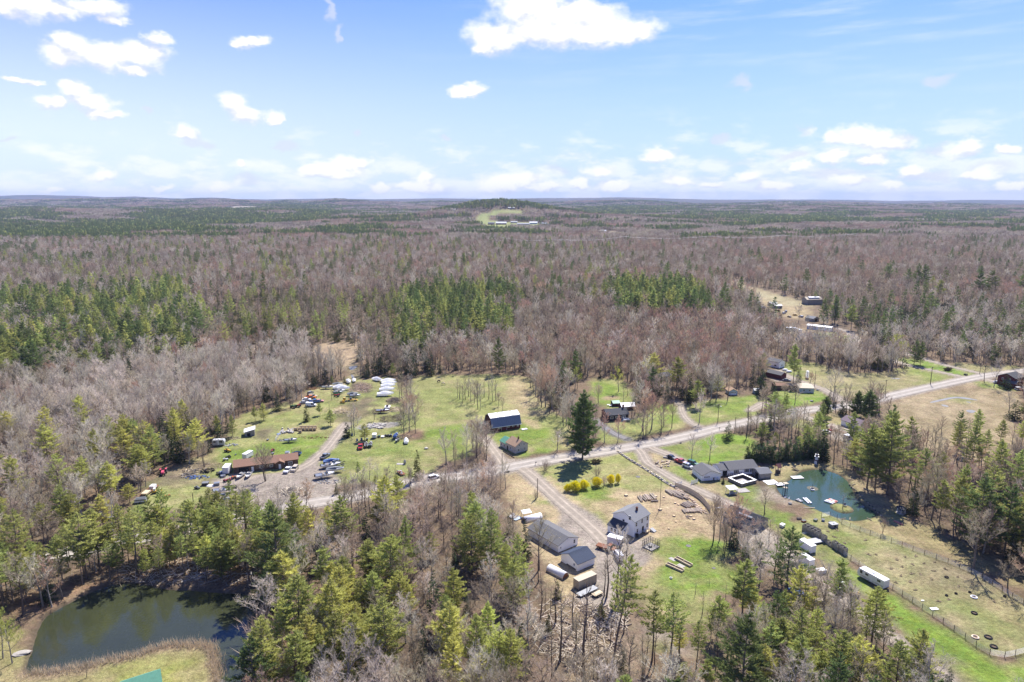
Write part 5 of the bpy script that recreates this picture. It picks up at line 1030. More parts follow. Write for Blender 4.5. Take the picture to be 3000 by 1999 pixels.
def plant():
    trees = gather_trees()
    scored = []
    for q in trees:
        X, Y, h = q[0], q[1], q[2]
        x, y = to_px(X, Y); xt, yt = to_px(X, Y, h); d = depth(X, Y)
        vis = (-60 < x < 3060) and yt < 1990 and y > 600 and d > 0
        scored.append(((h/d if vis else 0)*(1.6 if q[6] else 1), q))
    scored.sort(key=lambda a: -a[0])
    cnt = {}; LIM = dict(bare_tree=290, pine_tree=290, spruce_tree=250, hemlock_tree=120, birch_tree=110, shrub=110, cedar_tree=60, forsythia_bush=20, budding_tree=20)
    rest = []; uses = {}
    ind = []
    for s, q in scored:
        nm = NAMES[q[3]]
        if s > 0 and cnt.get(nm, 0) < LIM[nm] : cnt[nm] = cnt.get(nm, 0)+1; ind.append(q)
        else: rest.append(q)
    r = random.Random(5)
    for q in ind:
        X, Y, h, k, w, lab, hand = q
        H0, ps = NEAR[k]; p = r.choice(ps); nm = NAMES[k]
        if not lab:
            wh, lm = where(X, Y); nh = {'pine_tree': 17,'spruce_tree': 12,'hemlock_tree': 10,'bare_tree': 13,'birch_tree': 13}.get(nm, 5)
            sz = 'tall ' if h > nh*1.12 else ('short ' if h < nh * .8 else 'mid-sized ')
            lab = f'{sz}{LOOK[k]} {wh}'; grp = f'{CATS[nm]}s near {lm}'
        else: grp = {'forsythia': 'yellow bushes in the garden row'}.get(k)
        rz = r.uniform(0,6.28)
        s = h/H0; z = elev(np.array([X]), np.array([Y]))[0] - .05
        o = empty(nm, X, Y, z, rz, lab, CATS[nm], grp)
        sw = s ** .9*w
        o.scale = (sw, sw, s)
        if lab.startswith('tall leaning pine'): o.rotation_euler = (0, R(7),0)
        for part in ('trunk','crown'):
            c = bpy.data.objects.new(part, p[part]); COL.objects.link(c); c.parent = o
    # the remainder: one woodland of near models, one of mid models
    for nm_, far_ in (('woodland', False),('woodland_beyond', True)):
        src_ = MID if far_ else NEAR
        protos = []; start = {}
        for k, (H0, ps) in src_.items():
            start[k] = (len(protos), len(ps), H0)
            for p in ps: protos.append(joined(p, 'x'))
        it = []
        LIMY = 420
        sel = [q for q in rest if (q[1] >= LIMY) == far_]
        zz = elev(np.array([q[0] for q in sel]), np.array([q[1] for q in sel])) if sel else []
        for q, z in zip(sel, zz):
            X, Y, h, k, w, _, _ = q; s0, n0, H0 = start[k]; s = h/H0
            it.append((X, Y, z - .1, s, s ** .9*w, r.uniform(0,6.28), s0+r.randrange(n0)))
        if it: instancer(nm_, it, protos)
    print('trees', len(trees), cnt)
    # far woods: clumps of simple trees, 34 m across
    def clump(seed, mix, n=13, size=34):
        rr = random.Random(seed); V = []; F = []; MI = []
        ms = [m_bark, m_barkg, m_twb, m_twg, m_twr, m_pined, m_pine, m_spru, m_hem]
        for i in range(n):
            x, y = rr.uniform(-size/2, size/2), rr.uniform(-size/2, size/2)
            k = rr.choices(list(mix), list(mix.values()))[0]
            if k in ('pine','pine_dark'): b = pine_buf(seed*31+i, H=rr.uniform(15,21), levels=7, per=4, clus=2, tris=3, Lt=1.9, wt=1.3, wide=.2, bare=.35, tk=3); mi = (0,6 if k == 'pine' else 5)
            elif k == 'spruce': b = spruce_buf(seed*31+i, H=rr.uniform(9,14), levels=6, per=5, tris=2, clus=1, Lt=2.0, wt=1.4, tk=3); mi = (0,7)
            elif k == 'hemlock': b = spruce_buf(seed*31+i, H=rr.uniform(8,12), wide=.24, levels=6, per=5, tris=2, clus=1, Lt=2.1, wt=1.5, tk=3); mi = (0,8)
            else: b = bare_buf(seed*31+i, H=rr.uniform(10,15), limbs=8, sub=4, twigs=3, fine=0, spread=.44, tw=.42, tk=3, minr=.09, start=.25); mi = (1, dict(brown=2, grey=3, red=4)[k])
            for B, mm in ((b[0], mi[0]),(b[1], mi[1])):
                o0 = len(V); V += [(a[0]+x, a[1]+y, a[2]) for a in B.v]; F += [tuple(j+o0 for j in f) for f in B.f]; MI += [mm]*len(B.f)
        me = mesh_obj('clump', V, F, mats=ms, midx=MI, link=False)
        return bpy.data.objects.new('clump', me)
    mixes = [dict(brown=.75, grey=.25), dict(brown=.6, grey=.3, spruce=.1), dict(red=.55, brown=.45), dict(brown=.45, pine_dark=.3, spruce=.25), dict(pine=.15, pine_dark=.5, spruce=.35), dict(hemlock=.5, spruce=.3, brown=.2), dict(grey=.8, brown=.2)]
    protos = [clump(100+i*3+j, m) for i, m in enumerate(mixes) for j in range(2)]
    CONW = [WP(t, p) for t, p in (('L',[(-400,150),(300,190),(600,235),(1000,220),(1500,165),(2353,150),(2353,250),(1700,230),(1200,300),(700,370),(0,360),(-400,360)]),('L',[(1600,120),(2353,120),(2353,150),(1800,190)]),
        ('M',[(1450,60),(2353,20),(2353,60),(1700,110)]),('N',[(100,160),(800,190),(900,240),(400,260)]),('N',[(1500,150),(2353,150),(2353,190),(1700,200)]))]
    it = []; y = 1740.0
    rr = np.random.default_rng(4)
    while y < 8200:
        st = 27+(y - 1700) * .0055
        hw = y * .82+60; xs = np.arange(-hw, hw, st); xs = xs+rr.uniform(-.4,.4, len(xs))*st
        ys_ = y+rr.uniform(-.4,.4, len(xs))*st
        zz = elev(xs, ys_); a = fbm(xs/260, ys_/140,61,4); b = fbm(xs/520, ys_/420,62,3); c = fbm(xs/500, ys_/500,63,3)
        ok = np.ones(len(xs), bool); conz = np.zeros(len(xs), bool)
        for poly in CONW: conz |= poly_sd(poly, xs, ys_)+(c - .5)*500 < 0
        for poly, _ in FARW: ok &= (poly_sd(poly, xs, ys_) > 14) & (poly_sd(poly, xs, ys_+70) > 8)
        for i in np.where(ok)[0]:
            con = a[i] * .72+(.32*(a[i] > .47))*(b[i] - .3)
            if a[i] > .64 or (b[i] > .66 and a[i] > .55): k = 4 if rr.random() < .6 else 3
            elif a[i] > .59: k = 3 if rr.random() < .6 else 5
            elif c[i] > .55: k = 2 if rr.random() < .7 else 0
            else: k = rr.choice([0,0,0,1,1,6])
            if conz[i] and a[i] > .40: k = (4 if rr.random() < .55 else 3)
            if math.hypot(xs[i]+60, ys_[i] - 3420) < 330: k = 4 if rr.random() < .45 else 3
            sc = rr.uniform(.85,1.2)*st/29
            it.append((xs[i], ys_[i], zz[i] - .3, rr.uniform(.85,1.15), sc, rr.uniform(0,6.28), k*2+rr.integers(2)))
        y += st
    instancer('distant_woodland', it, protos)
    print('clumps', len(it))
# --- objects ---

# ------------------------------------------------------------------ building kit
m_white = mat('white_siding',(.90,.90,.88),.7, noise=.07, nscale=.6, stretch=(1,1,9))
m_white_old = mat('weathered_white_paint',(.62,.61,.58),.8, noise=.3, nscale=1.2, col2=(.40,.36,.30))
m_trim = mat('white_trim',(.80,.80,.79),.6)
m_glass = mat('window_glass',(.035,.042,.05),.08, spec=.8)
m_shing = mat('charcoal_shingles',(.085,.088,.095),.92, noise=.3, nscale=3, bump=.4, bscale=30)
m_shing_g = mat('grey_shingles',(.20,.205,.215),.92, noise=.18, nscale=3, bump=.3, bscale=30)
m_shing_m = mat('mid_grey_shingles',(.135,.135,.14),.92, noise=.2, nscale=3, bump=.3, bscale=30)
m_shing_b = mat('brown_shingles',(.25,.15,.105),.92, noise=.2, nscale=3, bump=.3, bscale=30)
m_shing_t = mat('tan_shingles',(.36,.25,.17),.92, noise=.2, nscale=3, bump=.3, bscale=30)
m_metal_w = mat('white_sheet_metal',(.78,.78,.78),.45, metal=.0, noise=.05, nscale=2)
m_metal_bl = mat('blue_grey_sheet_metal',(.19,.225,.30),.5, noise=.22, nscale=1.2, stretch=(5,1,1))
m_metal_dk = mat('dark_blue_ribbed_metal',(.05,.065,.10),.75, noise=.12, nscale=2, spec=.1)
m_metal_gr = mat('green_sheet_metal',(.12,.30,.21),.5, noise=.12, nscale=2)
m_metal_g = mat('grey_sheet_metal',(.34,.35,.36),.45, noise=.15, nscale=2)
m_redw = mat('dark_red_boards',(.095,.028,.024),.85, noise=.25, nscale=2, stretch=(6,1,1))
m_dkred = mat('wine_red_siding',(.12,.03,.032),.8, noise=.12)
m_dkb = mat('dark_brown_siding',(.035,.028,.032),.85, noise=.2)
m_brown = mat('brown_siding',(.13,.085,.06),.85, noise=.2)
m_greyw = mat('weathered_grey_boards',(.30,.285,.265),.9, noise=.35, nscale=2, stretch=(6,1,1))
m_tan = mat('tan_panel',(.47,.41,.31),.75, noise=.1)
m_blueg = mat('pale_blue_siding',(.42,.50,.56),.75, noise=.08)
m_brick = mat('chimney_brick',(.19,.085,.06),.9, noise=.3, nscale=8)
m_conc = mat('concrete',(.36,.34,.31),.9, noise=.18, nscale=2)
m_wood = mat('fresh_wood',(.62,.52,.36),.8, noise=.25, nscale=3, stretch=(1,6,1))
m_woodg = mat('grey_wood',(.56,.49,.38),.9, noise=.3, nscale=3)
m_post = mat('dark_post_wood',(.10,.082,.068),.9, noise=.3)
m_black = mat('black_rubber',(.022,.022,.024),.85)
m_steel = mat('steel',(.38,.39,.40),.35, metal=.6)
m_dks = mat('dark_steel',(.05,.052,.058),.5, metal=.3)
m_rust = mat('rusty_steel',(.22,.10,.06),.85, noise=.4, nscale=3)
def paint(n, c, r=.3): return mat('paint_' + n, c, r, coat=.4, noise=.04, spec=.5)
m_pw = paint('white',(.76,.76,.76)); m_pb = paint('black',(.02,.021,.025)); m_pr = paint('red',(.36,.028,.025)); m_ps = paint('silver',(.46,.47,.48)); m_pbl = paint('blue',(.03,.12,.34))
m_pg = paint('green',(.03,.16,.06)); m_py = paint('yellow',(.62,.38,.03)); m_po = paint('orange',(.6,.17,.03)); m_pgr = paint('grey',(.20,.21,.22)); m_pbe = paint('beige',(.50,.43,.32)); m_pt = paint('teal',(.05,.26,.26)); m_pma = paint('maroon',(.13,.018,.022))
m_wrap = mat('shrink_wrap_film',(.93,.93,.93),.35, noise=.03, nscale=2, trans=.35)
m_tarpb = mat('blue_tarp',(.10,.17,.36),.6, noise=.1); m_tarpg = mat('grey_tarp',(.20,.215,.23),.7, noise=.15); m_pink = mat('faded_red_plastic',(.55,.22,.19),.6)
m_hay = mat('old_hay',(.36,.27,.16),.95, noise=.3, nscale=5, bump=.5)
m_stone = mat('field_stone',(.47,.44,.39),.95, noise=.28, nscale=3, rnd=.25, bump=.4)
m_stonet = mat('tan_stone',(.68,.57,.41),.95, noise=.22, nscale=3, rnd=.22, bump=.4)
m_logb = mat('log_bark',(.36,.30,.24),.95, noise=.35, nscale=4, rnd=.22, bump=.5)
m_loge = mat('cut_log_end',(.60,.46,.29),.9, noise=.15)
m_green = mat('green_paint',(.05,.20,.09),.6); m_redroof = mat('faded_red_shingle',(.50,.22,.16),.9, noise=.25, nscale=4)
m_lamp = mat('lamp_glass',(.7,.72,.75),.2)

class Mb(Buf):
    def box(s, x0, y0, z0, x1, y1, z1, mi=0):
        b = len(s.v); s.v += [(x, y, z) for z in (z0, z1) for x, y in ((x0, y0),(x1, y0),(x1, y1),(x0, y1))]
        for f in ((3,2,1,0),(4,5,6,7),(0,1,5,4),(1,2,6,5),(2,3,7,6),(3,0,4,7)): s.f.append(tuple(b+i for i in f)); s.m.append(mi)
        return s
    def cyl(s, c, r, h, axis='z', n=12, r2=None, mi=0):
        b = len(s.v); r2 = r if r2 is None else r2
        for k, (rr, t) in enumerate(((r, -.5),(r2,.5))):
            for i in range(n):
                a = 2*math.pi*i/n; u, v_, w = rr*math.cos(a), rr*math.sin(a), t*h
                s.v.append((c[0]+u, c[1]+v_, c[2]+w) if axis == 'z' else ((c[0]+w, c[1]+u, c[2]+v_) if axis == 'x' else (c[0]+v_, c[1]+w, c[2]+u)))
        for i in range(n): s.f.append((b+i, b+(i+1) % n, b+n+(i+1) % n, b+n+i)); s.m.append(mi)
        s.f.append(tuple(b+i for i in reversed(range(n)))); s.f.append(tuple(b+n+i for i in range(n))); s.m += [mi, mi]
        return s
    def rod(s, a, b, r, n=5): s.tube([Vector(a), Vector(b)],[r, r], n); return s
    def prism(s, prof, hw, mi=0):
        """side profile (x, z) swept across y with half-width hw(x, z)"""
        b = len(s.v); n = len(prof)
        for sg in (-1,1):
            for x, z in prof: s.v.append((x, sg*hw(x, z), z))
        s.f.append(tuple(b+i for i in range(n))); s.f.append(tuple(b+n+i for i in reversed(range(n)))); s.m += [mi, mi]
        for i in range(n): j = (i+1) % n; s.f.append((b+i, b+n+i, b+n+j, b+j)); s.m.append(mi)
        return s
    def slab(s, q, t=.12, mi=0):
        """a flat board from four corners, thickened downwards"""
        b = len(s.v); q = [Vector(p) for p in q]; s.v += [tuple(p) for p in q]+[(p.x, p.y, p.z - t) for p in q]
        for f in ((0,1,2,3),(7,6,5,4),(0,4,5,1),(1,5,6,2),(2,6,7,3),(3,7,4,0)): s.f.append(tuple(b+i for i in f)); s.m.append(mi)
        return s
    def blob(s, c, r, seed=0, n=7, m=5, j=.25):
        rr = random.Random(seed); b = len(s.v)
        for k in range(m+1):
            ph = math.pi*k/m
            for i in range(n):
                a = 2*math.pi*i/n; q = 1+rr.uniform(-j, j)*(0 < k < m)
                s.v.append((c[0]+r[0]*q*math.sin(ph)*math.cos(a), c[1]+r[1]*q*math.sin(ph)*math.sin(a), c[2]+r[2]*q*math.cos(ph)))
        for k in range(m):
            for i in range(n): s.f.append((b+k*n+i, b+(k+1)*n+i, b+(k+1)*n+(i+1) % n, b+k*n+(i+1) % n)); s.m.append(0)
        return s
    def out(s, name, m, parent=None, sm=False, loc=None, rz=0, kind=None, label=None):
        o = mesh_obj(name, s.v, s.f, m, parent, sm)
        bm = bmesh.new(); bm.from_mesh(o.data); bmesh.ops.recalc_face_normals(bm, faces=bm.faces); bm.to_mesh(o.data); bm.free()
        if loc is not None: o.location = loc
        if rz: o.rotation_euler = (0,0, rz)
        if kind: o['kind'] = kind
        if label: o['label'] = label
        return o
def tag_copy(o, x, y, z=0, rz=0, label=None, group=None, parent=None, scale=None):
    """copy a thing with its parts and sub-parts"""
    def cp_(a, par):
        c = a.copy(); COL.objects.link(c); c.parent = par
        for ch in kids.get(a.name, []): cp_(ch, c)
        return c
    kids = {}
    st = [o]
    while st:
        a = st.pop(); kids[a.name] = list(a.children); st += kids[a.name]
    c = cp_(o, parent); c.location = (x, y, z); c.rotation_euler = (0,0, rz)
    if scale: c.scale = scale
    if label: c['label'] = label
    if group: c['group'] = group
    return c

def wing(root, P0, P, th, A, B, eave, rise, ridge='x', wall=None, roof=None, ov=.35, wins=(), doors=(), skillion=None, base=0, thick=.14, gable=None):
    """one gabled volume: nearest corner P, x axis along th (degrees), A by B metres"""
    loc = (P[0] - P0[0], P[1] - P0[1], base); rz = R(th)
    w = Mb(); hx, hy = A/2, B/2
    v = [(0,0,0),(A, 0,0),(A, B, 0),(0, B, 0),(0,0, eave),(A, 0, eave),(A, B, eave),(0, B, eave)]
    if skillion is not None:   # lean-to: roof climbs towards 'E' or 'N'
        if skillion == 'E': v[5] = (A, 0, eave+rise); v[6] = (A, B, eave+rise)
        if skillion == 'N': v[6] = (A, B, eave+rise); v[7] = (0, B, eave+rise)
        if skillion == 'W': v[4] = (0,0, eave+rise); v[7] = (0, B, eave+rise)
        w.v = v; w.f = [(0,1,5,4),(1,2,6,5),(2,3,7,6),(3,0,4,7)]; w.m = [0]*4
    elif ridge == 'x':
        v += [(0, hy, eave+rise),(A, hy, eave+rise)]; w.v = v; w.f = [(0,1,5,4),(1,2,6,9,5),(2,3,7,6),(3,0,4,8,7)]; w.m = [0]*4
    else:
        v += [(hx, 0, eave+rise),(hx, B, eave+rise)]; w.v = v; w.f = [(0,1,5,8,4),(1,2,6,5),(2,3,7,9,6),(3,0,4,7)]; w.m = [0]*4
    w.out('wall', wall, root, loc=loc, rz=rz)
    r = Mb(); t = thick; e = eave + .02
    if skillion is not None:
        s = {'E': rise/A, 'W': rise/A, 'N': rise/B}[skillion]
        zf = {'E': lambda x, y: e+x*s, 'W': lambda x, y: e+(A - x)*s, 'N': lambda x, y: e+y*s}[skillion]
        r.slab([(x, y, zf(x, y)+t) for x, y in ((-ov, -ov),(A+ov, -ov),(A+ov, B+ov),(-ov, B+ov))], t)
        r.out('roof', roof, root, loc=loc, rz=rz)
    else:
        if ridge == 'x':
            s = rise/hy; k = e - ov*s
            r.slab([(-ov, -ov, k+t),(A+ov, -ov, k+t),(A+ov, hy, e+rise+t),(-ov, hy, e+rise+t)], t)
            r2 = Mb().slab([(-ov, B+ov, k+t),(-ov, hy + .003, e+rise+t),(A+ov, hy + .003, e+rise+t),(A+ov, B+ov, k+t)], t)
        else:
            s = rise/hx; k = e - ov*s
            r.slab([(-ov, -ov, k+t),(hx, -ov, e+rise+t),(hx, B+ov, e+rise+t),(-ov, B+ov, k+t)], t)
            r2 = Mb().slab([(A+ov, -ov, k+t),(A+ov, B+ov, k+t),(hx + .003, B+ov, e+rise+t),(hx + .003,-ov, e+rise+t)], t)
        r.out('roof', roof, root, loc=loc, rz=rz); r2.out('roof', roof, root, loc=loc, rz=rz)
    def onwall(side, f, z, ww, hh_):
        n = {'S': (A, (0,-1), lambda u: (u, 0)),'W': (B, (-1,0), lambda u: (0, u)),'E': (B, (1,0), lambda u: (A, u)),'N': (A, (0,1), lambda u: (u, B))}[side]
        c = n[2](n[0]*f); return c, n[1]
    for wn in wins:
        side, f, z, ww, hh_ = wn[:5]; sh = len(wn) > 5
        c, nn = onwall(side, f, z, ww, hh_); fr = Mb(); pn = Mb(); al = side in ('S','N')
        def bx(B_, u0, u1, z0, z1, d0, d1):
            if al: ya, yb = sorted((c[1]+nn[1]*d0, c[1]+nn[1]*d1)); B_.box(c[0]+u0, ya, z0, c[0]+u1, yb, z1)
            else: xa, xb = sorted((c[0]+nn[0]*d0, c[0]+nn[0]*d1)); B_.box(xa, c[1]+u0, z0, xb, c[1]+u1, z1)
        a = ww/2; tt = .1
        bx(fr, -a - tt, -a, z - tt, z+hh_+tt, -.02,.07); bx(fr, a, a+tt, z - tt, z+hh_+tt, -.02,.07); bx(fr, -a, a, z+hh_, z+hh_+tt, -.02,.07); bx(fr, -a, a, z - tt, z, -.02,.09); bx(fr, -a, a, z+hh_ * .48, z+hh_ * .52,.032,.05)
        bx(pn, -a, a, z, z+hh_, -.02,.03)
        fo = fr.out('window', m_trim, root, loc=loc, rz=rz); pn.out('pane', m_glass, fo)
        if sh:
            for sg in (-1,1):
                q = Mb(); u = sg*(a+tt + .22); bx(q, u - .2, u + .2, z - .05, z+hh_ + .05,-.01,.05); q.out('shutter', m_pb, root, loc=loc, rz=rz)
    for d in doors:
        side, f, ww, hh_, kind = d
        c, nn = onwall(side, f, 0, ww, hh_); q = Mb(); al = side in ('S','N')
        def bx(B_, u0, u1, z0, z1, d0, d1):
            if al: ya, yb = sorted((c[1]+nn[1]*d0, c[1]+nn[1]*d1)); B_.box(c[0]+u0, ya, z0, c[0]+u1, yb, z1)
            else: xa, xb = sorted((c[0]+nn[0]*d0, c[0]+nn[0]*d1)); B_.box(xa, c[1]+u0, z0, xb, c[1]+u1, z1)
        a = ww/2
        bx(q, -a, a, .05, hh_, -.02,.05)
        if kind == 'garage':
            g = q.out('garage_door', m_trim, root, loc=loc, rz=rz)
            for k in range(4): p = Mb(); bx(p, -a+ww*(k + .12)/4,-a+ww*(k + .88)/4, hh_ * .66, hh_ * .84,.04,.065); p.out('pane', m_glass, g)
        else:
            g = q.out('door', {'white': m_trim, 'dark': m_dkb, 'red': m_redw, 'open': m_black}.get(kind, m_trim), root, loc=loc, rz=rz)  # open doorways: the dark interior is painted on as a black panel
            p = Mb(); bx(p, a * .6, a * .72,.95,1.1,.05,.12); p.out('handle', m_steel, g)
    return loc, rz
def house(name, P, label, cat, **k):
    root = empty(name, P[0], P[1],0,0, label, cat); keep(P[0]+3, P[1]+4,8); wing(root, P, P, **k); return root
def fit(t, pf, pr, pl=None, B=None):
    """P, heading and length of the right-hand base edge, from survey points: front corner and right corner"""
    a, b = W(t, *pf), W(t, *pr); d = b - a; th = math.degrees(math.atan2(d[1], d[0])); A = float(np.hypot(*d))
    if pl is not None: c = W(t, *pl); B = float(np.hypot(*(c - a)))
    return a, th, A, B
def chimney(root, P0, P, th, x, y, z0, z1, s=.35, m=None):
    q = Mb().box(x - s, y - s, z0, x+s, y+s, z1).box(x - s - .06, y - s - .06, z1, x+s + .06, y+s + .06, z1 + .12)
    o = q.out('chimney', m or m_brick, root, loc=(P[0] - P0[0], P[1] - P0[1],0), rz=R(th))
    Mb().cyl((x, y, z1 + .2),.13,.3).out('flue', m_dks, o)

# ------------------------------------------------------------------ vehicles and gear
def wheel(parent, x, y, r=.34, w=.22, z=None):
    t = Mb().cyl((0,0,0), r, w, 'y',14).out('wheel', m_black, parent, loc=(x, y, r if z is None else z))
    Mb().cyl((0,0,0), r * .55, w + .02,'y',10).out('rim', m_steel, t); return t
def lamps(parent, x, hw, z, mm, name): 
    for s in (-1,1): Mb().box(x - .03, s*hw - .16, z - .08, x + .03, s*hw + .16, z + .08).out(name, mm, parent)
m_tail = mat('tail_lamp_red',(.4,.01,.01),.3)
def car(kind, P, rz, col, label, grp=None):
    name = {'sedan': 'parked_car','suv': 'parked_car','pickup': 'pickup_truck','van': 'van','oldtruck': 'old_truck'}[kind]
    o = empty(name, P[0], P[1],.02, rz, label, {'parked_car': 'car','pickup_truck': 'pickup','van': 'van','old_truck': 'truck'}[name], grp)
    L_, W_ = {'sedan': (4.6,1.8),'suv': (4.7,1.9),'pickup': (5.5,1.95),'van': (5.2,2.0),'oldtruck': (6.2,2.2)}[kind]; h = L_/2; w = W_/2
    hw = lambda x, z: w*(1 - .06*abs(x/h) ** 4)*(1 if z < .95 else .97)
    if kind == 'sedan':
        body = [(-h, .35),(-h, .85),(-h + .15,.95),(h - 1.2,.92),(h - .1,.78),(h, .6),(h, .3),(-h + .2,.25)]; cab = [(-h + .5,.94),(-h+1.15,1.42),(.2,1.46),(1.1,.93)]
    elif kind == 'suv':
        body = [(-h, .4),(-h, 1.0),(h - 1.1,1.05),(h - .1,.95),(h, .7),(h, .35),(-h + .2,.3)]; cab = [(-h + .06,1.03),(-h + .35,1.68),(.5,1.72),(1.25,1.04)]
    elif kind == 'pickup':
        body = [(-h, .45),(-h, .75),(-h+2.0,.75),(-h+2.0,1.05),(h - .1,1.05),(h, .8),(h, .4),(-h + .1,.4)]; cab = [(-.78,1.04),(-.62,1.72),(.75,1.74),(1.4,1.04)]
    elif kind == 'van':
        body = [(-h, .35),(-h, 1.15),(h - .8,1.15),(h - .1,.95),(h, .7),(h, .35)]; cab = [(-h + .02,1.13),(-h + .1,2.0),(h - 1.7,2.05),(h - .85,1.14)]
    else:
        body = [(-h, .7),(-h, .95),(.6,.95),(.6,1.2),(h - .1,1.2),(h, 1.0),(h, .5),(.4,.5)]; cab = [(.7,1.19),(.75,1.95),(1.7,1.95),(2.0,1.2)]
    Mb().prism(body, hw).out('body', col, o)
    cz = max(z for x, z in cab)
    ch = lambda x, z: w*(.93 - .14*(z - cab[0][1])/(cz - cab[0][1]))
    Mb().prism(cab, ch).out('cabin_windows', m_glass, o)
    top = [(x, z) for x, z in cab if z > cz - .12]; x0, x1 = min(t[0] for t in top), max(t[0] for t in top); wr = ch(0, cz) + .015
    Mb().slab([(x0 - .06,-wr, cz + .05),(x1 + .06,-wr, cz + .05),(x1 + .06, wr, cz + .05),(x0 - .06, wr, cz + .05)],.09).out('roof_panel', col, o)
    pil = Mb()
    for s in (-1,1):
        for x in (x0 + .05,(x0+x1)/2, x1 - .05): pil.box(x - .05, s*wr - .06, cab[0][1], x + .05, s*wr + .06, cz)
    pil.out('window_pillars', col, o)
    if kind == 'pickup':
        for s in (-1,1): Mb().box(-h + .02, s*w * .95 - .06,.75,-h+1.98, s*w * .95 + .06,1.1).out('bed_side', col, o)
        Mb().box(-h, -w * .9,.75,-h + .08, w * .9,1.1).out('tailgate', col, o)
    if kind == 'van': Mb().prism([(-h + .01,1.14),(-h + .08,1.98),(.2,2.03),(.2,1.14)], lambda x, z: ch(x, z) + .012).out('cargo_side', col, o)
    if kind == 'oldtruck': Mb().box(-h, -w, .96,.5, w, 1.06).out('flatbed', m_rust, o)
    rr = .33 if kind == 'sedan' else .38
    for x in (-h + .95, h - .9):
        for s in (-1,1): wheel(o, x, s*(w - .1), rr)
    lamps(o, h - .02, w * .72,.72, m_lamp, 'headlight'); lamps(o, -h, w * .8,.8, m_tail, 'tail_light')
    return o
def rzof(t, a, b): p, q = W(t, *a), W(t, *b); return math.atan2(q[1] - p[1], q[0] - p[0])
def hull_mesh(L_, w, d, wrap=False, z0=.35):
    """boat hull by stations; with wrap, a peaked film tent above it"""
    M_ = Mb(); n = 9; rows = []
    for i in range(n):
        t = i/(n - 1); x = -L_/2+L_*t; hwid = w/2*(1 - max(0,(t - .45) / .55) ** 2.2) + .01; keel = z0+d * .9*max(0,(t - .6) / .4) ** 2; gun = z0+d*(1 + .22*t)
        row = [(x, 0, keel),(x, hwid * .7, keel+d * .22),(x, hwid, gun)]
        if wrap: pk = gun+(.75 + .55*math.exp(-((t - .45) / .22) ** 2))*(1 - .55*max(0,(t - .6) / .4) ** 1.5)*(.55 + .45*min(1, t*5)); row += [(x, hwid * .55,(gun+pk)/2 + .1),(x, 0, pk)]
        rows.append(row)
    k = len(rows[0])
    full = [r+[(x, -y, z) for x, y, z in reversed(r[1:-1] if wrap else r[1:])] for r in rows]; m = len(full[0])
    b = 0
    for r in full: M_.v += r
    for i in range(n - 1):
        for j in range(m - (0 if wrap else 1) if not wrap else m):
            j2 = (j+1) % m
            if not wrap and j == k - 1: continue
            M_.f.append((i*m+j, i*m+j2,(i+1)*m+j2,(i+1)*m+j)); M_.m.append(0)
    if not wrap:
        for i in range(n - 1): M_.f.append((i*m+m - 1, i*m, (i+1)*m, (i+1)*m+m - 1)); M_.m.append(0)
    M_.f.append(tuple(reversed(range(m)))); M_.m.append(0)
    return M_
def boat(P, rz, L_, label, kind='open', col=None, grp=None, trailer=True, z=0):
    o = empty('boat', P[0], P[1], z+(.35 if trailer else 0), rz, label, 'boat', grp); w = L_ * .36; d = L_ * .13
    if kind == 'wrapped':
        hull_mesh(L_, w, d, True).out('wrapped_hull', m_wrap, o)
        Mb().box(-L_ * .48,-w * .42,.36, L_ * .1, w * .42,.52).out('hull_bottom', m_pw, o)
    else:
        hull_mesh(L_, w, d).out('hull', col or m_pw, o); g = .35+d
        dk = Mb(); 
        dk.slab([(-L_ * .48,-w * .44, g * .92),(L_ * .15,-w * .44, g * .97),(L_ * .15, w * .44, g * .97),(-L_ * .48, w * .44, g * .92)],.05)
        dk.out('cockpit_floor', m_pgr if kind != 'cover' else m_tarpg, o)
        Mb().prism([(L_ * .08, g * .98),(L_ * .08, g*1.12),(L_ * .28, g*1.16),(L_ * .46, g*1.18),(L_ * .44, g*1.02)], lambda x, zz: w * .46*(1 - max(0,(x/L_ + .05) / .55) ** 2.2)).out('foredeck', m_pw, o)
        if kind == 'cover':
            Mb().prism([(-L_ * .5, g),(-L_ * .45, g*1.25),(0, g*1.6),(L_ * .3, g*1.3),(L_ * .48, g*1.12)], lambda x, zz: w*(.50 if zz < g*1.2 else .2)*(1 - max(0,(x/L_) / .62) ** 2)).out('boat_cover', m_tarpg if col is not m_pbl else m_tarpb, o)
        else:
            Mb().prism([(L_ * .02, g),(L_ * .06, g + .55),(L_ * .10, g + .55),(L_ * .2, g)], lambda x, zz: w * .34).out('windshield', m_glass, o)
            for s in (-1,1): Mb().box(-L_ * .15, s*w * .22 - .22, g * .95,-L_ * .05, s*w * .22 + .22, g * .95 + .5).out('seat', m_pbe, o)
            Mb().box(-L_ * .56,-.18, g * .5,-L_ * .49,.18, g + .35).out('outboard_motor', m_pb, o)
    if trailer:
        t = empty('boat_trailer', P[0], P[1],0, rz, 'steel trailer under ' + label, 'trailer', grp and grp + ' trailers')
        Mb().box(-L_ * .45,-w * .36,.5, L_ * .45,-w * .30,.6).box(-L_ * .45, w * .30,.5, L_ * .45, w * .36,.6).box(-L_ * .2,-w * .5,.38,-L_ * .15, w * .5,.46).box(L_ * .4,-.05,.48, L_ * .62,.05,.58).out('frame', m_steel, t)
        for s in (-1,1): wheel(t, -L_ * .17, s*w * .45,.3,.18)
    return o
def thing(name, P, rz, label, cat, grp=None, z=0.0): return empty(name, P[0], P[1], z, rz, label, cat, grp)
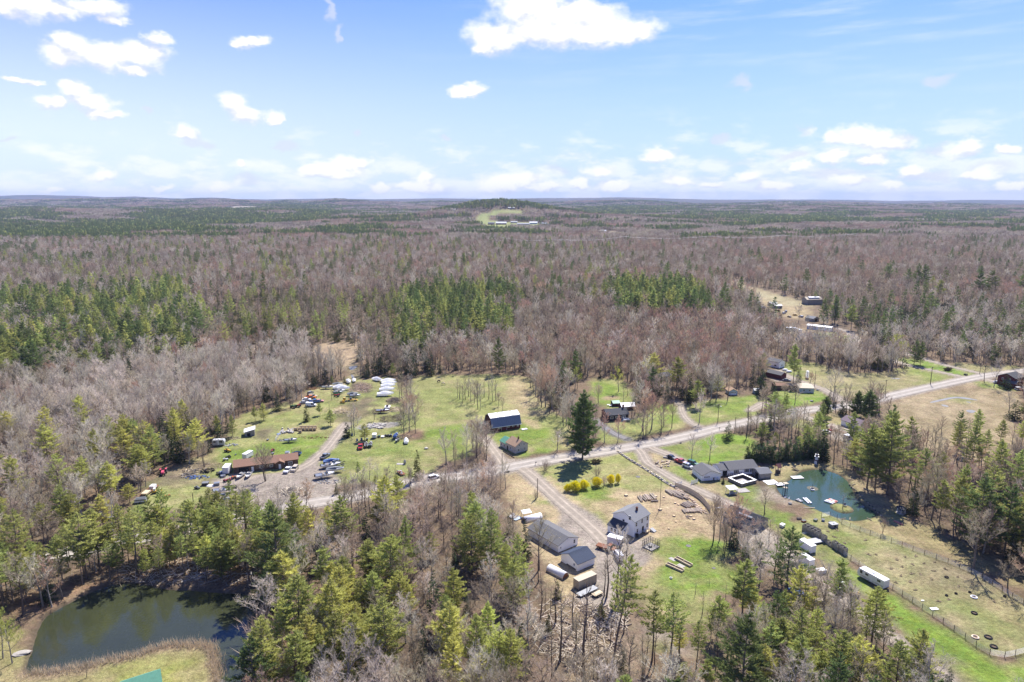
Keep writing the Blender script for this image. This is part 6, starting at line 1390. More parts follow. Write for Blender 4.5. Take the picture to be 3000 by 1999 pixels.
def tractor(P, rz, col, label, s=1.0, name='tractor', cat='tractor', grp=None):
    o = thing(name, P, rz, label, cat, grp); o.scale = (s, s, s)
    Mb().prism([(0,.55),(.05,1.15),(1.45,1.05),(1.55,.6)], lambda x, z: .32).out('hood', col, o)
    Mb().box(-.9,-.35,.5,0,.35,.85).out('chassis', m_dks, o); Mb().box(-.75,-.22,.85,-.3,.22,1.0).box(-.8,-.22,.85,-.72,.22,1.35).out('seat', m_black, o)
    Mb().rod((-.05,0,1.1),(-.25,0,1.35),.03).cyl((-.25,0,1.37),.2,.04).out('steering_wheel', m_black, o)
    for sg in (-1,1):
        wheel(o, -.55, sg * .65,.62,.34); wheel(o, 1.2, sg * .5,.36,.22); Mb().box(-1.05, sg * .65 - .2,1.22,-.1, sg * .65 + .2,1.28).out('fender', col, o)
    return o
def dozer(P, rz, label):
    o = thing('bulldozer', P, rz, label, 'bulldozer')
    for s in (-1,1): Mb().prism([(-1.6,.3),(-1.3,.05),(1.2,.05),(1.6,.35),(1.3,.85),(-1.3,.85)], lambda x, z: .25).out('track', m_dks, o, loc=(0, s * .85,0))
    Mb().prism([(.0,.7),(.0,1.6),(1.5,1.45),(1.5,.7)], lambda x, z: .5).out('engine_hood', m_py, o)
    Mb().box(-1.3,-.6,.85,0,.6,1.3).out('body', m_py, o); Mb().box(-1.1,-.55,1.3,-.1,.55,2.2).out('cab', m_glass, o); Mb().box(-1.2,-.65,2.2,0,.65,2.3).out('cab_roof', m_py, o)
    Mb().prism([(1.95,.1),(2.1,.5),(1.95,1.0),(2.05,1.0),(2.2,.5),(2.05,.1)], lambda x, z: 1.4).out('blade', m_py, o)
    Mb().rod((1.2,-1.15,.4),(2.05,-1.15,.4),.07).rod((1.2,1.15,.4),(2.05,1.15,.4),.07).out('push_arm', m_py, o)
    return o
def box_trailer(name, P, rz, L_, w, h, mm, label, cat, wheels=True, z=.0, grp=None, roof=None):
    o = thing(name, P, rz, label, cat, grp); b = .5 if wheels else .1
    Mb().box(-L_/2,-w/2, b, L_/2, w/2, b+h).out('box', mm, o)
    Mb().slab([(-L_/2 - .05,-w/2 - .05, b+h + .08),(L_/2 + .05,-w/2 - .05, b+h + .08),(L_/2 + .05, w/2 + .05, b+h + .08),(-L_/2 - .05, w/2 + .05, b+h + .08)],.1).out('roof', roof or m_metal_w, o)
    Mb().box(L_/2,-w * .38, b + .15, L_/2 + .04, w * .38, b+h * .86).out('door', m_pgr, o)
    if wheels:
        for s in (-1,1):
            for x in (-.45,.45): wheel(o, x - L_ * .05, s*(w/2 - .02),.34,.2)
        Mb().rod((-L_/2,-.4, b),(-L_/2 - 1.1,0, b),.05).rod((-L_/2,.4, b),(-L_/2 - 1.1,0, b),.05).out('tow_bar', m_dks, o)
    else: Mb().box(-L_/2 + .05,-w/2 + .1,0, L_/2 - .05, w/2 - .1,.1).out('skid', m_dks, o)
    return o
def flat_trailer(P, rz, L_, w, label, deck=None, rails=False):
    o = thing('flatbed_trailer', P, rz, label, 'trailer')
    n = int(L_ / .3)
    Mb().box(-L_/2,-w/2,.5, L_/2, w/2,.6).out('frame', m_dks, o)
    for i in range(6): Mb().box(-L_/2 + .03,-w/2 + .04+i*(w - .08)/6,.602, L_/2 - .03,-w/2 + .04+(i + .92)*(w - .08)/6,.65).out('plank', deck or m_metal_g, o)
    for s in (-1,1):
        for x in (-.45,.45): wheel(o, x, s*(w/2 + .13),.34,.2)
        if rails: Mb().box(-L_/2, s*w/2 - .03,.9, L_/2, s*w/2 + .03,.97).box(-L_/2, s*w/2 - .03,.6,-L_/2 + .06, s*w/2 + .03,.9).box(L_/2 - .06, s*w/2 - .03,.6, L_/2, s*w/2 + .03,.9).out('rail', m_dks, o)
    if rails:
        g = Mb()
        for i in range(7): g.box(-L_/2 - .05,-w/2+i*w/6.2,.6,-L_/2 - .01,-w/2+i*w/6.2 + .04,1.5)
        g.box(-L_/2 - .05,-w/2,1.45,-L_/2 - .01, w/2,1.5).out('ramp_gate', m_dks, o)
    Mb().rod((L_/2,-.4,.5),(L_/2+1.1,0,.5),.05).rod((L_/2,.4,.5),(L_/2+1.1,0,.5),.05).out('tow_bar', m_dks, o)
    return o
def camper(P, rz, L_, label, stripes=True, w=2.3, h=2.35, z=.45, col=None):
    o = thing('travel_trailer', P, rz, label, 'camper')
    l = L_/2
    Mb().prism([(-l, z),(-l, z+h * .96),(-l + .25, z+h),(l - .5, z+h),(l - .1, z+h * .72),(l, z+h * .45),(l - .3, z)], lambda x, zz: w/2).out('body', col or m_pw, o)
    for x, ww, hh_, zz in ((l - 1.2,.75,.95,1.05),(l * .28,.9,.6,1.25),(-l * .62,1.0,.6,1.25)):
        f = Mb().box(x - ww/2,-w/2 - .03, z+zz, x+ww/2,-w/2 + .02, z+zz+hh_).out('window', m_dks, o); Mb().box(x - ww/2 + .07,-w/2 - .045, z+zz + .07, x+ww/2 - .07,-w/2 - .02, z+zz+hh_ - .07).out('pane', m_glass, f)
    Mb().box(-l * .15,-w/2 - .03, z + .15,-l * .15 + .65,-w/2 + .02, z+2.0).out('door', m_trim, o)
    if stripes:
        Mb().box(-l + .1,-w/2 - .012, z + .42, l - .5,-w/2 + .01, z + .52).out('stripe', m_pbe, o); Mb().box(-l + .3,-w/2 - .013, z + .6,-l * .4,-w/2 + .01, z + .66).out('stripe', m_pb, o); Mb().box(l * .3,-w/2 - .013, z + .58, l - .7,-w/2 + .01, z + .64).out('stripe', m_po, o)
    for x, q in ((0,.55),(l * .55,.3),(-l * .55,.3)): Mb().box(x - q/2,-q/2, z+h, x+q/2, q/2, z+h+(.28 if q > .5 else .13)).out('roof_vent', m_pgr if q < .5 else m_trim, o)
    for s in (-1,1):
        for x in (-.6,.25): wheel(o, x, s*(w/2 - .1),.35,.2)
    Mb().rod((l - .3,-.5, z),(l + .9,0, z),.05).rod((l - .3,.5, z),(l + .9,0, z),.05).out('tow_bar', m_dks, o)
    Mb().box(-l - .1,-w/2 + .1, z - .05,-l, w/2 - .1, z + .08).out('bumper', m_dks, o)
    return o
def pole(t, x, y, yt, label, lamp=False, arm=True, grp='utility poles along the road', r=.15):
    X, Y = W(t, x, y); h = float(height_at(t, X, Y, yt)); o = thing('utility_pole',(X, Y),.5, label, 'pole', grp)
    Mb().cyl((0,0, h/2), r, h, 'z',8, r * .7).out('shaft', m_post, o)
    if arm:
        a = Mb().box(-1.1,-.06, h - .75,1.1,.06, h - .6).out('crossarm', m_post, o)
        for x_ in (-1,-.4,.4,1): Mb().cyl((x_, 0, h - .5),.06,.2, n=6).out('insulator', m_conc, a)
    if lamp: Mb().rod((0,0, h - 1.2),(0,-1.1, h - .9),.04).out('lamp_arm', m_steel, o); Mb().box(-.15,-1.6, h - .98,.15,-1.0, h - .82).out('lamp_head', m_trim, o)
    return Vector((X, Y, h))
def wire(a, b, sag=.8, r=.028, label='dark overhead wire strung between two road poles', grp='overhead wires'):
    m_ = Mb(); pts = [a.lerp(b, i/10) - Vector((0,0, sag*4*(i/10)*(1 - i/10))) for i in range(11)]
    m_.tube(pts, [r]*11,3); o = m_.out('overhead_wire', m_dks); set_tags(o, label, 'wire', grp)
def stone(P, s, mm=None, z=0, seed=0, parent=None, label=None, grp=None, name='stone'):
    o = Mb().blob((0,0, s[2] * .8), s, seed, 7,4,.28).out(name, mm or m_stone, parent, loc=(P[0], P[1], z))
    if not parent: set_tags(o, label, 'stone', grp)
    return o

# ------------------------------------------------------------------ the tall white house and its yard
def w2(side, *fz): return [(side, f, z, .75,1.25) for f, z in fz]
P, th, A, B = fit('D',(1162,925),(1285,858)); th = 45; A = 8.2; B = 8.4; WH = P
root = house('farmhouse', P, 'tall white two-storey house with grey gable roof and dark-roofed porch','house', th=th, A=A, B=B, eave=5.3, rise=2.1, ridge='x', wall=m_white, roof=m_shing_g,
             wins=w2('S',(.12,3.4),(.5,3.5),(.87,3.4),(.2,1.0),(.86,1.0))+w2('W',(.5,3.4),(.22,5.35)), doors=[('S',.58,.95,2.1,'dark'),('E',.5,.9,2.0,'white')])
wing(root, P, P+np.array([-3.0*math.cos(R(45)) - 2.7*math.sin(R(45)),-3.0*math.sin(R(45))+2.7*math.cos(R(45))]), th, 2.99,5.5,2.5,1.3, skillion='E', wall=m_white, roof=m_shing, ov=.25, wins=[('W',.2,.8,.8,1.2),('W',.45,.8,.8,1.2),('W',.7,.8,.8,1.2),('S',.5,.8,.8,1.2)], doors=[('W',.92,.8,2.0,'white')])
chimney(root, P, P, th, 4.8,2.6,5.2,7.7,.28)
dp = Mb().box(4.2,-1.6,.5,6.0,-.05,.62).box(4.2,-1.6,0,4.3,-1.5,1.4).box(5.9,-1.6,0,6.0,-1.5,1.4).box(4.2,-1.6,1.3,6.0,-1.52,1.4).box(6.0,-1.5,.3,6.4,-.2,.4).box(6.4,-1.5,.12,6.8,-.2,.22).box(4.2,-1.58,.8,6,-1.54,.86)
dp.out('back_steps', m_wood, root, rz=R(th))
Mb().prism([(0,0),(0,.9),(1.6,.25),(1.6,0)], lambda x, z: .7).out('bulkhead', m_metal_g, root, loc=(6.3,4.5,0), rz=R(th - 90))
g = thing('barbecue', W('D',1185,925),0,'small black covered grill by the back wall of the tall white house','grill'); Mb().box(-.5,-.3,.7,.5,.3,1.2).out('lid', m_black, g); Mb().box(-.45,-.25,0,.45,.25,.7).out('cart', m_dks, g)
P, th, A, B = fit('D',(528,1053),(692,985),(283,905))
root = house('long_garage', P, 'long low white garage with mid grey shingle roof','garage', th=38, A=8.1, B=14.3, eave=2.35, rise=1.45, ridge='y', wall=m_white, roof=m_shing_m, wins=[('S',.82,1.0,.7,1.1),('S',.12,1.1,.4,.4)], doors=[('E',.3,2.6,2.1,'garage'),('E',.6,2.6,2.1,'garage')])
P, th, A, B = fit('D',(690,1210),(830,1150),(555,1125))
root = house('metal_roofed_garage', P, 'white garage with dark blue ribbed metal roof behind a lumber stack','garage', th=37, A=6.7, B=7.2, eave=2.35, rise=1.6, ridge='x', wall=m_white, roof=m_metal_dk, wins=[('W',.2,1.2,.5,.6)], doors=[('E',.5,2.7,2.1,'garage')])
for k in range(22):
    x = -.25+k * .34
    for (ya, za, yb, zb) in ((-.35,2.2,3.58,4.11),(7.55,2.2,3.62,4.11)): Mb().slab([(x, ya, za + .03),(x + .05, ya, za + .03),(x + .05, yb, zb + .03),(x, yb, zb + .03)],.04).out('roof_rib', m_metal_dk, root, rz=R(37))
lum = thing('lumber_pile', W('D',640,1175), R(127),'dark stack of old boards against the metal-roofed garage','lumber')
for k in range(12): Mb().box(-2,-.5+(k % 4) * .26,.05+(k // 4) * .14,2 - .2*(k % 3),-.28+(k % 4) * .26,.16+(k // 4) * .14).out('board', m_post if k % 3 else m_greyw, lum)
# half-round shelters
def drum(P, rz, L_, r, label, mm, endm, name='round_shelter'):
    o = thing(name, P, rz, label, 'shelter'); n = 12; sh = Mb()
    for k in range(2):
        x = -L_/2+L_*k
        for i in range(n+1): a = math.pi*i/n; sh.v.append((x, r*math.cos(a),.4+r*math.sin(a)))
    for i in range(n): sh.f.append((i, i+1, n+2+i, n+1+i)); sh.m.append(0)
    s2 = sh.out('cover', mm, o, sm=True)
    md = s2.modifiers.new('t','SOLIDIFY'); md.thickness = .05
    e = Mb(); e.v = [(0, r * .97*math.cos(math.pi*i/n),.4+r * .97*math.sin(math.pi*i/n)) for i in range(n+1)]+[(0,-r * .97,0),(0, r * .97,0)]; e.f = [tuple(range(n+3))]; e.m = [0]
    e.out('end_wall', endm, o, loc=(L_/2 - .3,0,0)); 
    for s in (-1,1): Mb().box(-L_/2, s*r - .04,0, L_/2, s*r + .04,.42).out('side_rail', m_woodg, o)
    for k in range(5): x = -L_/2 + .05+k*(L_ - .1)/4; q = Mb(); q.tube([Vector((x, (r - .05)*math.cos(math.pi*i/n),.38+(r - .05)*math.sin(math.pi*i/n))) for i in range(n+1)],[.03]*(n+1),4); q.out('hoop', m_steel, o)
    return o
drum(W('D',522,1232), R(-46),6.4,1.35,'white half-round shelter with dark end, below the long garage', m_wrap, m_rust); keep(*W('D',522,1232),4)
drum(W('D',312,778), R(28),6.6,1.3,'bright white half-round canopy behind the long garage', m_metal_w, m_black, 'canopy'); keep(*W('D',300,778),4)
sh = thing('open_shed', W('D',262,752), R(20),'open-framed white shed behind the half-round canopy','shed')
for x in (-1.4,1.4):
    for y in (-.9,.9): Mb().box(x - .05, y - .05,0, x + .05, y + .05,1.7).out('post', m_metal_g, sh)
Mb().slab([(-1.6,-1.1,1.75),(1.6,-1.1,1.75),(1.6,1.1,2.1),(-1.6,1.1,2.1)],.06).out('roof', m_metal_w, sh)
for k, (x, y, c) in enumerate(((165,762, m_greyw),(190,775, m_blueg),(145,748, m_metal_g))):
    o = thing('scrap_sheet', W('D', x, y), R(20+25*k),['pale panel lying flattest among the scrap left of the canopy','bluish panel nearest the canopy among the scrap','leftmost panel of the scrap beside the white canopy'][k],'sheet'); Mb().slab([(-1.5,-.6,.3),(1.5,-.6,.35),(1.4,.6,.5),(-1.5,.6,.4)],.06).out('panel', c, o); Mb().box(-1.2,-.4,0,1.2,.4,.25).out('blocks', m_woodg, o)
o = box_trailer('storage_container', W('D',752,1320), R(35),6.6,2.3,2.5, m_tan, 'beige storage container with pale roof below the metal-roofed garage','container', wheels=False, roof=m_tan); keep(*W('D',750,1320),3)
for k in range(24):
    Mb().box(-3.2+k * .27,-1.19,.2,-3.12+k * .27,-1.15,2.5).out('rib', m_tan, o)
flat_trailer(W('D',770,1388), R(38),6.6,2.0,'long grey flatbed trailer parked beside the beige container'); keep(*W('D',800,1390),4)
flat_trailer(W('D',853,1408), R(38),3.2,1.7,'short utility trailer with wooden deck and ramp gate', m_wood, True)
car('oldtruck', W('D',930,1028), R(-32), m_rust, 'rusty flatbed truck in front of the tall white house')
box_trailer('camper_body', W('D',1005,985), R(-30),4.6,2.2,2.1, m_pw, 'white box camper parked by the porch of the tall white house','camper')
car('van', W('D',1030,1095), R(100), m_pw, 'white van with a dark bonnet among the bare trees in the yard')
b = thing('bench', W('D',997,1345), R(10),'small pale bench standing on the gravel in front','bench'); Mb().box(-.8,-.2,.42,.8,.2,.5).out('seat', m_conc, b); Mb().box(-.7,-.18,0,-.55,.18,.42).out('leg', m_conc, b); Mb().box(.55,-.18,0,.7,.18,.42).out('leg', m_conc, b)
# kennel with mesh sides on a pale platform
P, th, A, B = fit('D',(1310,1045),(1375,1010),(1250,1015))
k = thing('dog_kennel', P, R(th),'square wire pen with dark frame standing on a pale platform','kennel'); A, B = 4.0,3.6
Mb().box(0,0,.0, A, B, .25).out('platform', m_conc, k)
for i in range(5):
    for (x, y) in {(i*A/4,0),(i*A/4, B),(0, i*B/4),(A, i*B/4)}: Mb().box(x - .04, y - .04,.25, x + .04, y + .04,2.3).out('post', m_dks, k)
ms = Mb()
for z in (.3,1.3,2.26):
    ms.box(0,-.02, z, A, .02, z + .05).box(0, B - .02, z, A, B + .02, z + .05).box(-.02,0, z, .02, B, z + .05).box(A - .02,0, z, A + .02, B, z + .05)
ms.out('rail', m_dks, k)
wm = Mb()
for i in range(28):
    x = i*A/28; y = i*B/28; wm.box(x, -.006,.3, x + .012,.006,2.3).box(x, B - .006,.3, x + .012, B + .006,2.3).box(-.006, y, .3,.006, y + .012,2.3).box(A - .006, y, .3, A + .006, y + .012,2.3)
wm.out('wire_mesh', m_dks, k, kind='stuff'); Mb().box(1.2,1.4,.25,1.9,2.3,.8).out('crate', m_greyw, k)
# raised beds
def bed(P, rz, L_, label, mm=m_wood):
    o = thing('raised_bed', P, rz, label, 'raised bed','raised garden beds')
    for y in (-.6,.6): Mb().box(-L_/2, y - .04,.0, L_/2, y + .04,.55).out('side_board', mm, o)
    for x in (-L_/2,-.03, L_/2 - .06): Mb().box(x, -.56,0, x + .06,.56,.55).out('end_board', mm, o)
    for y in (-.62,.62): Mb().box(-L_/2 - .04, y - .1,.55, L_/2 + .04, y + .1,.6).out('cap_board', mm, o)
    Mb().box(-L_/2 + .06,-.55,.05, L_/2 - .06,.55,.34).out('soil', mat('garden_soil',(.12,.09,.065),.95, noise=.3, nscale=6), o)
    return o
r1 = rzof('D',(1510,1097),(1640,1165))
bed((W('D',1575,1135)), r1,5.8,'far one of two pale wooden garden boxes on the bright lawn'); bed((W('D',1503,1182)), rzof('D',(1437,1155),(1565,1212)),5.6,'near one of two pale wooden garden boxes on the bright lawn')
for k, (x, y) in enumerate(((1485,1108),(1555,1162))): o = Mb().box(-1.1,-.7,0,1.1,.7,.03).out('paving_slab', m_conc, None, loc=(*W('D', x, y),0), rz=r1); set_tags(o, ['grey slab at the upper end of the two garden boxes','grey slab lying between the two garden boxes'][k],'slab')
o = thing('planter_ring', W('D',1470,1270),0,'small white round planter alone on the bright lawn','planter'); Mb().cyl((0,0,.2),.38,.4).out('ring', m_metal_w, o); Mb().cyl((0,0,.38),.26,.1).out('soil', m_black, o)
# log piles: every log is a thing
def log(P, rz, L_, r, z, label, grp):
    o = thing('log',(P[0], P[1]), rz, label, 'log', grp, z=z+r)
    Mb().cyl((0,0,0), r, L_, 'x',9, r * .86).out('bark', m_logb, o, sm=False)
    for s in (-1,1): Mb().cyl((s*(L_/2 + .005),0,0), r * .84,.02,'x',9).out('cut_end', m_loge, o)
lr = random.Random(3)
def logrow(a, b, n, L_, ang, r0, where_, grp, jit=.15):
    p, q = W('D', *a), W('D', *b)
    for i in range(n):
        t = i/max(1, n - 1); c = p+(q - p)*t; r = r0*lr.uniform(.8,1.2)
        lab = f'{"leftmost" if i == 0 else "rightmost" if i == n - 1 else ["first", "second", "third", "fourth", "fifth", "sixth", "seventh", "eighth", "ninth", "tenth", "eleventh", "twelfth", "thirteenth", "fourteenth", "fifteenth", "sixteenth"][i]+("" if i == 0 else "")} log from the left in {where_}'.replace('leftmost log from the left','leftmost log').replace('rightmost log from the left','rightmost log')
        log(c+np.array([lr.uniform(-jit, jit)]*2), R(ang+lr.uniform(-9,9)), L_*lr.uniform(.85,1.1), r, 0, lab, grp)
logrow((1208,610),(1330,590),9,4.2,-82,.33,'the small pile above the tall white house','logs above the tall white house')
log(W('D',1333,628), R(2),2.6,.33,0,'thick log lying crosswise at the right of the small pile','logs above the tall white house')
logrow((1455,558),(1590,570),9,4.5,-62,.36,'the upper pile by the board fence','logs by the board fence'); logrow((1520,590),(1590,600),4,3.6,-58,.32,'the second row of the upper pile by the fence','logs by the board fence')
logrow((1580,668),(1650,648),6,3.6,-60,.34,'the middle pile by the board fence','logs in the middle pile'); logrow((1580,712),(1725,700),15,2.6,-78,.3,'the long lowest pile by the fence','logs in the lowest pile')
# cord wood and stones heaped along the fence
cw = Mb()
for i in range(260):
    t = lr.random(); a = W('D',1530,515); b = W('D',1770,715); c = a+(b - a)*t+np.array([lr.uniform(-1,0), lr.uniform(-1.3,.2)])*(1.2 + .9*math.sin(t*9)); s = lr.uniform(.12,.28)
    cw.blob((c[0], c[1], lr.uniform(.05,.5)*(1 - .2*t)),(s*1.5, s, s), i, 5,3,.3)
o = cw.out('split_wood', m_stonet, None); o['kind'] = 'stuff'
for k, (x, y, s) in enumerate(((1095,578,.8),(1378,697,.8),(1505,642,.55),(1533,655,.5),(1495,750,.6),(1638,750,.5),(1662,775,.6),(1512,797,.4),(1410,592,.5),(1345,585,.6),(1452,855,.45))):
    o = thing('tree_stump', W('D', x, y), lr.uniform(0,6),['stump standing alone in the grass above the tall white house','broad stump at the foot of the thin pole','stump below the upper log pile, left of its twin','stump below the upper log pile, right of its twin','dark stump in the middle of the wood chips','stump directly under the lowest log pile','pale stump right of the short split logs','tiny stump low in the wood chips','stump left of the upper log pile','stump just right of the small log pile','burnt low stump near the back steps'][k],'stump')
    Mb().cyl((0,0, s * .3), s, s * .6, n=9, r2=s * .8).out('bark', m_logb, o); Mb().cyl((0,0, s * .6 + .01), s * .76,.03, n=9).out('cut_top', m_loge, o)
for k, (x, y) in enumerate(((1605,755),(1615,768),(1625,752))): log(W('D', x, y), R(-60+12*k),1.6,.14,0,['left','nearest','right'][k] + ' one of three short pale logs below the long pile','three short pale logs')
# vertical board fence and gate
fpts = chaikin(WP('D',[(1505,505),(1580,530),(1650,565),(1710,605),(1760,655),(1800,715)]),2)
def resample(p, step):
    d = np.r_[0, np.cumsum(np.hypot(*np.diff(p, axis=0).T))]; n = max(2, int(d[-1]/step)+1); s = np.linspace(0, d[-1], n); return np.stack([np.interp(s, d, p[:, 0]), np.interp(s, d, p[:, 1])],1)
fp = resample(fpts, .20); f0 = fp[0]
fe = thing('board_fence', f0,0,'tall weathered vertical board fence curving beside the neighbour drive','fence')
bd = Mb().box(-.085,-.012,.06,.085,.012,1.8); bme = bd.out('board', m_woodg, fe); 
fa = [math.atan2(*(fp[min(i+1, len(fp) - 1)] - fp[max(0, i - 1)])[::-1]) for i in range(len(fp))]
for i, p in enumerate(fp):
    o = bme if i == 0 else bme.copy()
    if i: COL.objects.link(o)
    o.parent = fe; o.location = (p[0] - f0[0], p[1] - f0[1], lr.uniform(-.03,.04)); o.rotation_euler = (0,0, fa[i])
pm = Mb().box(-.06,-.10,0,.06,.0 - .015,2.0).out('post', m_woodg, fe)
for j, i in enumerate(range(0, len(fp),12)):
    o = pm if j == 0 else pm.copy()
    if j: COL.objects.link(o)
    o.parent = fe; o.location = (fp[i][0] - f0[0], fp[i][1] - f0[1],0); o.rotation_euler = (0,0, fa[i])
rl = Mb()
for i in range(0, len(fp) - 4,4):
    a, b = fp[i] - f0, fp[i+4] - f0; n_ = np.array([math.sin(fa[i]),-math.cos(fa[i])])*-.04
    for z in (.45,1.45): rl.rod((a[0]+n_[0], a[1]+n_[1], z),(b[0]+n_[0], b[1]+n_[1], z),.03,4)
rl.out('rail', m_woodg, fe)
def picket_gate(P, rz, L_, h, label, n=11):
    o = thing('gate', P, rz, label, 'gate')
    for i in range(n): Mb().box(i*L_/n, -.02,.1, i*L_/n+L_/n * .55,.02, h).out('picket', m_trim, o)
    Mb().box(0,.021,.3, L_, .05,.4).box(0,.021, h - .25, L_, .05, h - .15).out('rail', m_trim, o)
    for x in (-.12, L_): Mb().box(x, -.06,0, x + .12,.06, h + .3).out('post', m_trim, o)
picket_gate(W('D',1505,500), rzof('D',(1505,500),(1566,487)),3.0,1.5,'open white gate at the top end of the board fence'); picket_gate(W('E',392,848), rzof('E',(392,848),(485,818)),3.4,1.5,'white gate beside the gable of the long white ranch house',12)
# dry-laid stone wall: each stone a part
wp = resample(chaikin(WP('D',[(1025,208),(1080,250),(1150,295),(1220,335),(1290,380),(1370,430),(1440,478),(1495,505)]),2),.62)
sw = thing('stone_wall', wp[0],0,'low dry stone wall running down the lawn from the road','stone wall')
sm_ = [Mb().blob((0,0,.2),(.36,.24,.24), s, 7,4,.22).out('stone', m_stonet if s % 3 == 0 else m_stone, sw) for s in range(5)]
for i, p in enumerate(wp):
    for j in range(3 if i % 3 else 2):
        b = sm_[(i*3+j) % 5]; o = b.copy() if i*3+j > 4 else b
        if o is not b: COL.objects.link(o)
        o.parent = sw; sc = lr.uniform(.95,1.6); off = (j - .8) * .34
        d = wp[min(i+1, len(wp) - 1)] - wp[max(0, i - 1)]; d /= np.hypot(*d)
        top = j == 2
        o.location = (p[0] - wp[0][0] - d[1]*off*(not top) , p[1] - wp[0][1]+d[0]*off*(not top),.33 if top else 0); o.rotation_euler = (0,0, math.atan2(d[1], d[0])+lr.uniform(-.3,.3)); o.scale = (sc, sc, lr.uniform(.8,1.2))
# mailboxes
for x, y, n_, lab in ((1048,185,1,'mailbox post at the head of the stone wall'),(338,322,1,'lone dark mailbox beside the lower drive junction')):
    o = thing('mailbox', W('D', x, y), R(20), lab, 'mailbox'); Mb().box(-.05,-.05,0,.05,.05,1.1).box(-.05,-.05,1.0,.5,.05,1.08).out('post', m_post, o); Mb().prism([(-.1,1.1),(-.1,1.35),(.5,1.35),(.5,1.1)], lambda x, z: .13).out('box', m_dks, o)
o = thing('mailbox', W('G',1706,1045), R(20),'dark mailbox at the roadside near the lone spruce','mailbox'); Mb().box(-.05,-.05,0,.05,.05,1.1).out('post', m_post, o); Mb().prism([(-.3,1.1),(-.3,1.35),(.3,1.35),(.3,1.1)], lambda x, z: .13).out('box', m_dks, o)
o = thing('culvert_pipe', W('D',105,382), R(15),'short dark culvert pipe at the road edge','pipe'); Mb().cyl((0,0,.25),.35,1.6,'x',12).out('pipe', m_dks, o); Mb().blob((-.9,0,.1),(.5,.4,.3),3).out('headstone', m_stone, o)
for k, (t, x, y, s) in enumerate((('D',1195,420,.9),('D',1617,997,.8),('E',370,1412,1.2),('D',1828,1183,.5))):
    if k == 2: continue
    o = Mb().cyl((0,0,.03), s, .06, n=16).out('well_cover', m_dark, None, loc=(*W(t, x, y),0)); set_tags(o, ['grey round cover set in the lawn beside the stone wall','grey disc in the grass above the garden boxes','','small grey disc right of the garden boxes'][k],'cover')
# bush bed under the pine: dark low shrubs
o = empty('low_juniper', *W('D',845,305),0,0,'dark low spreading shrub at the edge of the giant pine','shrub'); 
T_, C_ = bush_buf(5, H=1.4, stems=30, leaf=22, ls=.3, fine=3); mesh_obj('foliage', C_.v, C_.f, mat('brown_green_leaves',(.13,.11,.06),.9, noise=.3, trans=.2), o); mesh_obj('stems', T_.v, T_.f, m_bark, o); o.scale = (2.2,1.4,1)

# ------------------------------------------------------------------ small house, barn, dark house
P, th, A, B = fit('C',(1080,975),(1215,935),(940,895))
root = house('cottage', P, 'small weathered white house by the road with tan and green roofs','house', th=36, A=6.6, B=6.6, eave=3.2, rise=2.0, ridge='y', wall=m_white_old, roof=m_shing_t, wins=[('S',.25,.7,.6,1.1),('S',.3,2.9,.55,.9),('S',.68,2.9,.55,.9),('S',.75,.7,.6,1.1),('W',.5,1.0,.6,1.1)], doors=[('W',.85,.8,1.9,'dark')])
c, s = math.cos(R(36)), math.sin(R(36))
wing(root, P, P+np.array([-s*6.62, c*6.62]),36,5.4,4.6,2.5,1.5, ridge='y', wall=m_white_old, roof=m_metal_gr, ov=.3, wins=[('W',.3,.8,.9,1.0),('W',.75,.8,.9,1.0)])
chimney(root, P, P, 36,3.2,2.2,4.6,6.1,.25); chimney(root, P, P, 36,2.6,6.9,3.6,4.7,.25)
o = thing('timber_edging', W('C',1010,985), rzof('C',(955,945),(1055,1005)),'dark timber edging on the ground before the small house','edging'); Mb().box(-4.6,-.08,0,4.6,.08,.3).out('beam', m_post, o)
P = W('C',845,755); P2 = W('C',1133,713); th = 24.0; A = 14.2; D_ = 9.0
root = empty('barn', P[0], P[1],0, R(th),'dark red barn with white and blue-grey gambrel metal roof','barn'); keep(P[0]+6, P[1]+7,10)
prof = [(0,0),(0,2.6),(1.5,6.1),(D_/2,7.5),(D_ - 1.5,6.1),(D_, 2.6),(D_, 0)]
w = Mb(); n = len(prof)
for x in (0, A): w.v += [(x, y, z) for y, z in prof]
w.f = [tuple(reversed(range(n))), tuple(range(n, 2*n)),(0,1, n+1, n),(n - 2, n - 1,2*n - 1,2*n - 2)]; w.m = [0]*4; w.out('wall', m_redw, root)
for k in range(14):
    x0, x1 = -.4+k*(A + .8)/14,-.4+(k+1)*(A + .8)/14 - .025
    for j, (a, b, mm) in enumerate((((-.45,2.15),(1.5,6.2), m_metal_bl),((1.45,6.2),(D_/2,7.62), m_metal_w),((D_ + .45,2.15),(D_ - 1.5,6.2), m_metal_bl),((D_ - 1.45,6.2),(D_/2 + .01,7.62), m_metal_w))):
        m2 = mm if not (mm is m_metal_w and k in (4,10)) else m_metal_g
        Mb().slab([(x0, a[0], a[1] + .03*(k % 2)),(x1, a[0], a[1] + .03*(k % 2)),(x1, b[0], b[1] + .03*(k % 2)),(x0, b[0], b[1] + .03*(k % 2))],.06).out('roof_panel', m2, root)
Mb().box(-.45,-.55,2.0, A + .45,-.42,2.25).out('gutter_board', m_trim, root)
for x in (3.6,8.1,10.5,12.9):
    f = Mb().box(x - .45,-.06,1.15, x + .45,.02,1.85).out('window', m_trim, root); Mb().box(x - .32,-.075,1.25, x + .32,-.03,1.75).out('pane', m_glass, f)
Mb().box(4.6,-.07,.05,7.2,.02,2.0).out('barn_door', m_dkred, root); Mb().box(4.5,-.09,.05,4.6,.02,2.1).box(7.2,-.09,.05,7.3,.02,2.1).out('door_trim', m_trim, root)
wing(root, P, P+np.array([0,0]),0,.01,.01,.01,.01, wall=m_redw, roof=m_metal_w) if False else None
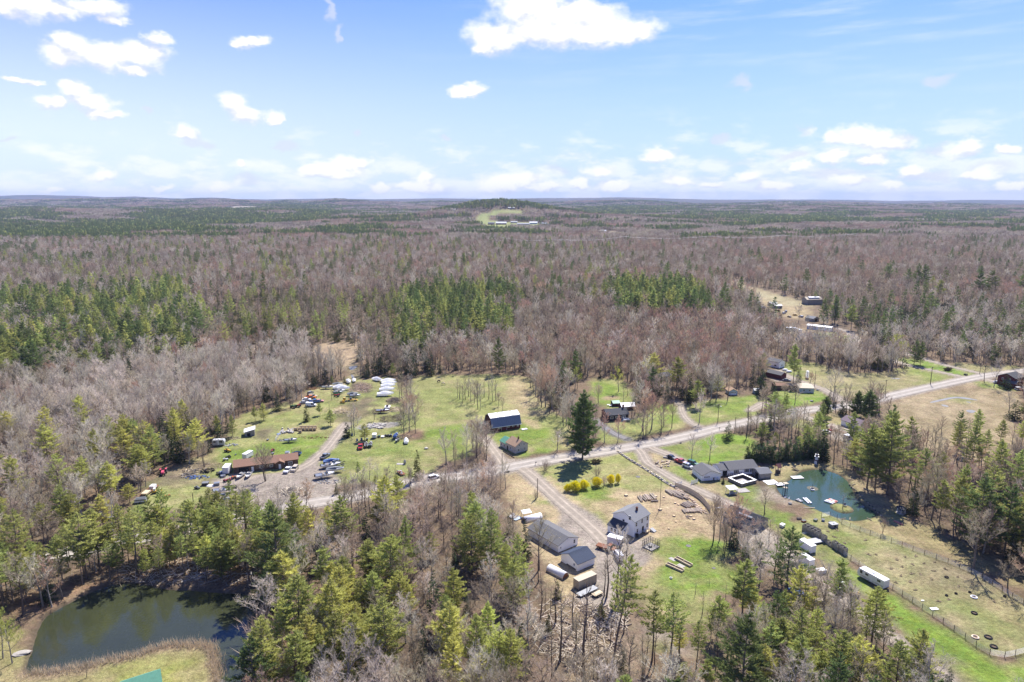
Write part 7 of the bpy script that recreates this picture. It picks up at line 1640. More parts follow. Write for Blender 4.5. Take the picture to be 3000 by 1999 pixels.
lt = Mb().box(-3.2, D_ - 4.5,0,-.05, D_ - .5,2.0).out('side_shed', m_redw, root); Mb().slab([(-3.5, D_ - 4.8,1.95),(-.05, D_ - 4.8,2.9),(-.05, D_ - .2,2.9),(-3.5, D_ - .2,1.95)],.1).out('side_shed_roof', m_metal_gr, root)
o = thing('pallet_stack', W('C',1172,728), R(24),'small stack of pale boards on the grass beside the barn','lumber')
for k in range(5): Mb().box(-1.4,-.8+k * .33,.05,1.4,-.52+k * .33,.35).out('board', m_metal_w, o)
P, th, A, B = fit('G',(600,958),(810,940)); th = 12; A = 10.9
root = house('dark_house', P, 'dark single-storey house with white windows and small white deck','house', th=th, A=A, B=8.0, eave=3.0, rise=1.9, ridge='x', wall=m_dkb, roof=m_shing, wins=[('S',.22,1.2,1.3,1.0),('S',.45,1.4,1.2,.8),('S',.72,.9,.7,1.5),('S',.82,.9,.7,1.5)])
chimney(root, P, P, th, 9.6,4.2,4.4,6.3,.35)
dk = Mb().box(7.6,-2.2,.8,10.9,-.05,.92)
for x in (7.6,8.7,9.8,10.82): dk.box(x, -2.2,0, x + .08,-2.12,1.85)
dk.box(7.6,-2.2,1.78,10.9,-2.12,1.86).box(7.6,-2.2,1.3,10.9,-2.16,1.34).box(7.6,-2.2,1.78,7.68,-.05,1.86).out('deck', m_trim, root, rz=R(th))
for k in range(4): Mb().box(6.6 + .25*k, -2.1,.62 - .2*(3 - k),6.85 + .25*k, -1.1,.68 - .2*(3 - k)).out('step', m_trim, root, rz=R(th))
P = W('G',745,850); root = house('back_shed', P, 'small shed with green and white roof behind the dark house','shed', th=10, A=7.2, B=5.0, eave=1.9, rise=1.3, ridge='x', wall=m_redw, roof=m_metal_w)
wing(root, P, W('G',662,812),10,3.4,4.2,1.7,.8, ridge='x', wall=m_redw, roof=m_metal_gr)
for k, (x, y) in enumerate(((612,805),(632,812),(648,800))): o = thing('patio_table', W('G', x, y), R(20*k),['left','middle','right'][k] + ' one of three small white tables behind the dark house','table','white garden tables'); Mb().box(-.7,-.4,.66,.7,.4,.72).out('top', m_trim, o); Mb().box(-.6,-.3,0,-.54,-.24,.66).box(.54,-.3,0,.6,-.24,.66).box(-.6,.24,0,-.54,.3,.66).box(.54,.24,0,.6,.3,.66).out('leg', m_trim, o)
P = W('G',1100,560); house('hidden_house', P, 'grey-roofed house half hidden behind pines and bare trees','house', th=12, A=9.5, B=7.5, eave=2.6, rise=1.5, ridge='x', wall=m_greyw, roof=m_shing_m, wins=[('S',.3,1,1,1),('S',.7,1,1,1)])
car('sedan', W('G',1118,618), R(115), m_pw, 'white car parked among trees behind the dark house')
car('van', W('G',100,700), R(10), m_pw, 'white van seen through the bare trees right of the horse field'); car('sedan', W('G',140,735), R(10), m_pw, 'white car seen through the bare trees right of the horse field')
P = W('G',1800,700); root = house('small_garage', P, 'small pale blue garage with a white garage door by the wood edge','garage', th=2, A=4.6, B=5.5, eave=2.2, rise=1.3, ridge='y', wall=m_blueg, roof=m_shing_t, doors=[('S',.5,2.9,2.0,'garage')])
P = W('G',2052,688); house('blue_shed', P, 'small pale blue shed in the shade of dark spruces','shed', th=2, A=3.2, B=3.0, eave=2.0, rise=.7, ridge='x', wall=m_blueg, roof=m_metal_g)
o = thing('lawn_swing', W('G',1325,1175), R(30),'small dark metal frame lying on the bright lawn','frame'); Mb().rod((-.9,0,.05),(0,0,.7),.05).rod((0,0,.7),(.9,0,.05),.05).rod((-.5,-.4,.3),(.5,.4,.3),.05).box(-.4,-.3,.2,.4,.3,.28).out('frame', m_dks, o)

# ------------------------------------------------------------------ long white ranch house, pool deck, pond
P = W('E',490,815); th = 12.0
root = house('ranch_house', P, 'long white ranch house with grey roofs beside the pond','house', th=th, A=7.7, B=8.0, eave=2.3, rise=1.6, ridge='y', wall=m_white, roof=m_shing_m, doors=[('S',.26,2.4,1.95,'garage'),('S',.66,.9,1.0,'dark')])
q = W('E',664,775)+np.array([0,.6]); wing(root, P, q, th, 3.6,6.4,2.35,1.2, ridge='x', wall=m_white, roof=m_shing_m, doors=[('S',.5,1.9,2.0,'open')], ov=.25)
q = W('E',740,768); wing(root, P, q, th, 12.0,8.2,2.5,1.65, ridge='x', wall=m_white, roof=m_shing_m, wins=[('S',.25,1.0,.9,1.1,1),('S',.62,1.0,.9,1.1,1),('S',.82,1.0,.9,1.1,1)]); keep(q[0]+6, q[1]+4,9)
for k, x in enumerate((5.5,6.7)): Mb().box(x - .45,-.5,.1, x + .45,-.08,.95).out('heat_pump', m_metal_w, root, rz=R(th))
P = W('E',1020,797); root = house('boat_shed', P, 'weathered grey shed with metal roof at the end of the ranch house','shed', th=13, A=4.9, B=5.6, eave=2.1, rise=1.0, ridge='x', wall=m_greyw, roof=mat('dull_grey_metal',(.15,.155,.17),.8, noise=.15, spec=.15), doors=[('W',.35,2.2,1.8,'open')])
car('sedan', W('E',212,608), R(-52), m_pb, 'black car at the upper end of the parked row'); car('pickup', W('E',296,648), R(-52), m_pr, 'dark red pickup truck second in the parked row'); car('suv', W('E',362,690), R(-52), m_pw, 'white-hooded dark car nearest the ranch house'); car('suv', W('E',408,664), R(-50), m_pg, 'dark green car half hidden behind the ranch house garage')
for k in range(60):
    x, y = lr.uniform(70,235), lr.uniform(632,690); s = lr.uniform(.2,.42)
    if k < 42: stone(W('E',75+(x - 70) * .75, y),(s*1.3, s, s * .8), m_stonet, 0, k, label='loose tan stone in the rock heap on the drive island', grp='stones on the drive island')
o = thing('granite_bench', W('E',155,602), R(-20),'pale block behind the black parked car','block'); Mb().box(-.9,-.4,0,.9,.4,.6).out('block', m_conc, o)
for k, (x, y, r_, L_) in enumerate(((78,655,40,1.9),(118,692,60,1.3))): log(W('E', x, y), R(r_), L_, .4,0,['thick log left of the rock heap','short thick log in front of the rock heap'][k], None)
o = thing('tire', W('E',0,0),0,'x','x') if False else None
# pool enclosure
P = W('E',855,868); a = rzof('E',(855,868),(985,832)); pd = thing('pool_deck', P, a, 'white raised pool deck with a picket rail and empty pool','pool')
La, Lb_ = 7.6,6.6
def prail(x0, y0, x1, y1):
    n_ = int(math.hypot(x1 - x0, y1 - y0) / .42)
    for i in range(n_): t = i/n_; x, y = x0+(x1 - x0)*t, y0+(y1 - y0)*t; Mb().box(x - .09, y - .09,0, x + .09, y + .09,1.2).out('picket', m_tan, pd)
prail(0,0, La, 0); prail(La, 0, La, Lb_); prail(La, Lb_, 0, Lb_); prail(0, Lb_, 0,0)
Mb().box(-.15,-.15,1.2, La + .15,.5,1.28).box(-.15, Lb_ - .5,1.2, La + .15, Lb_ + .15,1.28).box(-.15,.5,1.2,.5, Lb_ - .5,1.28).box(La - .5,.5,1.2, La + .15, Lb_ - .5,1.28).out('coping', m_white, pd)
Mb().box(.12,.12,0, La - .12,.2,1.19).box(.12, Lb_ - .2,0, La - .12, Lb_ - .12,1.19).box(.12,.2,0,.2, Lb_ - .2,1.19).box(La - .2,.2,0, La - .12, Lb_ - .2,1.19).out('skirt', m_post, pd)  # dark sheet added behind the pickets so their gaps read dark
prail_in = Mb()
for i in range(15): prail_in.box(.8+i * .42, Lb_ - .82,.1,.98+i * .42, Lb_ - .78,1.2)
for i in range(12): prail_in.box(La - .82,.8+i * .42,.1, La - .78,.98+i * .42,1.2)
prail_in.out('inner_rib', m_post, pd); Mb().box(.7,.7,.02, La - .7, Lb_ - .7,.1).out('pool_floor', m_conc, pd); Mb().blob((2,2,.3),(1.1,.9,.35),2).out('crumpled_liner', m_metal_w, pd); Mb().blob((4.6,3.2,.2),(1.2,.6,.2),4).out('crumpled_liner', m_wrap, pd)
o = thing('fence_screen', W('E',730,775), rzof('E',(730,775),(900,752)),'dark rail fence between the ranch house and the pool','fence')
for i in range(9): Mb().box(i*1.0,-.04,0, i*1.0 + .08,.04,1.2).out('post', m_post, o)
for z in (.4,.8,1.15): Mb().box(0,.041, z, 8.1,.07, z + .07).out('rail', m_post, o)
g = thing('pergola', W('E',762,925), R(14),'small white open pavilion at the corner of the pool deck','pavilion')
for x in (-1.5,1.5):
    for y in (-1.2,1.2): Mb().box(x - .07, y - .07,0, x + .07, y + .07,2.0).out('post', m_trim, g)
Mb().slab([(-1.8,-1.5,2.1),(1.8,-1.5,2.1),(1.8,1.5,2.4),(-1.8,1.5,2.4)],.1).out('roof', m_metal_w, g)
Mb().box(-1.4,-1.22,.75,1.4,-1.16,.85).box(-1.4,-1.22,.1,1.4,-1.18,.7).out('side_rail', m_metal_g, g); Mb().box(-.5,-.4,.0,.6,.4,.7).out('counter', m_greyw, g)
for k, (x, y, lx, ly, lab) in enumerate(((862,903,2.3,1.7,'pale slab terrace right of the white pavilion'),(1125,828,2.4,1.9,'larger white dock section lying on the grass by the pond'),(1205,846,1.5,1.1,'smaller white dock section at the pond edge'))):
    o = thing('dock_section', W('E', x, y), R(12), lab, 'dock'); n_ = 8
    for i in range(n_): Mb().box(-lx+2*lx*i/n_, -ly, .05,-lx+2*lx*(i + .94)/n_, ly, .16).out('plank', m_metal_w if k else m_conc, o)
    if k: Mb().box(-lx, -ly, 0, lx, -ly + .1,.05).box(-lx, ly - .1,0, lx, ly, .05).out('float_frame', m_woodg, o)
o = empty('garden_spruce', *W('E',684,838),0,0,'tiny cone-shaped evergreen between pavilion and ranch house','shrub'); T_, C_ = spruce_buf(77, H=2.2, wide=.3, levels=12, per=8, clus=3, Lt=.4, wt=.2, bare=.02); mesh_obj('crown', C_.v, C_.f, m_hem, o); mesh_obj('trunk', T_.v, T_.f, m_bark, o)
# lighthouse ornament
o = thing('lighthouse', W('E',1540,655), R(20),'miniature white and red lighthouse standing at the pond bank','lighthouse')
Mb().cyl((0,0,1.5),.85,3.0, n=8, r2=.55).out('tower', m_trim, o); Mb().cyl((0,0,1.55),.79,.35, n=8, r2=.75).out('red_band', m_redw, o); Mb().cyl((0,0,3.05),.95,.14, n=8).out('gallery', m_trim, o)
Mb().cyl((0,0,3.5),.42,.8, n=8).out('lantern_room', m_redw, o); Mb().cyl((0,0,3.95),.8,.12, n=8).out('upper_gallery', m_trim, o); Mb().cyl((0,0,4.4),.3,.75, n=8).out('lantern', m_glass, o); Mb().cyl((0,0,4.95),.5,.4, n=8, r2=.05).out('dome', m_black, o)
for i in range(8): a_ = i*math.pi/4; Mb().rod((.78*math.cos(a_),.78*math.sin(a_),4.0),(.78*math.cos(a_),.78*math.sin(a_),4.5),.03,4).out('baluster', m_black, o)
Mb().box(-.25,-.86,.1,.25,-.6,1.3).out('door', m_dkb, o)
o = thing('wishing_well', W('E',1188,740), R(15),'open wooden tower with a faded red roof near the dark cedars','tower')
Mb().box(-.7,-.7,0,.7,.7,1.2).out('base', m_post, o)
for x in (-.65,.65):
    for y in (-.65,.65): Mb().box(x - .06, y - .06,1.2, x + .06, y + .06,2.6).out('post', m_greyw, o)
for s in (-1,1): Mb().slab([(-.95, s*1.0,2.5),(.95, s*1.0,2.5),(.95,0,3.9),(-.95,0,3.9)],.08).out('roof', m_redroof, o)
o = thing('diving_tower', W('E',1253,925), R(15),'tall dark diving tower standing at the edge of the clear pond','tower', z=-.3)
for x in (-.5,.5):
    for y in (-.5,.5): Mb().box(x - .07, y - .07,0, x + .07, y + .07,4.1).out('post', m_post, o)
Mb().box(-.8,-.8,4.1,.8,.8,4.22).out('platform', m_tan, o); Mb().box(-.7,-.7,2.4,.7,.7,2.5).out('platform', m_woodg, o)
for i in range(9): Mb().box(-.45,-.56,.4+i * .4,.45,-.5,.46+i * .4).out('rung', m_post, o)
o = thing('swim_raft', W('E',1366,778), R(6),'white floating raft in the upper left of the clear pond','raft', z=-.4)
for i in range(9): Mb().box(-2.2+i * .49,-1.2,.3,-1.76+i * .49,1.2,.38).out('plank', m_metal_w, o)
Mb().box(-2.2,-1.2,.0,2.2,1.2,.29).out('float', m_dks, o)
o = thing('fountain_float', W('E',1505,885), R(80),'small white float with a pole in the middle of the clear pond','float', z=-.38)
Mb().box(-.9,-.55,0,.9,.55,.4).out('hull', m_metal_w, o); Mb().box(-.3,-.45,.4,.5,.45,.8).out('pump_box', m_dks, o); Mb().rod((.2,0,.6),(.2,0,2.4),.05).out('pole', m_dks, o)
o = Mb().cyl((0,0,-.45),2.6,.12, n=20, r2=1.8).out('mud_shoal', mat('wet_mud',(.09,.085,.06),.7, noise=.3), None, loc=(*W('E',1508,872),.02)); o['kind'] = 'structure'
def raftthing(nm, P, rz, label, col, L_=3.2, w=1.1):
    o = thing(nm, P, rz, label, 'boat' if nm != 'water_slide' else 'slide', z=-.35)
    for s in (-1,1): Mb().prism([(-L_/2,.1),(-L_/2 + .1,.4),(L_/2 - .4,.42),(L_/2,.3),(L_/2 - .3,.0),(-L_/2 + .1,.0)], lambda x, z: .28).out('float', col, o, loc=(0, s*w/2,0))
    Mb().box(-L_ * .3,-w * .4,.36, L_ * .25, w * .4,.44).out('deck', m_pbe, o); Mb().box(-L_ * .2,-.25,.44,-.1,.25,.7).out('seat', m_trim, o); return o
raftthing('pedal_boat', W('E',1690,992), R(-50),'right one of two red and white pedal boats by the island', m_pink); raftthing('pedal_boat', W('E',1662,1002), R(-50),'left one of two red and white pedal boats by the island', m_pw)
raftthing('water_slide', W('E',1457,990), R(92),'long white ramp floating from the sandy shore', m_pw, 4.6,.9)
raftthing('pedal_boat', W('E',1385,990), R(-60),'dark small boat drawn up on the sandy shore', m_pgr, 2.4,.8)
o = thing('island_chair', W('E',1806,1048), R(0),'grey chair on the small pond island','chair', z=0.0); Mb().box(-.4,-.4,.4,.4,.4,.5).out('seat', m_pgr, o); Mb().box(-.4,.35,.5,.4,.43,1.2).out('backrest', m_pgr, o)
for x in (-.35,.35):
    for y in (-.35,.35): Mb().box(x - .04, y - .04,0, x + .04, y + .04,.4).out('leg', m_dks, o)
HAND.append(('E',1783,1060,930,'slender',1.6,'small bare tree growing on the pond island'))
for k, (x, y) in enumerate(((1255,975),(1290,985),(1300,1025))):
    o = thing(['goose','goose','fire_bowl'][k], W('E', x, y), R(40*k),['white goose standing left on the sandy shore','white goose standing right on the sandy shore','dark round fire bowl below the sandy shore'][k],['goose','goose','fire pit'][k])
    if k < 2: Mb().blob((0,0,.4),(.45,.22,.24),1,8,5,.05).out('body', m_trim, o, sm=True); nk = Mb(); nk.tube([Vector((.35,0,.5)), Vector((.48,0,.75)), Vector((.46,0,.95)), Vector((.62,0,.96))],[.09,.06,.07,.02],6); nk.out('neck_and_head', m_trim, o); Mb().rod((0,.08,0),(0,.08,.25),.02).rod((0,-.08,0),(0,-.08,.25),.02).out('leg', m_po, o)
    else: Mb().cyl((0,0,.25),.5,.3, n=12, r2=.65).out('bowl', m_dks, o); Mb().cyl((0,0,.05),.6,.1, n=12).out('base', m_stone, o)
o = Mb().box(-2.0,-.12,.02,2.0,.12,.2).out('timber_plank', m_tan, None, loc=(*W('E',1475,1062),0), rz=R(-3)); set_tags(o, 'long pale plank lying on the grass below the pond','plank')
o = thing('jetty_steps', W('E',1345,712), R(-50),'dark broken wooden steps at the top of the clear pond','steps')
for i in range(6): Mb().box(-1.2+i * .45,-.7,.9 - i * .16,-.8+i * .45,.7,.98 - i * .16).out('step', m_post, o)
Mb().rod((-1.2,-.7,.9),(1.4,-.7,0),.06).rod((-1.2,.7,.9),(1.4,.7,0),.06).out('stringer', m_post, o)
for k, (x, y) in enumerate(((1790,1163),(1850,1165),(2027,1168),(1858,805),(1885,850))): log(W('E', x, y), R(10+50*k),1.8,.16,0,['dark log at the lower bank, left of its neighbour','dark log at the lower bank, right of its neighbour','grey log at the lower right end of the pond','log at the shaded right bank, upper','log at the shaded right bank, lower'][k], None)
for k in range(22):
    x = 1850+k*14+lr.uniform(-5,5); y = 860+k*13+lr.uniform(-14,14); stone(W('E', x, y),(.42*lr.uniform(.5,1.2),.3,.3), m_dks if k % 2 else m_logb, -.3,50+k, label='wet stone of the shaded pond bank', grp='stones along the shaded pond bank')
# dark gable shed beside the drive and equipment under trees
P = W('E',985,1345); c_ = rzof('E',(985,1345),(1150,1240))
root = house('dark_shed', W('E',960,1290),'large dark-roofed shed between the two drives','shed', th=40, A=9, B=11, eave=2.0, rise=2.1, ridge='y', wall=m_greyw, roof=mat('black_roofing',(.045,.047,.055),.95, noise=.3, nscale=3))
Mb().slab([(2.2,2,3.62),(2.7,2,3.9),(2.7,7,3.9),(2.2,7,3.62)],.05).out('roof_plank', m_metal_g, root, rz=R(40))
box_trailer('small_camper', W('E',1228,1235), R(40),1.6,1.2,.8, m_pw, 'little white box beside the dark-roofed shed','box', wheels=False)
o = thing('rusty_bin', W('E',788,1165), R(20),'rusty square bin beside the neighbour drive','bin'); Mb().box(-.9,-.8,0,.9,.8,1.3).out('body', m_rust, o); Mb().box(-.95,-.85,1.3,.95,.85,1.4).out('rim', m_rust, o)
o = thing('white_tank', W('E',645,1062), R(12),'flat white board beside the upper drive','board'); Mb().box(-1.0,-.4,.1,1.0,.4,.2).out('board', m_metal_w, o); Mb().box(-.8,-.3,0,.8,.3,.1).out('blocks', m_dks, o)
for k, (x, y, L_, lab, rz) in enumerate(((430,548,5.0,'long white storage shed half hidden by the large dark pine',110),(425,660,4.2,'white storage shed lower in the line, behind bare trees',110))):
    box_trailer('storage_shed', W('F', x, y), R(rz), L_, 2.0,2.2, m_white, lab, 'shed', wheels=False); keep(*W('F', x, y),3)
o = thing('flat_roof', W('F',490,495), R(18),'grey flat platform between the storage shed and the cages','platform'); Mb().box(-2.0,-1.4,.5,2.0,1.4,.62).out('deck', m_metal_g, o); Mb().box(-1.9,-1.3,0,1.9,1.3,.5).out('skirt', m_dks, o)
# wooden fruit crates, open topped
def crate(P, rz, z, label, grp):
    o = thing('slatted_crate', P, rz, label, 'crate', grp, z=z); s = .62
    for (x0, y0, x1, y1) in ((-s, -s, s, -s + .05),(-s, s - .05, s, s),(-s, -s + .05,-s + .05, s - .05),(s - .05,-s + .05, s, s - .05)):
        for k in range(3): Mb().box(x0, y0,.08+k * .34, x1, y1,.36+k * .34).out('slat', m_greyd, o)
    Mb().box(-s, -s, 0, s, s, .07).out('floor', m_greyd, o)
m_greyd = mat('dark_weathered_wood',(.30,.28,.24),.9, noise=.3)
ca = rzof('F',(400,400),(500,452)); ux = np.array([math.cos(ca), math.sin(ca)]); uy = np.array([-ux[1], ux[0]])
base = W('F',412,408)
for i in range(5):
    for j in range(2):
        for h_ in range(2):
            if i == 4 and j == 1 and h_: continue
            crate(base+ux*i*1.32+uy*j*1.3, ca, h_*1.1, f'{"upper" if h_ else "lower"} crate {["at the left end", "second from the left", "in the middle", "second from the right", "at the right end"][i]} of the {"back" if j else "front"} row, left crate block','dark slatted crates, left block')
base = W('F',560,490); ca2 = rzof('F',(560,500),(690,580)); ux = np.array([math.cos(ca2), math.sin(ca2)]); uy = np.array([-ux[1], ux[0]])
for i in range(7):
    for h_ in range(1+(i in (0,3,4,5,6))):
        crate(base+ux*i*1.36+uy*(i % 2) * .2, ca2, h_*1.1, f'{"upper" if h_ else "lower"} crate {["at the left end", "second", "third", "fourth", "fifth", "sixth", "at the right end"][i]} of the right crate row','dark slatted crates, right row')
o = thing('cage_box', W('F',630,375), R(15),'small dark-sided hutch with a grey lid in the pasture corner','hutch'); Mb().box(-1.2,-.9,0,1.2,.9,1.1).out('body', m_greyw, o); Mb().box(-1.3,-1.0,1.1,1.3,1.0,1.2).out('lid', m_metal_g, o); Mb().box(-.4,-.92,.2,.4,-.9,.8).out('door', m_black, o); Mb().blob((.1,0,1.3),(.3,.2,.15),3).out('weight', m_trim, o)
for k, (x, y, c, lab) in enumerate(((370,318, m_greyd, 'dark low crate left of the cages'),(405,338, m_pr, 'red tub beside the crate block'),(495,330, m_pg, 'green tub behind the wire run'),(553,330, m_pbl, 'blue and white barrow by the garden fence'),(612,352, m_dks, 'small grey box by the hutch'))):
    o = thing('tub', W('F', x, y), R(20*k), lab, 'tub'); Mb().box(-.7,-.45,0,.7,.45,.5).out('body', c, o); Mb().box(-.75,-.5,.5,.75,.5,.56).out('rim', m_dks if k else m_post, o)
o = thing('folding_chairs', W('F',410,432), R(20),'tangle of white chair frames before the crates','chair frame'); 
for i in range(4): Mb().rod((i * .4 - .8,-.4,.05),(i * .4 - .5,.4,.5),.03).rod((i * .4 - .5,-.4,.5),(i * .4 - .8,.4,.05),.03).out('frame', m_trim, o)
camper(W('F',932,800), rzof('F',(1008,855),(832,758)) , 8.2,'white travel trailer parked on the green lane by the garden fence'); keep(*W('F',932,800),5)
for o_ in list(bpy.data.objects):
    if o_.get('label','').startswith('white travel trailer parked on the green'): o_.scale = (1,-1,1)
car('pickup', W('F',700,850), R(200), m_pw, 'white capped pickup in the grey clearing of bare trees'); box_trailer('truck_cap', W('F',535,730), R(10),2.6,1.5,1.0, m_pw, 'white-roofed small box under the bare tree','box', wheels=False)
car('van', W('F',345,905), R(100), m_pbl, 'blue and white van nose among the bushes'); flat_trailer(W('F',505,945), R(-20),3.6,1.8,'pale low trailer in the brush below the pickup', m_tan)
tractor(W('F',800,905), R(150), m_py, 'yellow tractor half hidden by the brush',.8)
for k, (x, y) in enumerate(((700,980),(760,1025),(690,1015))): o = Mb().cyl((0,0,.12),.12,4.2,'x',7).out('yellow_pipe', m_pbe, None, loc=(*W('F', x, y),0), rz=R(-25 - 8*k)); set_tags(o, ['upper','right','lower'][k] + ' pale pipe lying in the brush below the pickup','pipe')

# ------------------------------------------------------------------ garden pen fence, beds and tyres
def wire_fence(t, pts, label, h=1.5, step=3.1, closed=False):
    q = resample(chaikin(WP(t, pts),1), step); o = thing('wire_fence', q[0],0, label, 'fence'); pm = None
    for p in q:
        if pm is None: pm = Mb().cyl((0,0, h/2 + .05),.075, h + .1, n=6).out('post', m_post, o); c = pm
        else: c = pm.copy(); COL.objects.link(c)
        c.parent = o; c.location = (p[0] - q[0][0], p[1] - q[0][1],0); c.rotation_euler = (lr.uniform(-.05,.05), lr.uniform(-.05,.05),0)
    ws = Mb(); 
    for i in range(len(q) - 1):
        a, b = q[i] - q[0], q[i+1] - q[0]
        for k in range(7): z = .1+k*(h - .15)/6; ws.rod((a[0], a[1], z),(b[0], b[1], z),.02,3)
        n_ = 9
        for k in range(n_): c = a+(b - a)*k/n_; ws.rod((c[0], c[1],.08),(c[0], c[1], h - .05),.016,3)
    ws.out('wire_mesh', m_metal_w, o, kind='stuff')
wire_fence('F',[(540,300),(640,290),(690,355),(850,415),(1080,495),(1260,565),(1450,630),(1600,690),(1770,770),(1930,870),(2000,920),(2094,975),(2200,1040),(2330,1140)],'long wire garden fence on the pond side of the pasture')
wire_fence('F',[(705,590),(840,680),(960,770),(1080,850),(1240,955),(1350,1030),(1480,1120),(1610,1210),(1735,1305),(1810,1350),(1895,1385),(1975,1375),(2094,1345),(2250,1300)],'long wire garden fence beside the green lane')
for k, (x, y) in enumerate(((1500,905),(1572,890),(1678,880),(1945,912),(1712,1040),(1820,1225),(1720,1225),(1862,1298),(1500,765),(1710,918))):
    o = thing('tire', W('F', x, y),0, f'{["round dark tyre, left of three in a line", "round dark tyre, middle of three in a line", "round dark tyre, right of three in a line", "dark tyre leaning at the far garden fence", "flat dark ring in the middle of the pasture", "largest dark tyre near the fence corner", "sandy ring by the near garden fence", "long dark trough near the fence corner", "dark ring above the bare soil", "white-edged square frame in the pasture"][k]}','tire' if k not in (7,9) else 'frame')
    s = [.42,.42,.42,.42,.8,.95,.9,.9,.6,.9][k]
    bm = bmesh.new(); t_ = Mb(); n_ = 14
    for i in range(n_):
        for j in range(6):
            a_, b_ = 2*math.pi*i/n_, 2*math.pi*j/6; rr = s*(.78 + .22*math.cos(b_)); t_.v.append((rr*math.cos(a_), rr*math.sin(a_),.16 + .15*math.sin(b_)))
    for i in range(n_):
        for j in range(6): t_.f.append((i*6+j, ((i+1) % n_)*6+j, ((i+1) % n_)*6+(j+1) % 6, i*6+(j+1) % 6)); t_.m.append(0)
    bm.free(); t_.out('tread', m_black if k not in (6,9) else (m_stonet if k == 6 else m_metal_w), o); Mb().cyl((0,0,.05), s * .7,.1, n=10).out('soil', mat('garden_soil',(.12,.09,.065)), o)
gs = mat('mound_soil',(.22,.18,.11),.95, noise=.3, nscale=5); rows = [(905,590),(1120,632),(1180,608),(1265,604),(1075,700),(1160,684),(1240,665),(1325,658),(1410,648),(1400,715),(1490,700),(1230,738),(1150,752),(1300,740),(1585,762),(1595,832),(1700,820),(1385,780),(1220,800),(1110,805),(718,503),(640,455),(960,590),(1520,935),(1440,948),(1865,950),(1260,860),(1040,810),(660,402),(590,412),(880,480)]
for k, (x, y) in enumerate(rows):
    o = empty('planting_mound', *W('F', x, y),0, lr.uniform(0,3),'small dark planting mound in the fenced pasture','mound','planting mounds in the pasture')
    Mb().blob((0,0,.03),(.75*lr.uniform(.7,1.2),.4,.2), k, 8,4,.3).out('soil', gs, o)
    T_, C_ = bush_buf(200+k, H=.6, stems=8, tw=.05, fine=5); C_.v += T_.v; n0 = len(C_.v) - len(T_.v); C_.f += [tuple(i+n0 for i in f) for f in T_.f]; mesh_obj('dead_stalks', C_.v, C_.f, m_twb, o)
for k, (x, y, s) in enumerate(((1405,1008,1.0),(1316,945,.4))): o = Mb().box(-s, -s * .5,.1, s, s * .5,.18).out('white_board', m_metal_w, None, loc=(*W('F', x, y),.0), rz=R(8)); set_tags(o, ['large white board lying at the near garden fence','small white board lying at the near garden fence'][k],'board')
o = thing('gazebo', W('F',1150,270),0,'small round gazebo with a dark roof at the wood edge','gazebo')
for i in range(6): a_ = i*math.pi/3; Mb().rod((1.3*math.cos(a_),1.3*math.sin(a_),0),(1.3*math.cos(a_),1.3*math.sin(a_),2.0),.06).out('post', m_trim, o)
Mb().cyl((0,0,2.35),1.7,.8, n=8, r2=.1).out('roof', m_dks, o); Mb().cyl((0,0,.1),1.6,.2, n=8).out('floor', m_conc, o); Mb().cyl((0,0,.6),.7,.8, n=8).out('table', m_greyw, o)
for k, (x, y) in enumerate(((1120,345),(1140,352))): o = thing('overturned_boat', W('F', x, y), R(110),['left','right'][k] + ' faded red hull lying behind the garden fence','boat hull'); Mb().prism([(-1.3,0),(-1.0,.35),(1.0,.38),(1.4,0)], lambda x, z: .4*(1 - .3*abs(x))).out('hull', m_pink, o); Mb().box(-.9,-.05,.36,.9,.05,.42).out('keel', m_pink, o)

# ------------------------------------------------------------------ boat yard
GW_ = 'wrapped boats stored in the boat yard'
for x, y, L_, rz, lab in ((1203,262,7.5,-35,'wrapped white boat standing apart, upper right of the yard'),(1325,280,8.5,8,'wrapped boat farthest back in the row by the trees'),(1335,305,8.5,6,'second wrapped boat from the back of the row'),(1322,335,8.2,8,'third wrapped boat from the back of the row'),(1312,378,8.5,4,'fourth wrapped boat from the back of the row'),(1292,432,9.0,6,'nearest and longest wrapped boat of the row by the trees'),
                       (868,285,7.0,-70,'left one of two wrapped boats at the brook'),(930,272,6.0,-75,'right one of two wrapped boats at the brook'),(768,350,7.5,10,'left one of two wrapped boats behind the yellow bulldozer'),(812,362,7.0,-6,'right one of two wrapped boats behind the yellow bulldozer'),(1528,965,5.5,100,'single wrapped boat at the edge of the red bracken')):
    boat(W('B', x, y), R(rz), L_, lab, 'wrapped', grp=GW_, trailer=False)
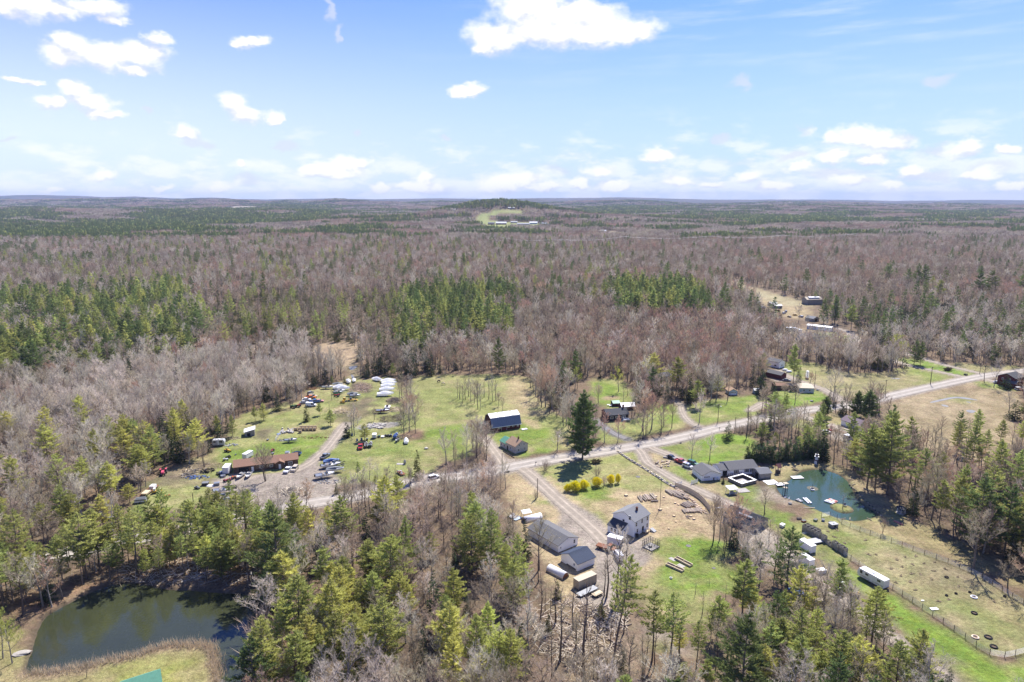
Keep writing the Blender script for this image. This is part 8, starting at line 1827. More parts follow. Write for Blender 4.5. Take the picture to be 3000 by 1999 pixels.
for x, y, L_, rz, k, c, lab in ((745,318,6,8,'cover', None, 'grey-covered boat behind the wrapped pair'),(628,352,6.5,5,'open', m_ps, 'silver boat at the left of the wrapped pair'),(770,395,6,5,'open', m_pw, 'white boat in front of the wrapped pair'),(748,412,5.5,4,'open', m_pg, 'green-hulled boat behind the red tractor'),(915,432,6,4,'cover', None, 'dark covered boat beside the yellow bulldozer'),(945,450,6,4,'open', m_ps, 'silver runabout beside the yellow bulldozer'),
                             (1262,628,7.2,2,'open', m_pma, 'maroon and white boat near the dumped boards'),(1425,960,3.6,-100,'open', m_pg, 'small green and white boat at the right end of the item row'),(1412,910,5.2,85,'cover', m_pbl, 'blue and white boat at the right end of the item row'),(1073,1012,4.4,100,'open', m_pw, 'white skiff right of the red pickup'),(1122,1008,4.6,95,'open', m_pg, 'green skiff right of the red pickup'),
                             (672,1212,6.5,15,'cover', m_pbl, 'blue-covered boat at the back of the gravel row'),(688,1248,6.5,10,'open', m_pgr, 'open cluttered boat in the middle of the gravel row'),(640,1262,6.0,10,'open', m_pw, 'low white boat left in the gravel row'),(715,1308,7.0,10,'cover', None, 'grey tarped boat with peaked cover on the gravel'),(600,1372,7.4,24,'open', m_pw, 'white cabin boat on a trailer nearest the trees')):
    boat(W('B', x, y), R(rz), L_, lab, k, c)
for x, y, L_, rz, k, c, lab in ((1270,1095,5.6,-95,'open', m_pw, 'left white boat in front of the brown garage'),(1345,1090,5.6,-85,'open', m_pw, 'right white boat in front of the brown garage'),(1105,1240,6.4,12,'open', m_pw, 'white and blue boat below the scrap vehicles'),(1125,1272,4.0,8,'cover', None, 'small grey boat under the white and blue one'),(1145,1322,5.8,14,'cover', m_pw, 'white hull nearest the roadside trees'),(110,1475,5.0,20,'open', m_pw, 'white boat left among the bushes')):
    boat(W('A', x, y), R(rz), L_, lab, k, c, trailer=(y > 1200 and y < 1260))
dozer(W('B',815,505), R(-100),'yellow bulldozer standing in the middle of the boat yard')
o = thing('loader', W('B',912,490), R(5),'long low yellow machine right of the bulldozer','loader'); Mb().prism([(-2.6,.5),(-2.4,1.1),(.4,1.0),(2.6,.8),(2.8,.4)], lambda x, z: .6).out('body', m_py, o); Mb().box(-1.3,-.5,1.0,-.3,.5,1.8).out('cab', m_glass, o)
for x in (-1.8,1.6):
    for s in (-1,1): wheel(o, x, s * .75,.5,.35)
car('van', W('B',437,552), R(4), m_pw, 'white van near the young pine in the boat yard'); car('pickup', W('B',478,508), R(10), m_pbl, 'blue pickup behind the white van'); car('sedan', W('B',358,520), R(10), m_ps, 'silver car left of the blue pickup'); car('sedan', W('B',385,485), R(5), m_pw, 'white car at the left yard edge'); car('suv', W('B',430,412), R(80), m_pgr, 'dark grey car at the upper left yard edge'); car('pickup', W('B',432,462), R(5), m_po, 'orange truck at the left yard edge')
car('sedan', W('B',532,502), R(8), mat('paint_rose',(.55,.26,.24),.4),'faded rose car right of the blue pickup'); car('suv', W('B',455,448), R(5), m_pbe, 'pale beige car beside the orange truck'); tractor(W('B',290,560), R(180), m_pr, 'small red tractor with canopy by the wood edge',1.1); tractor(W('B',240,570), R(170), m_pg, 'dark green tractor left of the red one',1.2); tractor(W('B',738,440), R(185), m_pr, 'red tractor behind the bulldozer',1.1); tractor(W('B',740,425), R(180), m_pg, 'green tractor just behind the red one')
car('pickup', W('B',1003,1032), R(-80), m_pr, 'bright red pickup facing the gravel yard'); tractor(W('B',1040,995), R(95), m_dks, 'dark garden tractor between red pickup and skiffs',.9)
for k, (x, y) in enumerate(((965,950),(1016,940),(908,888),(1080,945))):
    o = thing('barrel', W('B', x, y),0,['blue barrel at the left, by the young pine','blue barrel just left of the young pine','lone blue barrel under the slender trees','black barrel right of the young pine'][k],'barrel'); Mb().cyl((0,0,.5),.42,1.0).out('body', m_pbl if k < 3 else m_dks, o); Mb().cyl((0,0,1.02),.44,.06).out('lid', m_dks if k < 3 else m_pgr, o)
box_trailer('white_trailer', W('B',1165,915), R(95),2.6,1.7,1.4, m_pw, 'small white box trailer at the left end of the item row','trailer')
for k, (x, y, c, lab) in enumerate(((1217,908, m_pg, 'green riding mower beside the white box trailer'),(1290,900, m_dks, 'dark mower, left of three dark machines'),(1320,898, m_dks, 'dark mower, middle of three dark machines'),(1353,898, m_pgr, 'dark mower, right of three dark machines'))): tractor(W('B', x, y), R(90), c, lab, .75,'riding_mower','mower')
o = thing('hay_cart', W('B',1262,908), R(90),'low white cart between the mowers','cart'); Mb().box(-1,-.7,.4,1,.7,.6).out('deck', m_metal_w, o); [wheel(o, .3, s * .7,.25,.12) for s in (-1,1)]
o = box_trailer('fish_hut', W('B',1315,575), R(95),3.6,2.6,.5, m_metal_w, 'low white deck trailer by the dumped boards','trailer'); Mb().box(-.9,-.5,1.1,.6,.6,1.9).out('gear_heap', m_post, o)
def round_bale(P, rz, label, z=0, grp='old round hay bales'):
    o = thing('hay_bale', P, rz, label, 'hay bale', grp, z=z); Mb().cyl((0,0,.72),.72,1.35,'x',14).out('bale', m_hay, o); 
    for x in (-.4,0,.4): Mb().cyl((x, 0,.72),.735,.04,'x',14).out('twine', m_woodg, o)
for k in range(6): round_bale(W('B',262+k*43,830), R(8), f'{["leftmost", "second", "third", "fourth", "fifth", "rightmost"][k]} hay bale of the front row' + (' from the left' if 0 < k < 5 else ''))
for k in range(5): round_bale(W('B',325+k*40,808), R(8), f'{["leftmost", "second", "third", "fourth", "rightmost"][k]} hay bale of the back row' + (' from the left' if 0 < k < 4 else ''))
round_bale(W('B',312,858), R(8),'single hay bale lying in front of the two rows')
for k in range(26): x, y = lr.uniform(100,230), lr.uniform(808,868); s = lr.uniform(.35,.7); stone(W('B', x, y),(s*1.2, s, s * .8), m_stone, 0,90+k, label='pale boulder in the heap left of the hay bales', grp='boulders left of the hay bales')
for k in range(60): x, y = lr.uniform(1090,1290), lr.uniform(752,808); s = lr.uniform(.3,.7); stone(W('B', x, y),(s*1.5, s, s * .6), m_stone, 0,190+k, label='grey slab stone spread on the stone bed', grp='stones on the stone bed')
# brush and board piles
def heap(t, x, y, rx, ry, h, n, mm, L_, w, label, name='brush_pile', rz=0):
    X, Y = W(t, x, y); q = Mb(); c_, s_ = math.cos(R(rz)), math.sin(R(rz))
    for i in range(n):
        a, r_ = lr.uniform(0,6.28), math.sqrt(lr.random()); u, v = rx*r_*math.cos(a), ry*r_*math.sin(a); z = h*(1 - r_ ** 2)*lr.random()
        d = Vector((lr.uniform(-1,1), lr.uniform(-1,1), lr.uniform(-.35,.35))).normalized(); l = L_*lr.uniform(.4,1.1)/2; p = Vector((X+u*c_ - v*s_, Y+u*s_+v*c_, max(.08, z)))
        a_, b_ = p - d*l, p+d*l; a_.z = max(.03, a_.z); b_.z = max(.03, b_.z); q.tube([a_, b_],[w, w * .7],3)
    o = q.out(name, mm); o['kind'] = 'stuff'
heap('B',1000,350,6.5,10,.7,220, m_twb, 3,.07,''); heap('B',1380,490,3.6,6,1.8,260, m_twb, 3,.07,''); heap('B',1340,700,6,5,1.4,300, m_twb, 2.6,.05,''); heap('B',1400,590,3.5,4,.8,110, m_wood, 2.4,.1,'','board_pile'); heap('B',770,620,4,5,.8,70, m_wood, 3.5,.09,'','board_pile')
heap('A',790,1060,3.5,4,.6,26, m_wood, 4,.13,'','timber_pile'); heap('A',870,1095,4.5,2,.6,60, m_tarpb, 1.4,.14,'','junk_pile'); heap('A',960,1040,3,2.5,.8,60, m_black, 1.4,.16,'','junk_pile'); heap('A',1000,1000,5,4,.5,90, m_twb, 2,.06,''); heap('A',1160,1190,3,2.5,.7,50, m_dks, 1.6,.12,'','junk_pile'); heap('A',1180,800,3.0,2,.6,40, m_metal_g, 1.2,.14,'','junk_pile')
heap('A',1750,1230,5,4,1.6,90, m_woodg, 2.8,.13,'','timber_pile'); heap('A',1190,735,4,2.5,.8,80, m_twb, 2,.06,''); heap('B',440,912,9,1.2,.3,50, m_rust, 1.2,.1,'','junk_pile'); heap('B',120,945,5,1.2,.3,30, m_metal_g, 1.4,.12,'','junk_pile'); heap('B',460,350,4,2.5,.6,60, m_rust, 2,.1,'','junk_pile'); heap('B',640,1420,5,2,.5,50, m_metal_g, 1.4,.1,'','junk_pile'); heap('B',760,1220,2.5,4,.6,50, m_dks, 1.4,.1,'','junk_pile'); heap('B',680,1175,3,2,.8,40, m_dks, 1.4,.1,'','junk_pile')
heap('K',560,520,12,12,.6,260, m_twg, 4,.07,''); heap('K',620,760,9,8,.5,160, m_woodg, 4,.08,''); heap('K',820,480,6,5,.6,80, m_woodg, 5,.10,''); heap('K',450,640,8,9,.5,160, m_twg, 4,.06,'')
heap('I',1050,790,22,2.4,.7,230, m_twb, 3,.05,''); heap('I',1720,800,18,2.8,.8,240, m_twb, 4,.06,''); heap('I',1300,700,14,8,.8,260, m_twg, 4,.06,'')
heap('I',1700,770,10,3,.8,30, m_birch, 7,.11,'','fallen_birch_branches')
for k in range(40):
    x, y = lr.uniform(480,1000), lr.uniform(330,960); log(W('K', x, y), lr.uniform(0,3.1), lr.uniform(2,5), lr.uniform(.09,.2),0,'fallen log on the brushy ground among slender trees','fallen logs on the brushy ground')
# dark pickup, cars at the brown house
car('pickup', W('B',598,1142), rzof('B',(560,1165),(640,1112)), m_pgr, 'dark grey pickup with cap standing on the gravel drive'); car('pickup', W('A',1706,1040), R(-95), m_pw, 'white pickup with dark bonnet by the brown house door'); car('suv', W('A',1768,1030), R(-92), m_pbe, 'beige car at the right corner of the brown house')
car('suv', W('C',245,1232), rzof('C',(195,1235),(300,1205)), m_pw, 'white car driving on the road behind slender trees')
P = W('A',1212,1062); th = math.degrees(rzof('A',(1205,1065),(1600,1015)))
root = house('brown_house', P, 'long brown ranch house with a rust-brown roof and open garage','house', th=th, A=16.2, B=8.0, eave=2.6, rise=1.5, ridge='x', wall=m_brown, roof=m_shing_b, doors=[('S',.22,3.6,2.1,'open'),('S',.42,.9,2.0,'white')], wins=[('S',.62,1.0,1.0,1.0),('S',.85,1.0,1.0,1.0)])
e_ = np.array([math.cos(R(th)), math.sin(R(th))]); wing(root, P, P+e_*16.2+np.array([0,.5]), th+2,7.6,7.2,2.6,1.4, ridge='x', wall=m_brown, roof=m_shing_b, wins=[('S',.6,.9,1.5,1.0),('S',.25,1.0,.8,1.0)])
wing(root, P, P+e_*15.6 - np.array([0,1.0]), th, 3.4,2.6,2.4,.9, ridge='y', wall=m_brown, roof=m_shing_b, doors=[('S',.5,.9,2.0,'white')], ov=.25)
chimney(root, P, P, th, 8.6,4.4,3.9,5.3,.25); chimney(root, P, P, th, 14.4,3.0,3.6,5.0,.12, m_dks)
o = box_trailer('white_box_truck', W('A',1150,1052), R(95),4.4,2.3,2.5, m_pw, 'white box body at the left end of the brown house','box body'); box_trailer('white_trailer', W('A',1338,915), R(75),4.6,2.0,1.9, m_pw, 'tall white trailer behind the brown house','trailer')
P = W('A',1310,722); root = house('wooden_shed', P, 'small tilted wooden shed with white-streaked roof at the mud yard','shed', th=20, A=4.2, B=4.6, eave=2.1, rise=.9, skillion='E', wall=m_greyw, roof=m_metal_w, doors=[('S',.4,1.4,1.5,'open')])
tr = thing('trampoline', W('A',1785,890),0,'round blue trampoline with a dark net behind the brown house','trampoline')
Mb().cyl((0,0,.85),1.9,.06, n=20).out('mat', m_black, tr); rg = Mb(); rg.tube([Vector((1.95*math.cos(i * .3142),1.95*math.sin(i * .3142),.88)) for i in range(21)],[.16]*21,5); rg.out('pad', m_pbl, tr)
for i in range(8): a_ = i*math.pi/4; Mb().rod((1.95*math.cos(a_),1.95*math.sin(a_),0),(1.95*math.cos(a_),1.95*math.sin(a_),2.6),.035).out('post', m_dks, tr)
nt_ = Mb()
for i in range(60): a_ = i * .1047; nt_.rod((1.93*math.cos(a_),1.93*math.sin(a_),.9),(1.93*math.cos(a_),1.93*math.sin(a_),2.5),.008,3)
for z in (1.3,1.7,2.1,2.5): nt_.tube([Vector((1.93*math.cos(i * .3142),1.93*math.sin(i * .3142), z)) for i in range(21)],[.01]*21,3)
nt_.out('safety_net', m_dks, tr, kind='stuff')
tractor(W('A',560,1065), R(-70), mat('paint_pink_red',(.5,.08,.14),.4),'raspberry red tractor at the left wood edge',1.5)
for k, (x, y, c, lab) in enumerate(((1135,1135, m_pr, 'red mower, left of three by the boats'),(1170,1125, m_pr, 'red mower, middle of three by the boats'),(1207,1105, m_po, 'orange mower, right of three by the boats'),(600,1280, m_po, 'orange mower alone on the left grass'),(1160,915, m_dks, 'black quad behind the brown garage'),(1565,855, m_pr, 'red quad behind the brown house'),(1065,1068, m_dks, 'dark quad left of the brown garage'),(870,1200, m_pgr, 'grey machine on the grass below the tyre tracks'),(1130,940, m_pw, 'small white machine behind the brown garage'))): tractor(W('A', x, y), R(60+40*k), c, lab, .75,'riding_mower','mower')
for k, (x, y, s, c, lab) in enumerate(((948,1165,2.2, m_post, 'dark slatted box on the grass left of the scrap'),(1052,1165,1.9, m_pgr, 'dark grey trailer box by the red mowers'),(1100,1060,1.8, m_tarpb, 'blue tarped heap left of the brown garage'),(1110,1092,1.6, m_metal_g, 'grey sheet heap left of the brown garage'),(1565,882,1.0, m_pma, 'maroon box behind the brown house'),(1225,890,.6, m_dks, 'small dark drum behind the brown garage'),(1520,755,.9, m_dks, 'dark trough at the mud yard'),(1700,880,2.0, m_metal_w, 'pale sheet behind the trampoline'))):
    o = thing('box_trailer' if k < 2 else 'junk_box', W('A', x, y), R(10+12*k), lab, 'box'); Mb().box(-s/2,-s * .4,.12, s/2, s * .4,.12+s * .42).out('body', c, o); Mb().box(-s/2 - .05,-s * .43,.12+s * .42, s/2 + .05, s * .43,.2+s * .42).out('lid', m_pgr, o); Mb().box(-s * .4,-s * .3,0, s * .4, s * .3,.12).out('skid', m_dks, o)
o = thing('white_tarp', W('A',990,1172),0,'crumpled white tarp right of the dark slatted box','tarp'); Mb().blob((0,0,.1),(1.7,1.0,.3),5,9,5,.35).out('cloth', m_wrap, o); Mb().rod((-1,-.5,.1),(1,.4,.35),.05).out('pole', m_steel, o)
# flatbed with beams, folding camper, excavator
o = thing('lumber_trailer', W('A',440,1225), rzof('A',(370,1270),(510,1160)),'long rusty trailer loaded with boards at the left clearing end','trailer')
Mb().box(-4.5,-1.0,.5,4.5,1.0,.62).out('deck', m_rust, o); [wheel(o, x, s*1.0,.35,.2) for x in (-.5,.4) for s in (-1,1)]
for k in range(5): Mb().box(-4.4,-1+k * .4,.63,-1.2,-.65+k * .4,1.2).out('board', m_wood, o)
for k in range(4): Mb().box(.8,-.9+k * .42,.63,3.0,-.52+k * .42,1.7).out('board', m_metal_w, o)
for k in range(4): Mb().box(-4.6,.98+k * .12,.5,5.0,1.08+k * .12,.6+k * .05).out('beam', m_rust, o)
o = thing('folding_camper', W('A',357,1322), R(15),'grey folded camper with a dark striped lid at the clearing end','camper'); Mb().box(-1.9,-1.1,.4,1.9,1.1,1.0).out('body', m_metal_w, o); Mb().prism([(-2,1.0),(-1.8,1.5),(1.8,1.5),(2,1.0)], lambda x, z: 1.15).out('lid', m_tarpg, o)
for k in range(4): Mb().box(-1.7,-1.0+k * .5,1.5,1.7,-.8+k * .5,1.54).out('stripe', m_dks, o)
for s in (-1,1): wheel(o, 0, s*1.05,.33,.2)
o = thing('mini_excavator', W('A',485,1240), R(20),'small yellow and white excavator beside the loaded trailer','excavator'); Mb().box(-.9,-.8,0,.9,-.45,.5).box(-.9,.45,0,.9,.8,.5).out('track', m_dks, o); Mb().box(-.8,-.6,.5,.5,.6,1.1).out('body', m_py, o); Mb().box(-.5,-.4,1.1,.3,.4,1.9).out('cab', m_trim, o); ar = Mb(); ar.tube([Vector((.4,0,.9)), Vector((1.3,0,2.0)), Vector((2.1,0,1.4)), Vector((2.2,0,.4))],[.14,.12,.1,.16],5); ar.out('boom', m_py, o)
camper(W('A',1075,800), R(8),5.0,'grey old camper hidden at the trees left of the small shed', False, col=m_ps); tractor(W('A',1150,860), R(-20), m_py, 'yellow loader tractor on the bright grass strip',1.0)
boat(W('B',205,965), R(8),5.5,'pale grey pontoon hull behind the brown house','open', m_ps); o = thing('blue_pool', W('B',65,875),0,'tiny round blue pool in the mud yard','pool'); Mb().cyl((0,0,.15),.9,.3, n=14).out('wall', m_pbl, o); Mb().cyl((0,0,.28),.8,.06, n=14).out('water', m_tarpb, o)
o = thing('pole_fence', W('A',1592,760), R(95),'tall white pole fence end at the mud yard','fence')
for k in range(7): Mb().box(k*1.6,-.05,0, k*1.6 + .1,.05,1.5).out('post', m_trim, o)
for z in (.5,.9,1.35): Mb().box(0,.051, z, 9.7,.08, z + .08).out('rail', m_trim, o)
o = thing('boulder', W('B',1515,1215),0,'dark upright rock in the lower field','rock'); Mb().blob((0,0,.8),(.7,.6,1.1),8).out('rock', m_stone, o); o = Mb().box(-1.8,-.8,.02,1.8,.8,.12).out('slab', m_conc, None, loc=(*W('B',1470,1215),0)); set_tags(o, 'pale flat slab beside the dark upright rock','slab')
o = thing('trash_trailer', W('B',1470,1330), R(-55),'small trailer heaped with scrap in the lower field','trailer'); Mb().box(-2.2,-1,.5,2.2,1,.62).out('deck', m_rust, o); [wheel(o, 0, s*1.0,.33,.2) for s in (-1,1)]
for k in range(14): Mb().box(-.4,-.15,0,.4,.15,.2).out('scrap',[m_metal_g, m_rust, m_dks, m_metal_w][k % 4], o, loc=(lr.uniform(-1.8,1.8), lr.uniform(-.8,.8),.62+lr.uniform(0,.5)), rz=lr.uniform(0,3))
o = thing('satellite_dish', W('C',168,925),0,'pale rock with brush on the straw ground left of the maples','rock'); Mb().blob((0,0,.3),(1.0,.7,.5),9).out('rock', m_stone, o)
# horses
def horse(P, rz, mm, label, s=1.0):
    me = bpy.data.meshes.new('horse'); V = [(0,0,1.25),(.55,0,1.3),(.85,0,1.2),(1.15,0,.75),(1.35,0,.25),(1.48,0,.12),(-.55,0,1.28),(-.8,0,1.15),(-.95,0,.6)]
    E = [(0,1),(1,2),(2,3),(3,4),(4,5),(0,6),(6,7),(7,8)]; Rr = [.33,.3,.22,.15,.13,.08,.31,.16,.07]
    for x, b in ((.55,1),(-.62,6)):
        for sd_ in (-1,1):
            i = len(V); V += [(x, sd_ * .2,.95),(x - (.06 if b == 1 else -.08), sd_ * .2,.5),(x+(.0 if b == 1 else -.08), sd_ * .2,.04)]; Rr += [.15,.075,.06]; E += [(b, i),(i, i+1),(i+1, i+2)]
    i = len(V); V += [(1.30,.07,.42),(1.30,-.07,.42)]; Rr += [.03,.03]; E += [(4, i),(4, i+1)]
    me.from_pydata(V, E, []); o = bpy.data.objects.new('body', me); COL.objects.link(o); me.skin_vertices or None
    md = o.modifiers.new('skin','SKIN')
    if not me.skin_vertices:
        bm = bmesh.new(); bm.from_mesh(me); bm.verts.layers.skin.verify(); bm.to_mesh(me); bm.free()
    for j, sv in enumerate(me.skin_vertices[0].data): sv.radius = (Rr[j], Rr[j])
    me.skin_vertices[0].data[0].use_root = True
    sb = o.modifiers.new('s','SUBSURF'); sb.levels = 2; sb.render_levels = 2; me.materials.append(mm); md.use_smooth_shade = True
    r_ = thing('horse', P, rz, label, 'horse'); o.parent = r_; r_.scale = (s, s, s)
    mn = Mb(); mn.slab([(.7,-.03,1.5),(.9,-.03,1.45),(1.22,.03,.95),(1.1,.03,.85)],.12); mn.out('mane', m_black, r_); return r_
horse(W('C',296,248), R(35), mat('dark_horse_coat',(.045,.028,.02),.6),'dark horse grazing at the top of the green field'); horse(W('C',346,272), R(185), mat('cream_horse_coat',(.52,.42,.32),.7),'cream coloured horse grazing beside the dark horse')

# ------------------------------------------------------------------ houses on the right
P = W('E',1952,362); house('camp_house', P, 'white-walled house with mauve roof behind the big pines','house', th=25, A=7.5, B=11, eave=2.6, rise=1.6, ridge='y', wall=m_white, roof=mat('mauve_shingles',(.19,.15,.17),.9, noise=.2)); camper(W('E',1850,440), R(20),5.5,'white camper on the gravel lot behind bare trees', False); car('sedan', W('E',1640,360), R(20), m_pr, 'red and white car on the gravel lot'); car('suv', W('E',1625,378), R(10), m_pw, 'white car on the gravel lot beside the red one')
P = W('H',240,676); house('white_house', P, 'white two-storey house at the top of the hay field','house', th=35, A=6.0, B=9.0, eave=3.8, rise=1.3, ridge='y', wall=m_white, roof=m_shing_m, wins=[('W',.3,1.0,1.6,.9),('W',.7,1.0,1.6,.9),('S',.5,1.0,1,1)])
P = W('H',256,775); house('brown_barn', P, 'brown house with flat grey roof below the white house','house', th=35, A=5.5, B=13, eave=2.8, rise=1.3, ridge='y', wall=m_dkred, roof=m_shing_m)
P = W('H',175,880); root = house('mobile_home', W('H',200,862),'long brown-grey mobile home behind the spreading bare tree','mobile home', th=-4, A=14, B=5, eave=2.6, rise=.7, ridge='x', wall=m_brown, roof=m_shing_b)
P = W('H',418,885); root = house('mobile_home', P, 'pale blue mobile home at the right end of the low ranch','mobile home', th=-6, A=7.6, B=10, eave=2.7, rise=.7, ridge='x', wall=m_blueg, roof=m_tan, wins=[('S',.3,1.0,1.0,.9),('S',.7,1.0,1.0,.9)])
car('pickup', W('H',400,876), R(-10), m_pb, 'black pickup parked at the pale blue mobile home'); car('sedan', W('H',308,785), R(-12), m_pgr, 'dark car on the white gravel above the mobile homes'); car('suv', W('H',55,655), R(0), m_pw, 'white van left of the white two-storey house')
for k, (x, y) in enumerate(((293,695),(327,710))): o = thing('round_tank', W('H', x, y),0,['left','right'][k] + ' white tank on the lawn above the hay field','tank'); Mb().blob((0,0,.6),(1.9,1.0,.7), k, 12,6,.03).out('shell', m_trim, o, sm=True); Mb().box(-1,-.5,0,1,.5,.2).out('base', m_conc, o)
o = thing('trellis', W('H',484,760), R(15),'pale lattice tower standing in the hay field','trellis')
for x in (-.7,.7):
    for y in (-.7,.7): Mb().box(x - .05, y - .05,0, x + .05, y + .05,4.6).out('post', m_metal_g, o)
for k in range(9): Mb().box(-.75,-.75,.4+k * .5,.75,.75,.46+k * .5).out('shelf', m_metal_w, o)
P = W('H',545,440); house('ranch', P, 'grey house with a mid grey roof below the long white mobile home','house', th=14, A=.1+9, B=9, eave=2.7, rise=1.6, ridge='x', wall=m_blueg, roof=m_shing_m, doors=[('S',.5,1.2,2.0,'white')]) if False else house('grey_house', W('H',432,440),'grey house with a mid grey roof below the long white mobile home','house', th=5, A=15, B=9, eave=2.8, rise=1.8, ridge='x', wall=m_blueg, roof=m_shing_m, doors=[('S',.6,1.2,2.0,'white')], wins=[('S',.3,1,1,1)])
P = W('H',555,330); house('mobile_home', W('H',690,358),'long white mobile home with a white roof and front deck','mobile home', th=50, A=6, B=19, eave=3.0, rise=.6, ridge='y', wall=m_white, roof=m_metal_w, wins=[('W',.15,1.1,1.2,.9),('W',.4,1.1,1.2,.9),('W',.65,1.1,1.2,.9),('W',.88,1.1,1.2,.9),('S',.5,1.1,1.6,1.2)])
camper(W('H',395,360), rzof('H',(440,370),(355,340)),11,'white camper parked left of the long mobile home', True); box_trailer('dark_cargo_box', W('H',330,350), R(10),6,2.6,2.6, m_pgr, 'grey cargo box behind the white camper','box', wheels=False)
P = W('H',535,275); house('garage', P, 'small grey garage above the long mobile home','garage', th=30, A=8, B=8, eave=2.7, rise=1.4, ridge='y', wall=m_greyw, roof=m_shing_g, doors=[('S',.5,2.6,2.1,'open')])
P = W('H',480,128); root = house('far_house', P, 'far grey house with white flat dormer roofs','house', th=6, A=17, B=10, eave=5.2, rise=2.2, ridge='x', wall=m_greyw, roof=m_tan); c_, s_ = math.cos(R(6)), math.sin(R(6)); wing(root, P, P+np.array([c_*3, s_*3+2]),6,11,4,7.2,.4, ridge='x', wall=m_white, roof=m_metal_w)
for k, (x, y, L_) in enumerate(((170,138,7),(205,160,8))): P = W('H', x, y); house('shed', P, ['grey shed farther up the far track','grey shed nearer on the far track'][k],'shed', th=10, A=L_, B=6, eave=2.5, rise=1.2, ridge='x', wall=m_greyw, roof=m_metal_g)
for k, (x, y, c, lab) in enumerate(((105,155, m_pw, 'white car beside the far sheds'),(380,220, m_py, 'yellow machine on the far gravel'),(285,205, m_pw, 'white car nearest the far track bend'),(75,112, m_pgr, 'grey car at the head of the far track'),(300,190, m_ps, 'silver car on the far track'),(330,235, m_pbe, 'beige car on the far track'),(430,235, m_pw, 'white car left of the grey garage'),(225,180, m_pr, 'red car below the far sheds'))): car('sedan' if k % 2 else 'suv', W('H', x, y), R(20*k), c, lab)
P = W('H',2268,842); root = house('red_house', P, 'dark red house with a low grey-roofed front wing','house', th=30, A=10, B=9, eave=5.2, rise=2.0, ridge='x', wall=m_dkred, roof=m_shing, wins=w2('W',(.3,3.2),(.7,3.2))+w2('S',(.2,3.2),(.6,3.2)))
wing(root, P, W('H',2275,850),30,5,6,2.6,1.4, ridge='y', wall=m_dkred, roof=m_shing_m, wins=[('W',.5,1,.9,1),('S',.4,1,.9,1)])
car('sedan', W('H',2125,805), R(-8), m_ps, 'silver car on the short drive of the dark red house'); car('suv', W('H',2310,862), R(5), m_pw, 'white car in front of the dark red house')
o = thing('hedge', W('H',1698,695),0,'dark low round bush on the strip between far drives','shrub'); T_, C_ = bush_buf(8, H=2.2, stems=24, leaf=30, ls=.4, fine=6); mesh_obj('foliage', C_.v, C_.f, mat('brown_green_leaves',(.13,.11,.06)), o); mesh_obj('stems', T_.v, T_.f, m_bark, o); o.scale = (2,1.2,.9)
tractor(W('H',1850,735), R(20), m_dks, 'black mower on the grass strip by the road',.8,'riding_mower','mower'); 
for k, (t, x, y) in enumerate((('H',525,962),('H',400,745),('H',575,865))): stone(W(t, x, y),(.9,.6,.5), m_stone, 0, k, label=['dark stone on the bright lawn below the mobile homes','dark stone at the top of the hay field','dark stone beside the farm drive'][k])
# standing water in the wet field
m_pud = mat('puddle_water',(.20,.19,.16),.35, spec=.3, noise=.4, nscale=.3)
for k, (t, pts) in enumerate((('H',[(1530,968),(1660,935),(1760,918),(1850,925),(1990,955),(1850,942),(1770,930),(1680,948),(1560,975)]),('H',[(1635,985),(1690,992),(1710,1010),(1650,1003)]),('H',[(1840,1040),(1890,1030),(1950,1045),(1900,1065)]),('H',[(1840,960),(1900,965),(1890,975)]),('H',[(1195,757),(1290,760),(1280,772),(1210,765)]),('B',[(865,100),(900,92),(975,85),(960,110),(910,140),(880,130)]),('B',[(890,180),(930,200),(935,240),(900,230)]))):
    o = sheet('puddle', chaikin(WP(t, pts),2, True),.045, m_pud)
# poles and wires
p1 = pole('C',1510,930,765,'utility pole with a lamp beside the small white house', True); p2 = pole('G',978,1092,958,'shorter one of two close poles by the large reddish tree', arm=False); p3 = pole('G',990,1085,880,'taller one of two close poles by the large reddish tree', True)
p4 = pole('G',1690,968,785,'utility pole with lamp beyond the looping drive', True); p5 = pole('G',1858,1058,915,'plain pole near the roadside thicket', arm=False); p6 = pole('H',720,945,825,'pole at the farm drive mouth'); p7 = pole('H',1155,905,772,'pole at the left edge of the hay field road'); p8 = pole('H',1545,815,662,'tall dark pole beside the road at the hay field', r=.2); p9 = pole('H',1970,728,625,'pole at the far drive junction'); p10 = pole('H',548,830,700,'thin pole in the hay field near the farm drive', arm=False)
pole('D',355,592,433,'thin bare pole in the dry field, with a shrub at its foot', arm=False); pole('D',1378,690,440,'very thin pole standing in the wood chips', arm=False, r=.09); pole('A',835,1318,1240,'low pole with a blue box on the left grass', arm=False); p11 = pole('C',945,1160,970,'leaning grey pole at the road bend', arm=False)
for a, b in ((p11, p1),(p1, p3),(p3, p4),(p4, p6),(p6, p7),(p7, p8),(p8, p9)):
    for dz in (.55,.0): wire(a - Vector((0,0, dz + .1)), b - Vector((0,0, dz + .1)),1.0)
wire(p8 - Vector((0,0,.6)), Vector((*W('H',1548,825),0)),.0); wire(p9 - Vector((0,0,.6)), Vector((*W('H',1910,712),0)),.0)
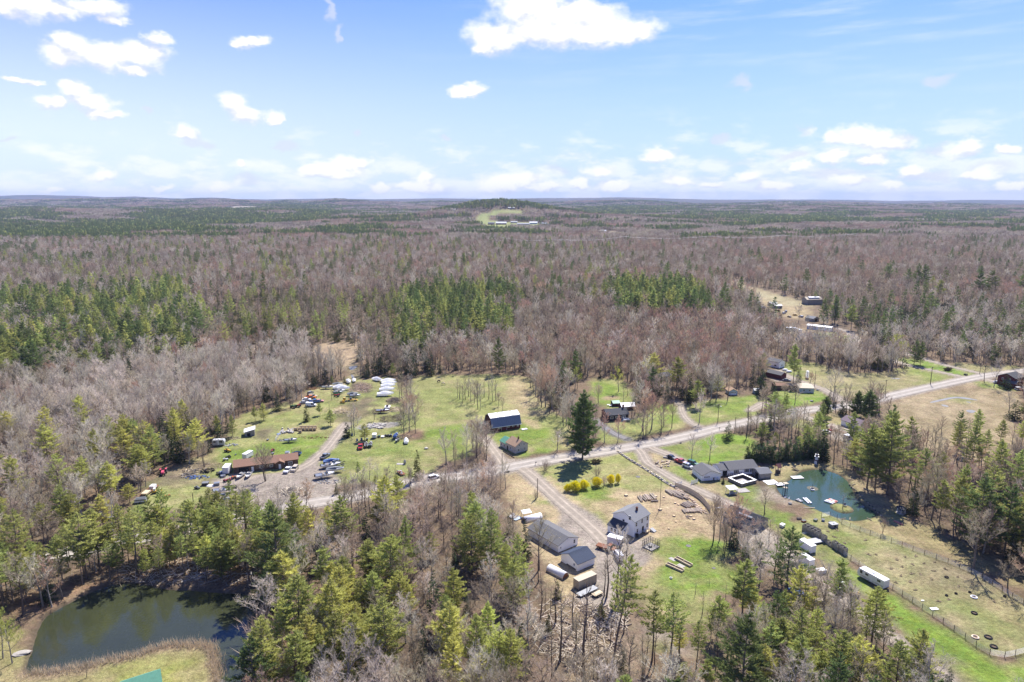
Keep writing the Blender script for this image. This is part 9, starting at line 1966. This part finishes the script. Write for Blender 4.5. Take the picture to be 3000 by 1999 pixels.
# long power line crossing the woods
pw = [('M',1100,268),('M',1460,285),('M',1950,262),('N',180,352),('N',680,345),('N',1200,330)]
tp = []
for k, (t, x, y) in enumerate(pw):
    X, Y = W(t, x, y+14); Z = 21.0; o = thing('power_pylon',(X, Y),.6,['leftmost','second','third','fourth','fifth','rightmost'][k] + ' wooden pylon of the power line crossing the woods','pylon')
    for s in (-2,2): Mb().cyl((s, 0, Z/2),.2, Z, n=6).out('leg', m_woodg, o)
    Mb().box(-5,-.12, Z - 2.2,5,.12, Z - 1.8).out('crossarm', m_woodg, o); tp.append(Vector((X, Y, Z - 2)))
for a, b in zip(tp, tp[1:]):
    for s in (-4,0,4): wire(a+Vector((s * .3, s, 0)), b+Vector((s * .3, s, 0)),5,.09,'pale cable of the power line crossing the woods','power line cables')
for o in bpy.data.objects:
    if o.get('group') == 'power line cables': o.data.materials[0] = m_metal_w

# ------------------------------------------------------------------ the farm on the far hill
def farhouse(t, x, y, A, B, e_, rs, wall, roof, name, label, cat, th=4):
    A *= .72
    P = Wt(t, x, y); z = float(elev(np.array([P[0]]), np.array([P[1]]))[0]); root = empty(name, P[0], P[1], z - .5,0, label, cat)
    wing(root, P, P, th, A, B, e_, rs, ridge='x', wall=wall, roof=roof, wins=[('S', f, 1.5,1.6,1.2) for f in (.2,.5,.8)], thick=.3, ov=.6); return root
farhouse('M',1012,138,34,12,5,4, m_dkred, m_shing_g, 'farm_barn','dark red barn at the left of the hill farm','barn'); farhouse('M',1066,138,56,14,6,5, m_redw, m_metal_w, 'farm_barn','long red barn with a white roof on the hill farm','barn'); farhouse('M',1168,128,36,12,5,3.5, m_tan, m_metal_g, 'farm_barn','cream barn with a white roof on the hill farm','barn'); farhouse('M',1212,142,66,12,4.5,4, m_greyw, m_metal_g, 'farm_shed','long grey shed in the middle of the hill farm','shed')
farhouse('M',1298,135,42,12,6,4, m_blueg, m_metal_w, 'farm_house','bluish house with a white roof on the hill farm','house'); farhouse('M',1368,141,40,12,5,5, m_greyw, m_metal_g, 'farm_house','grey house right of the bluish one on the hill farm','house'); farhouse('M',1418,146,18,10,4,4, m_dkred, m_shing_m, 'farm_shed','small dark red shed at the right end of the hill farm','shed')
farhouse('M',1150,31,40,12,5,3, m_greyw, m_metal_g, 'hill_house','grey house at the top of the hill pasture','house'); farhouse('M',772,42,14,10,6,3, m_white, m_metal_w, 'hill_house','white house in the woods left of the hill','house'); farhouse('M',1792,196,22,12,6,4, mat('bright_blue_siding',(.30,.42,.62)), m_metal_bl, 'lone_house','blue house in the small far clearing','house')
for k, (t, x, y, A) in enumerate((('L',225,107,130),('L',345,100,60),('L',565,76,70),('N',2135,104,90),('N',1830,246,60))): farhouse(t, x, y, A, 30,8,4, m_white, m_metal_w, 'distant_building',['pale long building far off at the left','pale building right of the longest at the far left','pale building high on the left ridge','white building on the right ridge','white building beside the far right clearing'][k],'building')
LK = [Wt('N',1050,126), Wt('N',1240,126), Wt('N',1240,132), Wt('N',1050,130)]
zl = float(np.max(elev(np.array([p[0] for p in LK]), np.array([p[1] for p in LK]))))+3
sheet('lake_water', LK, zl, mat('lake_water',(.45,.5,.56),.25))
# reeds along the near bank of the olive pond
rb = Mb(); rpts = resample(chaikin(WP('I',[(230,1485),(450,1470),(620,1445),(760,1410),(910,1375),(1080,1348),(1200,1292),(1350,1265),(1600,1268),(1640,1300),(1665,1420),(1680,1560)]),1),.16)
for i, p in enumerate(rpts):
    for k in range(9):
        q = Vector((p[0]+lr.gauss(0,.9), p[1]+lr.gauss(0,.9) - .6,0)); rb.blade(q, Vector((lr.uniform(-.35,.35), lr.uniform(-.35,.35),1)).normalized(), lr.uniform(.7,1.8),.11,0, lr)
o = rb.out('reeds', mat('dry_reeds',(.66,.55,.40),.95, noise=.3, trans=.2)); o['kind'] = 'stuff'
HAND += [('I', x, y, t, ('pine_tall','pine','pine_tall','pine_light')[i % 4],1.0) for i, (x, y, t) in enumerate(((850,785,480),(905,765,500),(1040,700,430),(1125,745,540),(690,700,400),(1200,650,330),(1410,745,420),(1590,720,430),(1685,745,400),(1750,748,390),(1805,745,410),(1845,710,380),(1945,755,370),(1640,640,350),(1500,700,410),(2090,610,310),(2150,590,300),(645,745,400),(350,860,500),(200,905,520),(100,960,580),(480,810,440),(990,660,400),(1300,690,430),(30,930,560),(270,800,480)))]
HAND += [('I',665,1530,1400,'maple',.8,'small bare tree on the near bank of the olive pond'),('I',100,1420,1080,'willow',.8),('I',30,1380,1000,'willow',.8),('I',1440,690,480,'birch',.8),('I',2230,960,690,'grey',1.2,'round grey tree in front of the yellow-green pine at the pond'),('I',2180,990,560,'pine_light',1.3,'yellow-green pine leaning over the right end of the olive pond'),('I',2090,1000,640,'pine',1.1),('I',2130,1480,1180,'shrub',1.5),('I',2060,1250,1040,'shrub',1.4),('I',2240,1560,1200,'red',.8)]
o = thing('green_roof_cabin', W('I',1040,1780), R(20),'cabin with a green metal roof at the near bank of the olive pond','cabin'); wing(o, W('I',1040,1780), W('I',960,1800),12,7,7,3.2,2.2, ridge='x', wall=m_wood, roof=m_metal_gr)
o = Mb().blob((0,0,.1),(1.9,1.2,.35),4,9,5,.2).out('boulder', m_stone, None, loc=(*W('I',170,1345),0), rz=R(20)); set_tags(o, 'broad pale boulder at the left end of the olive pond','rock')

plant()
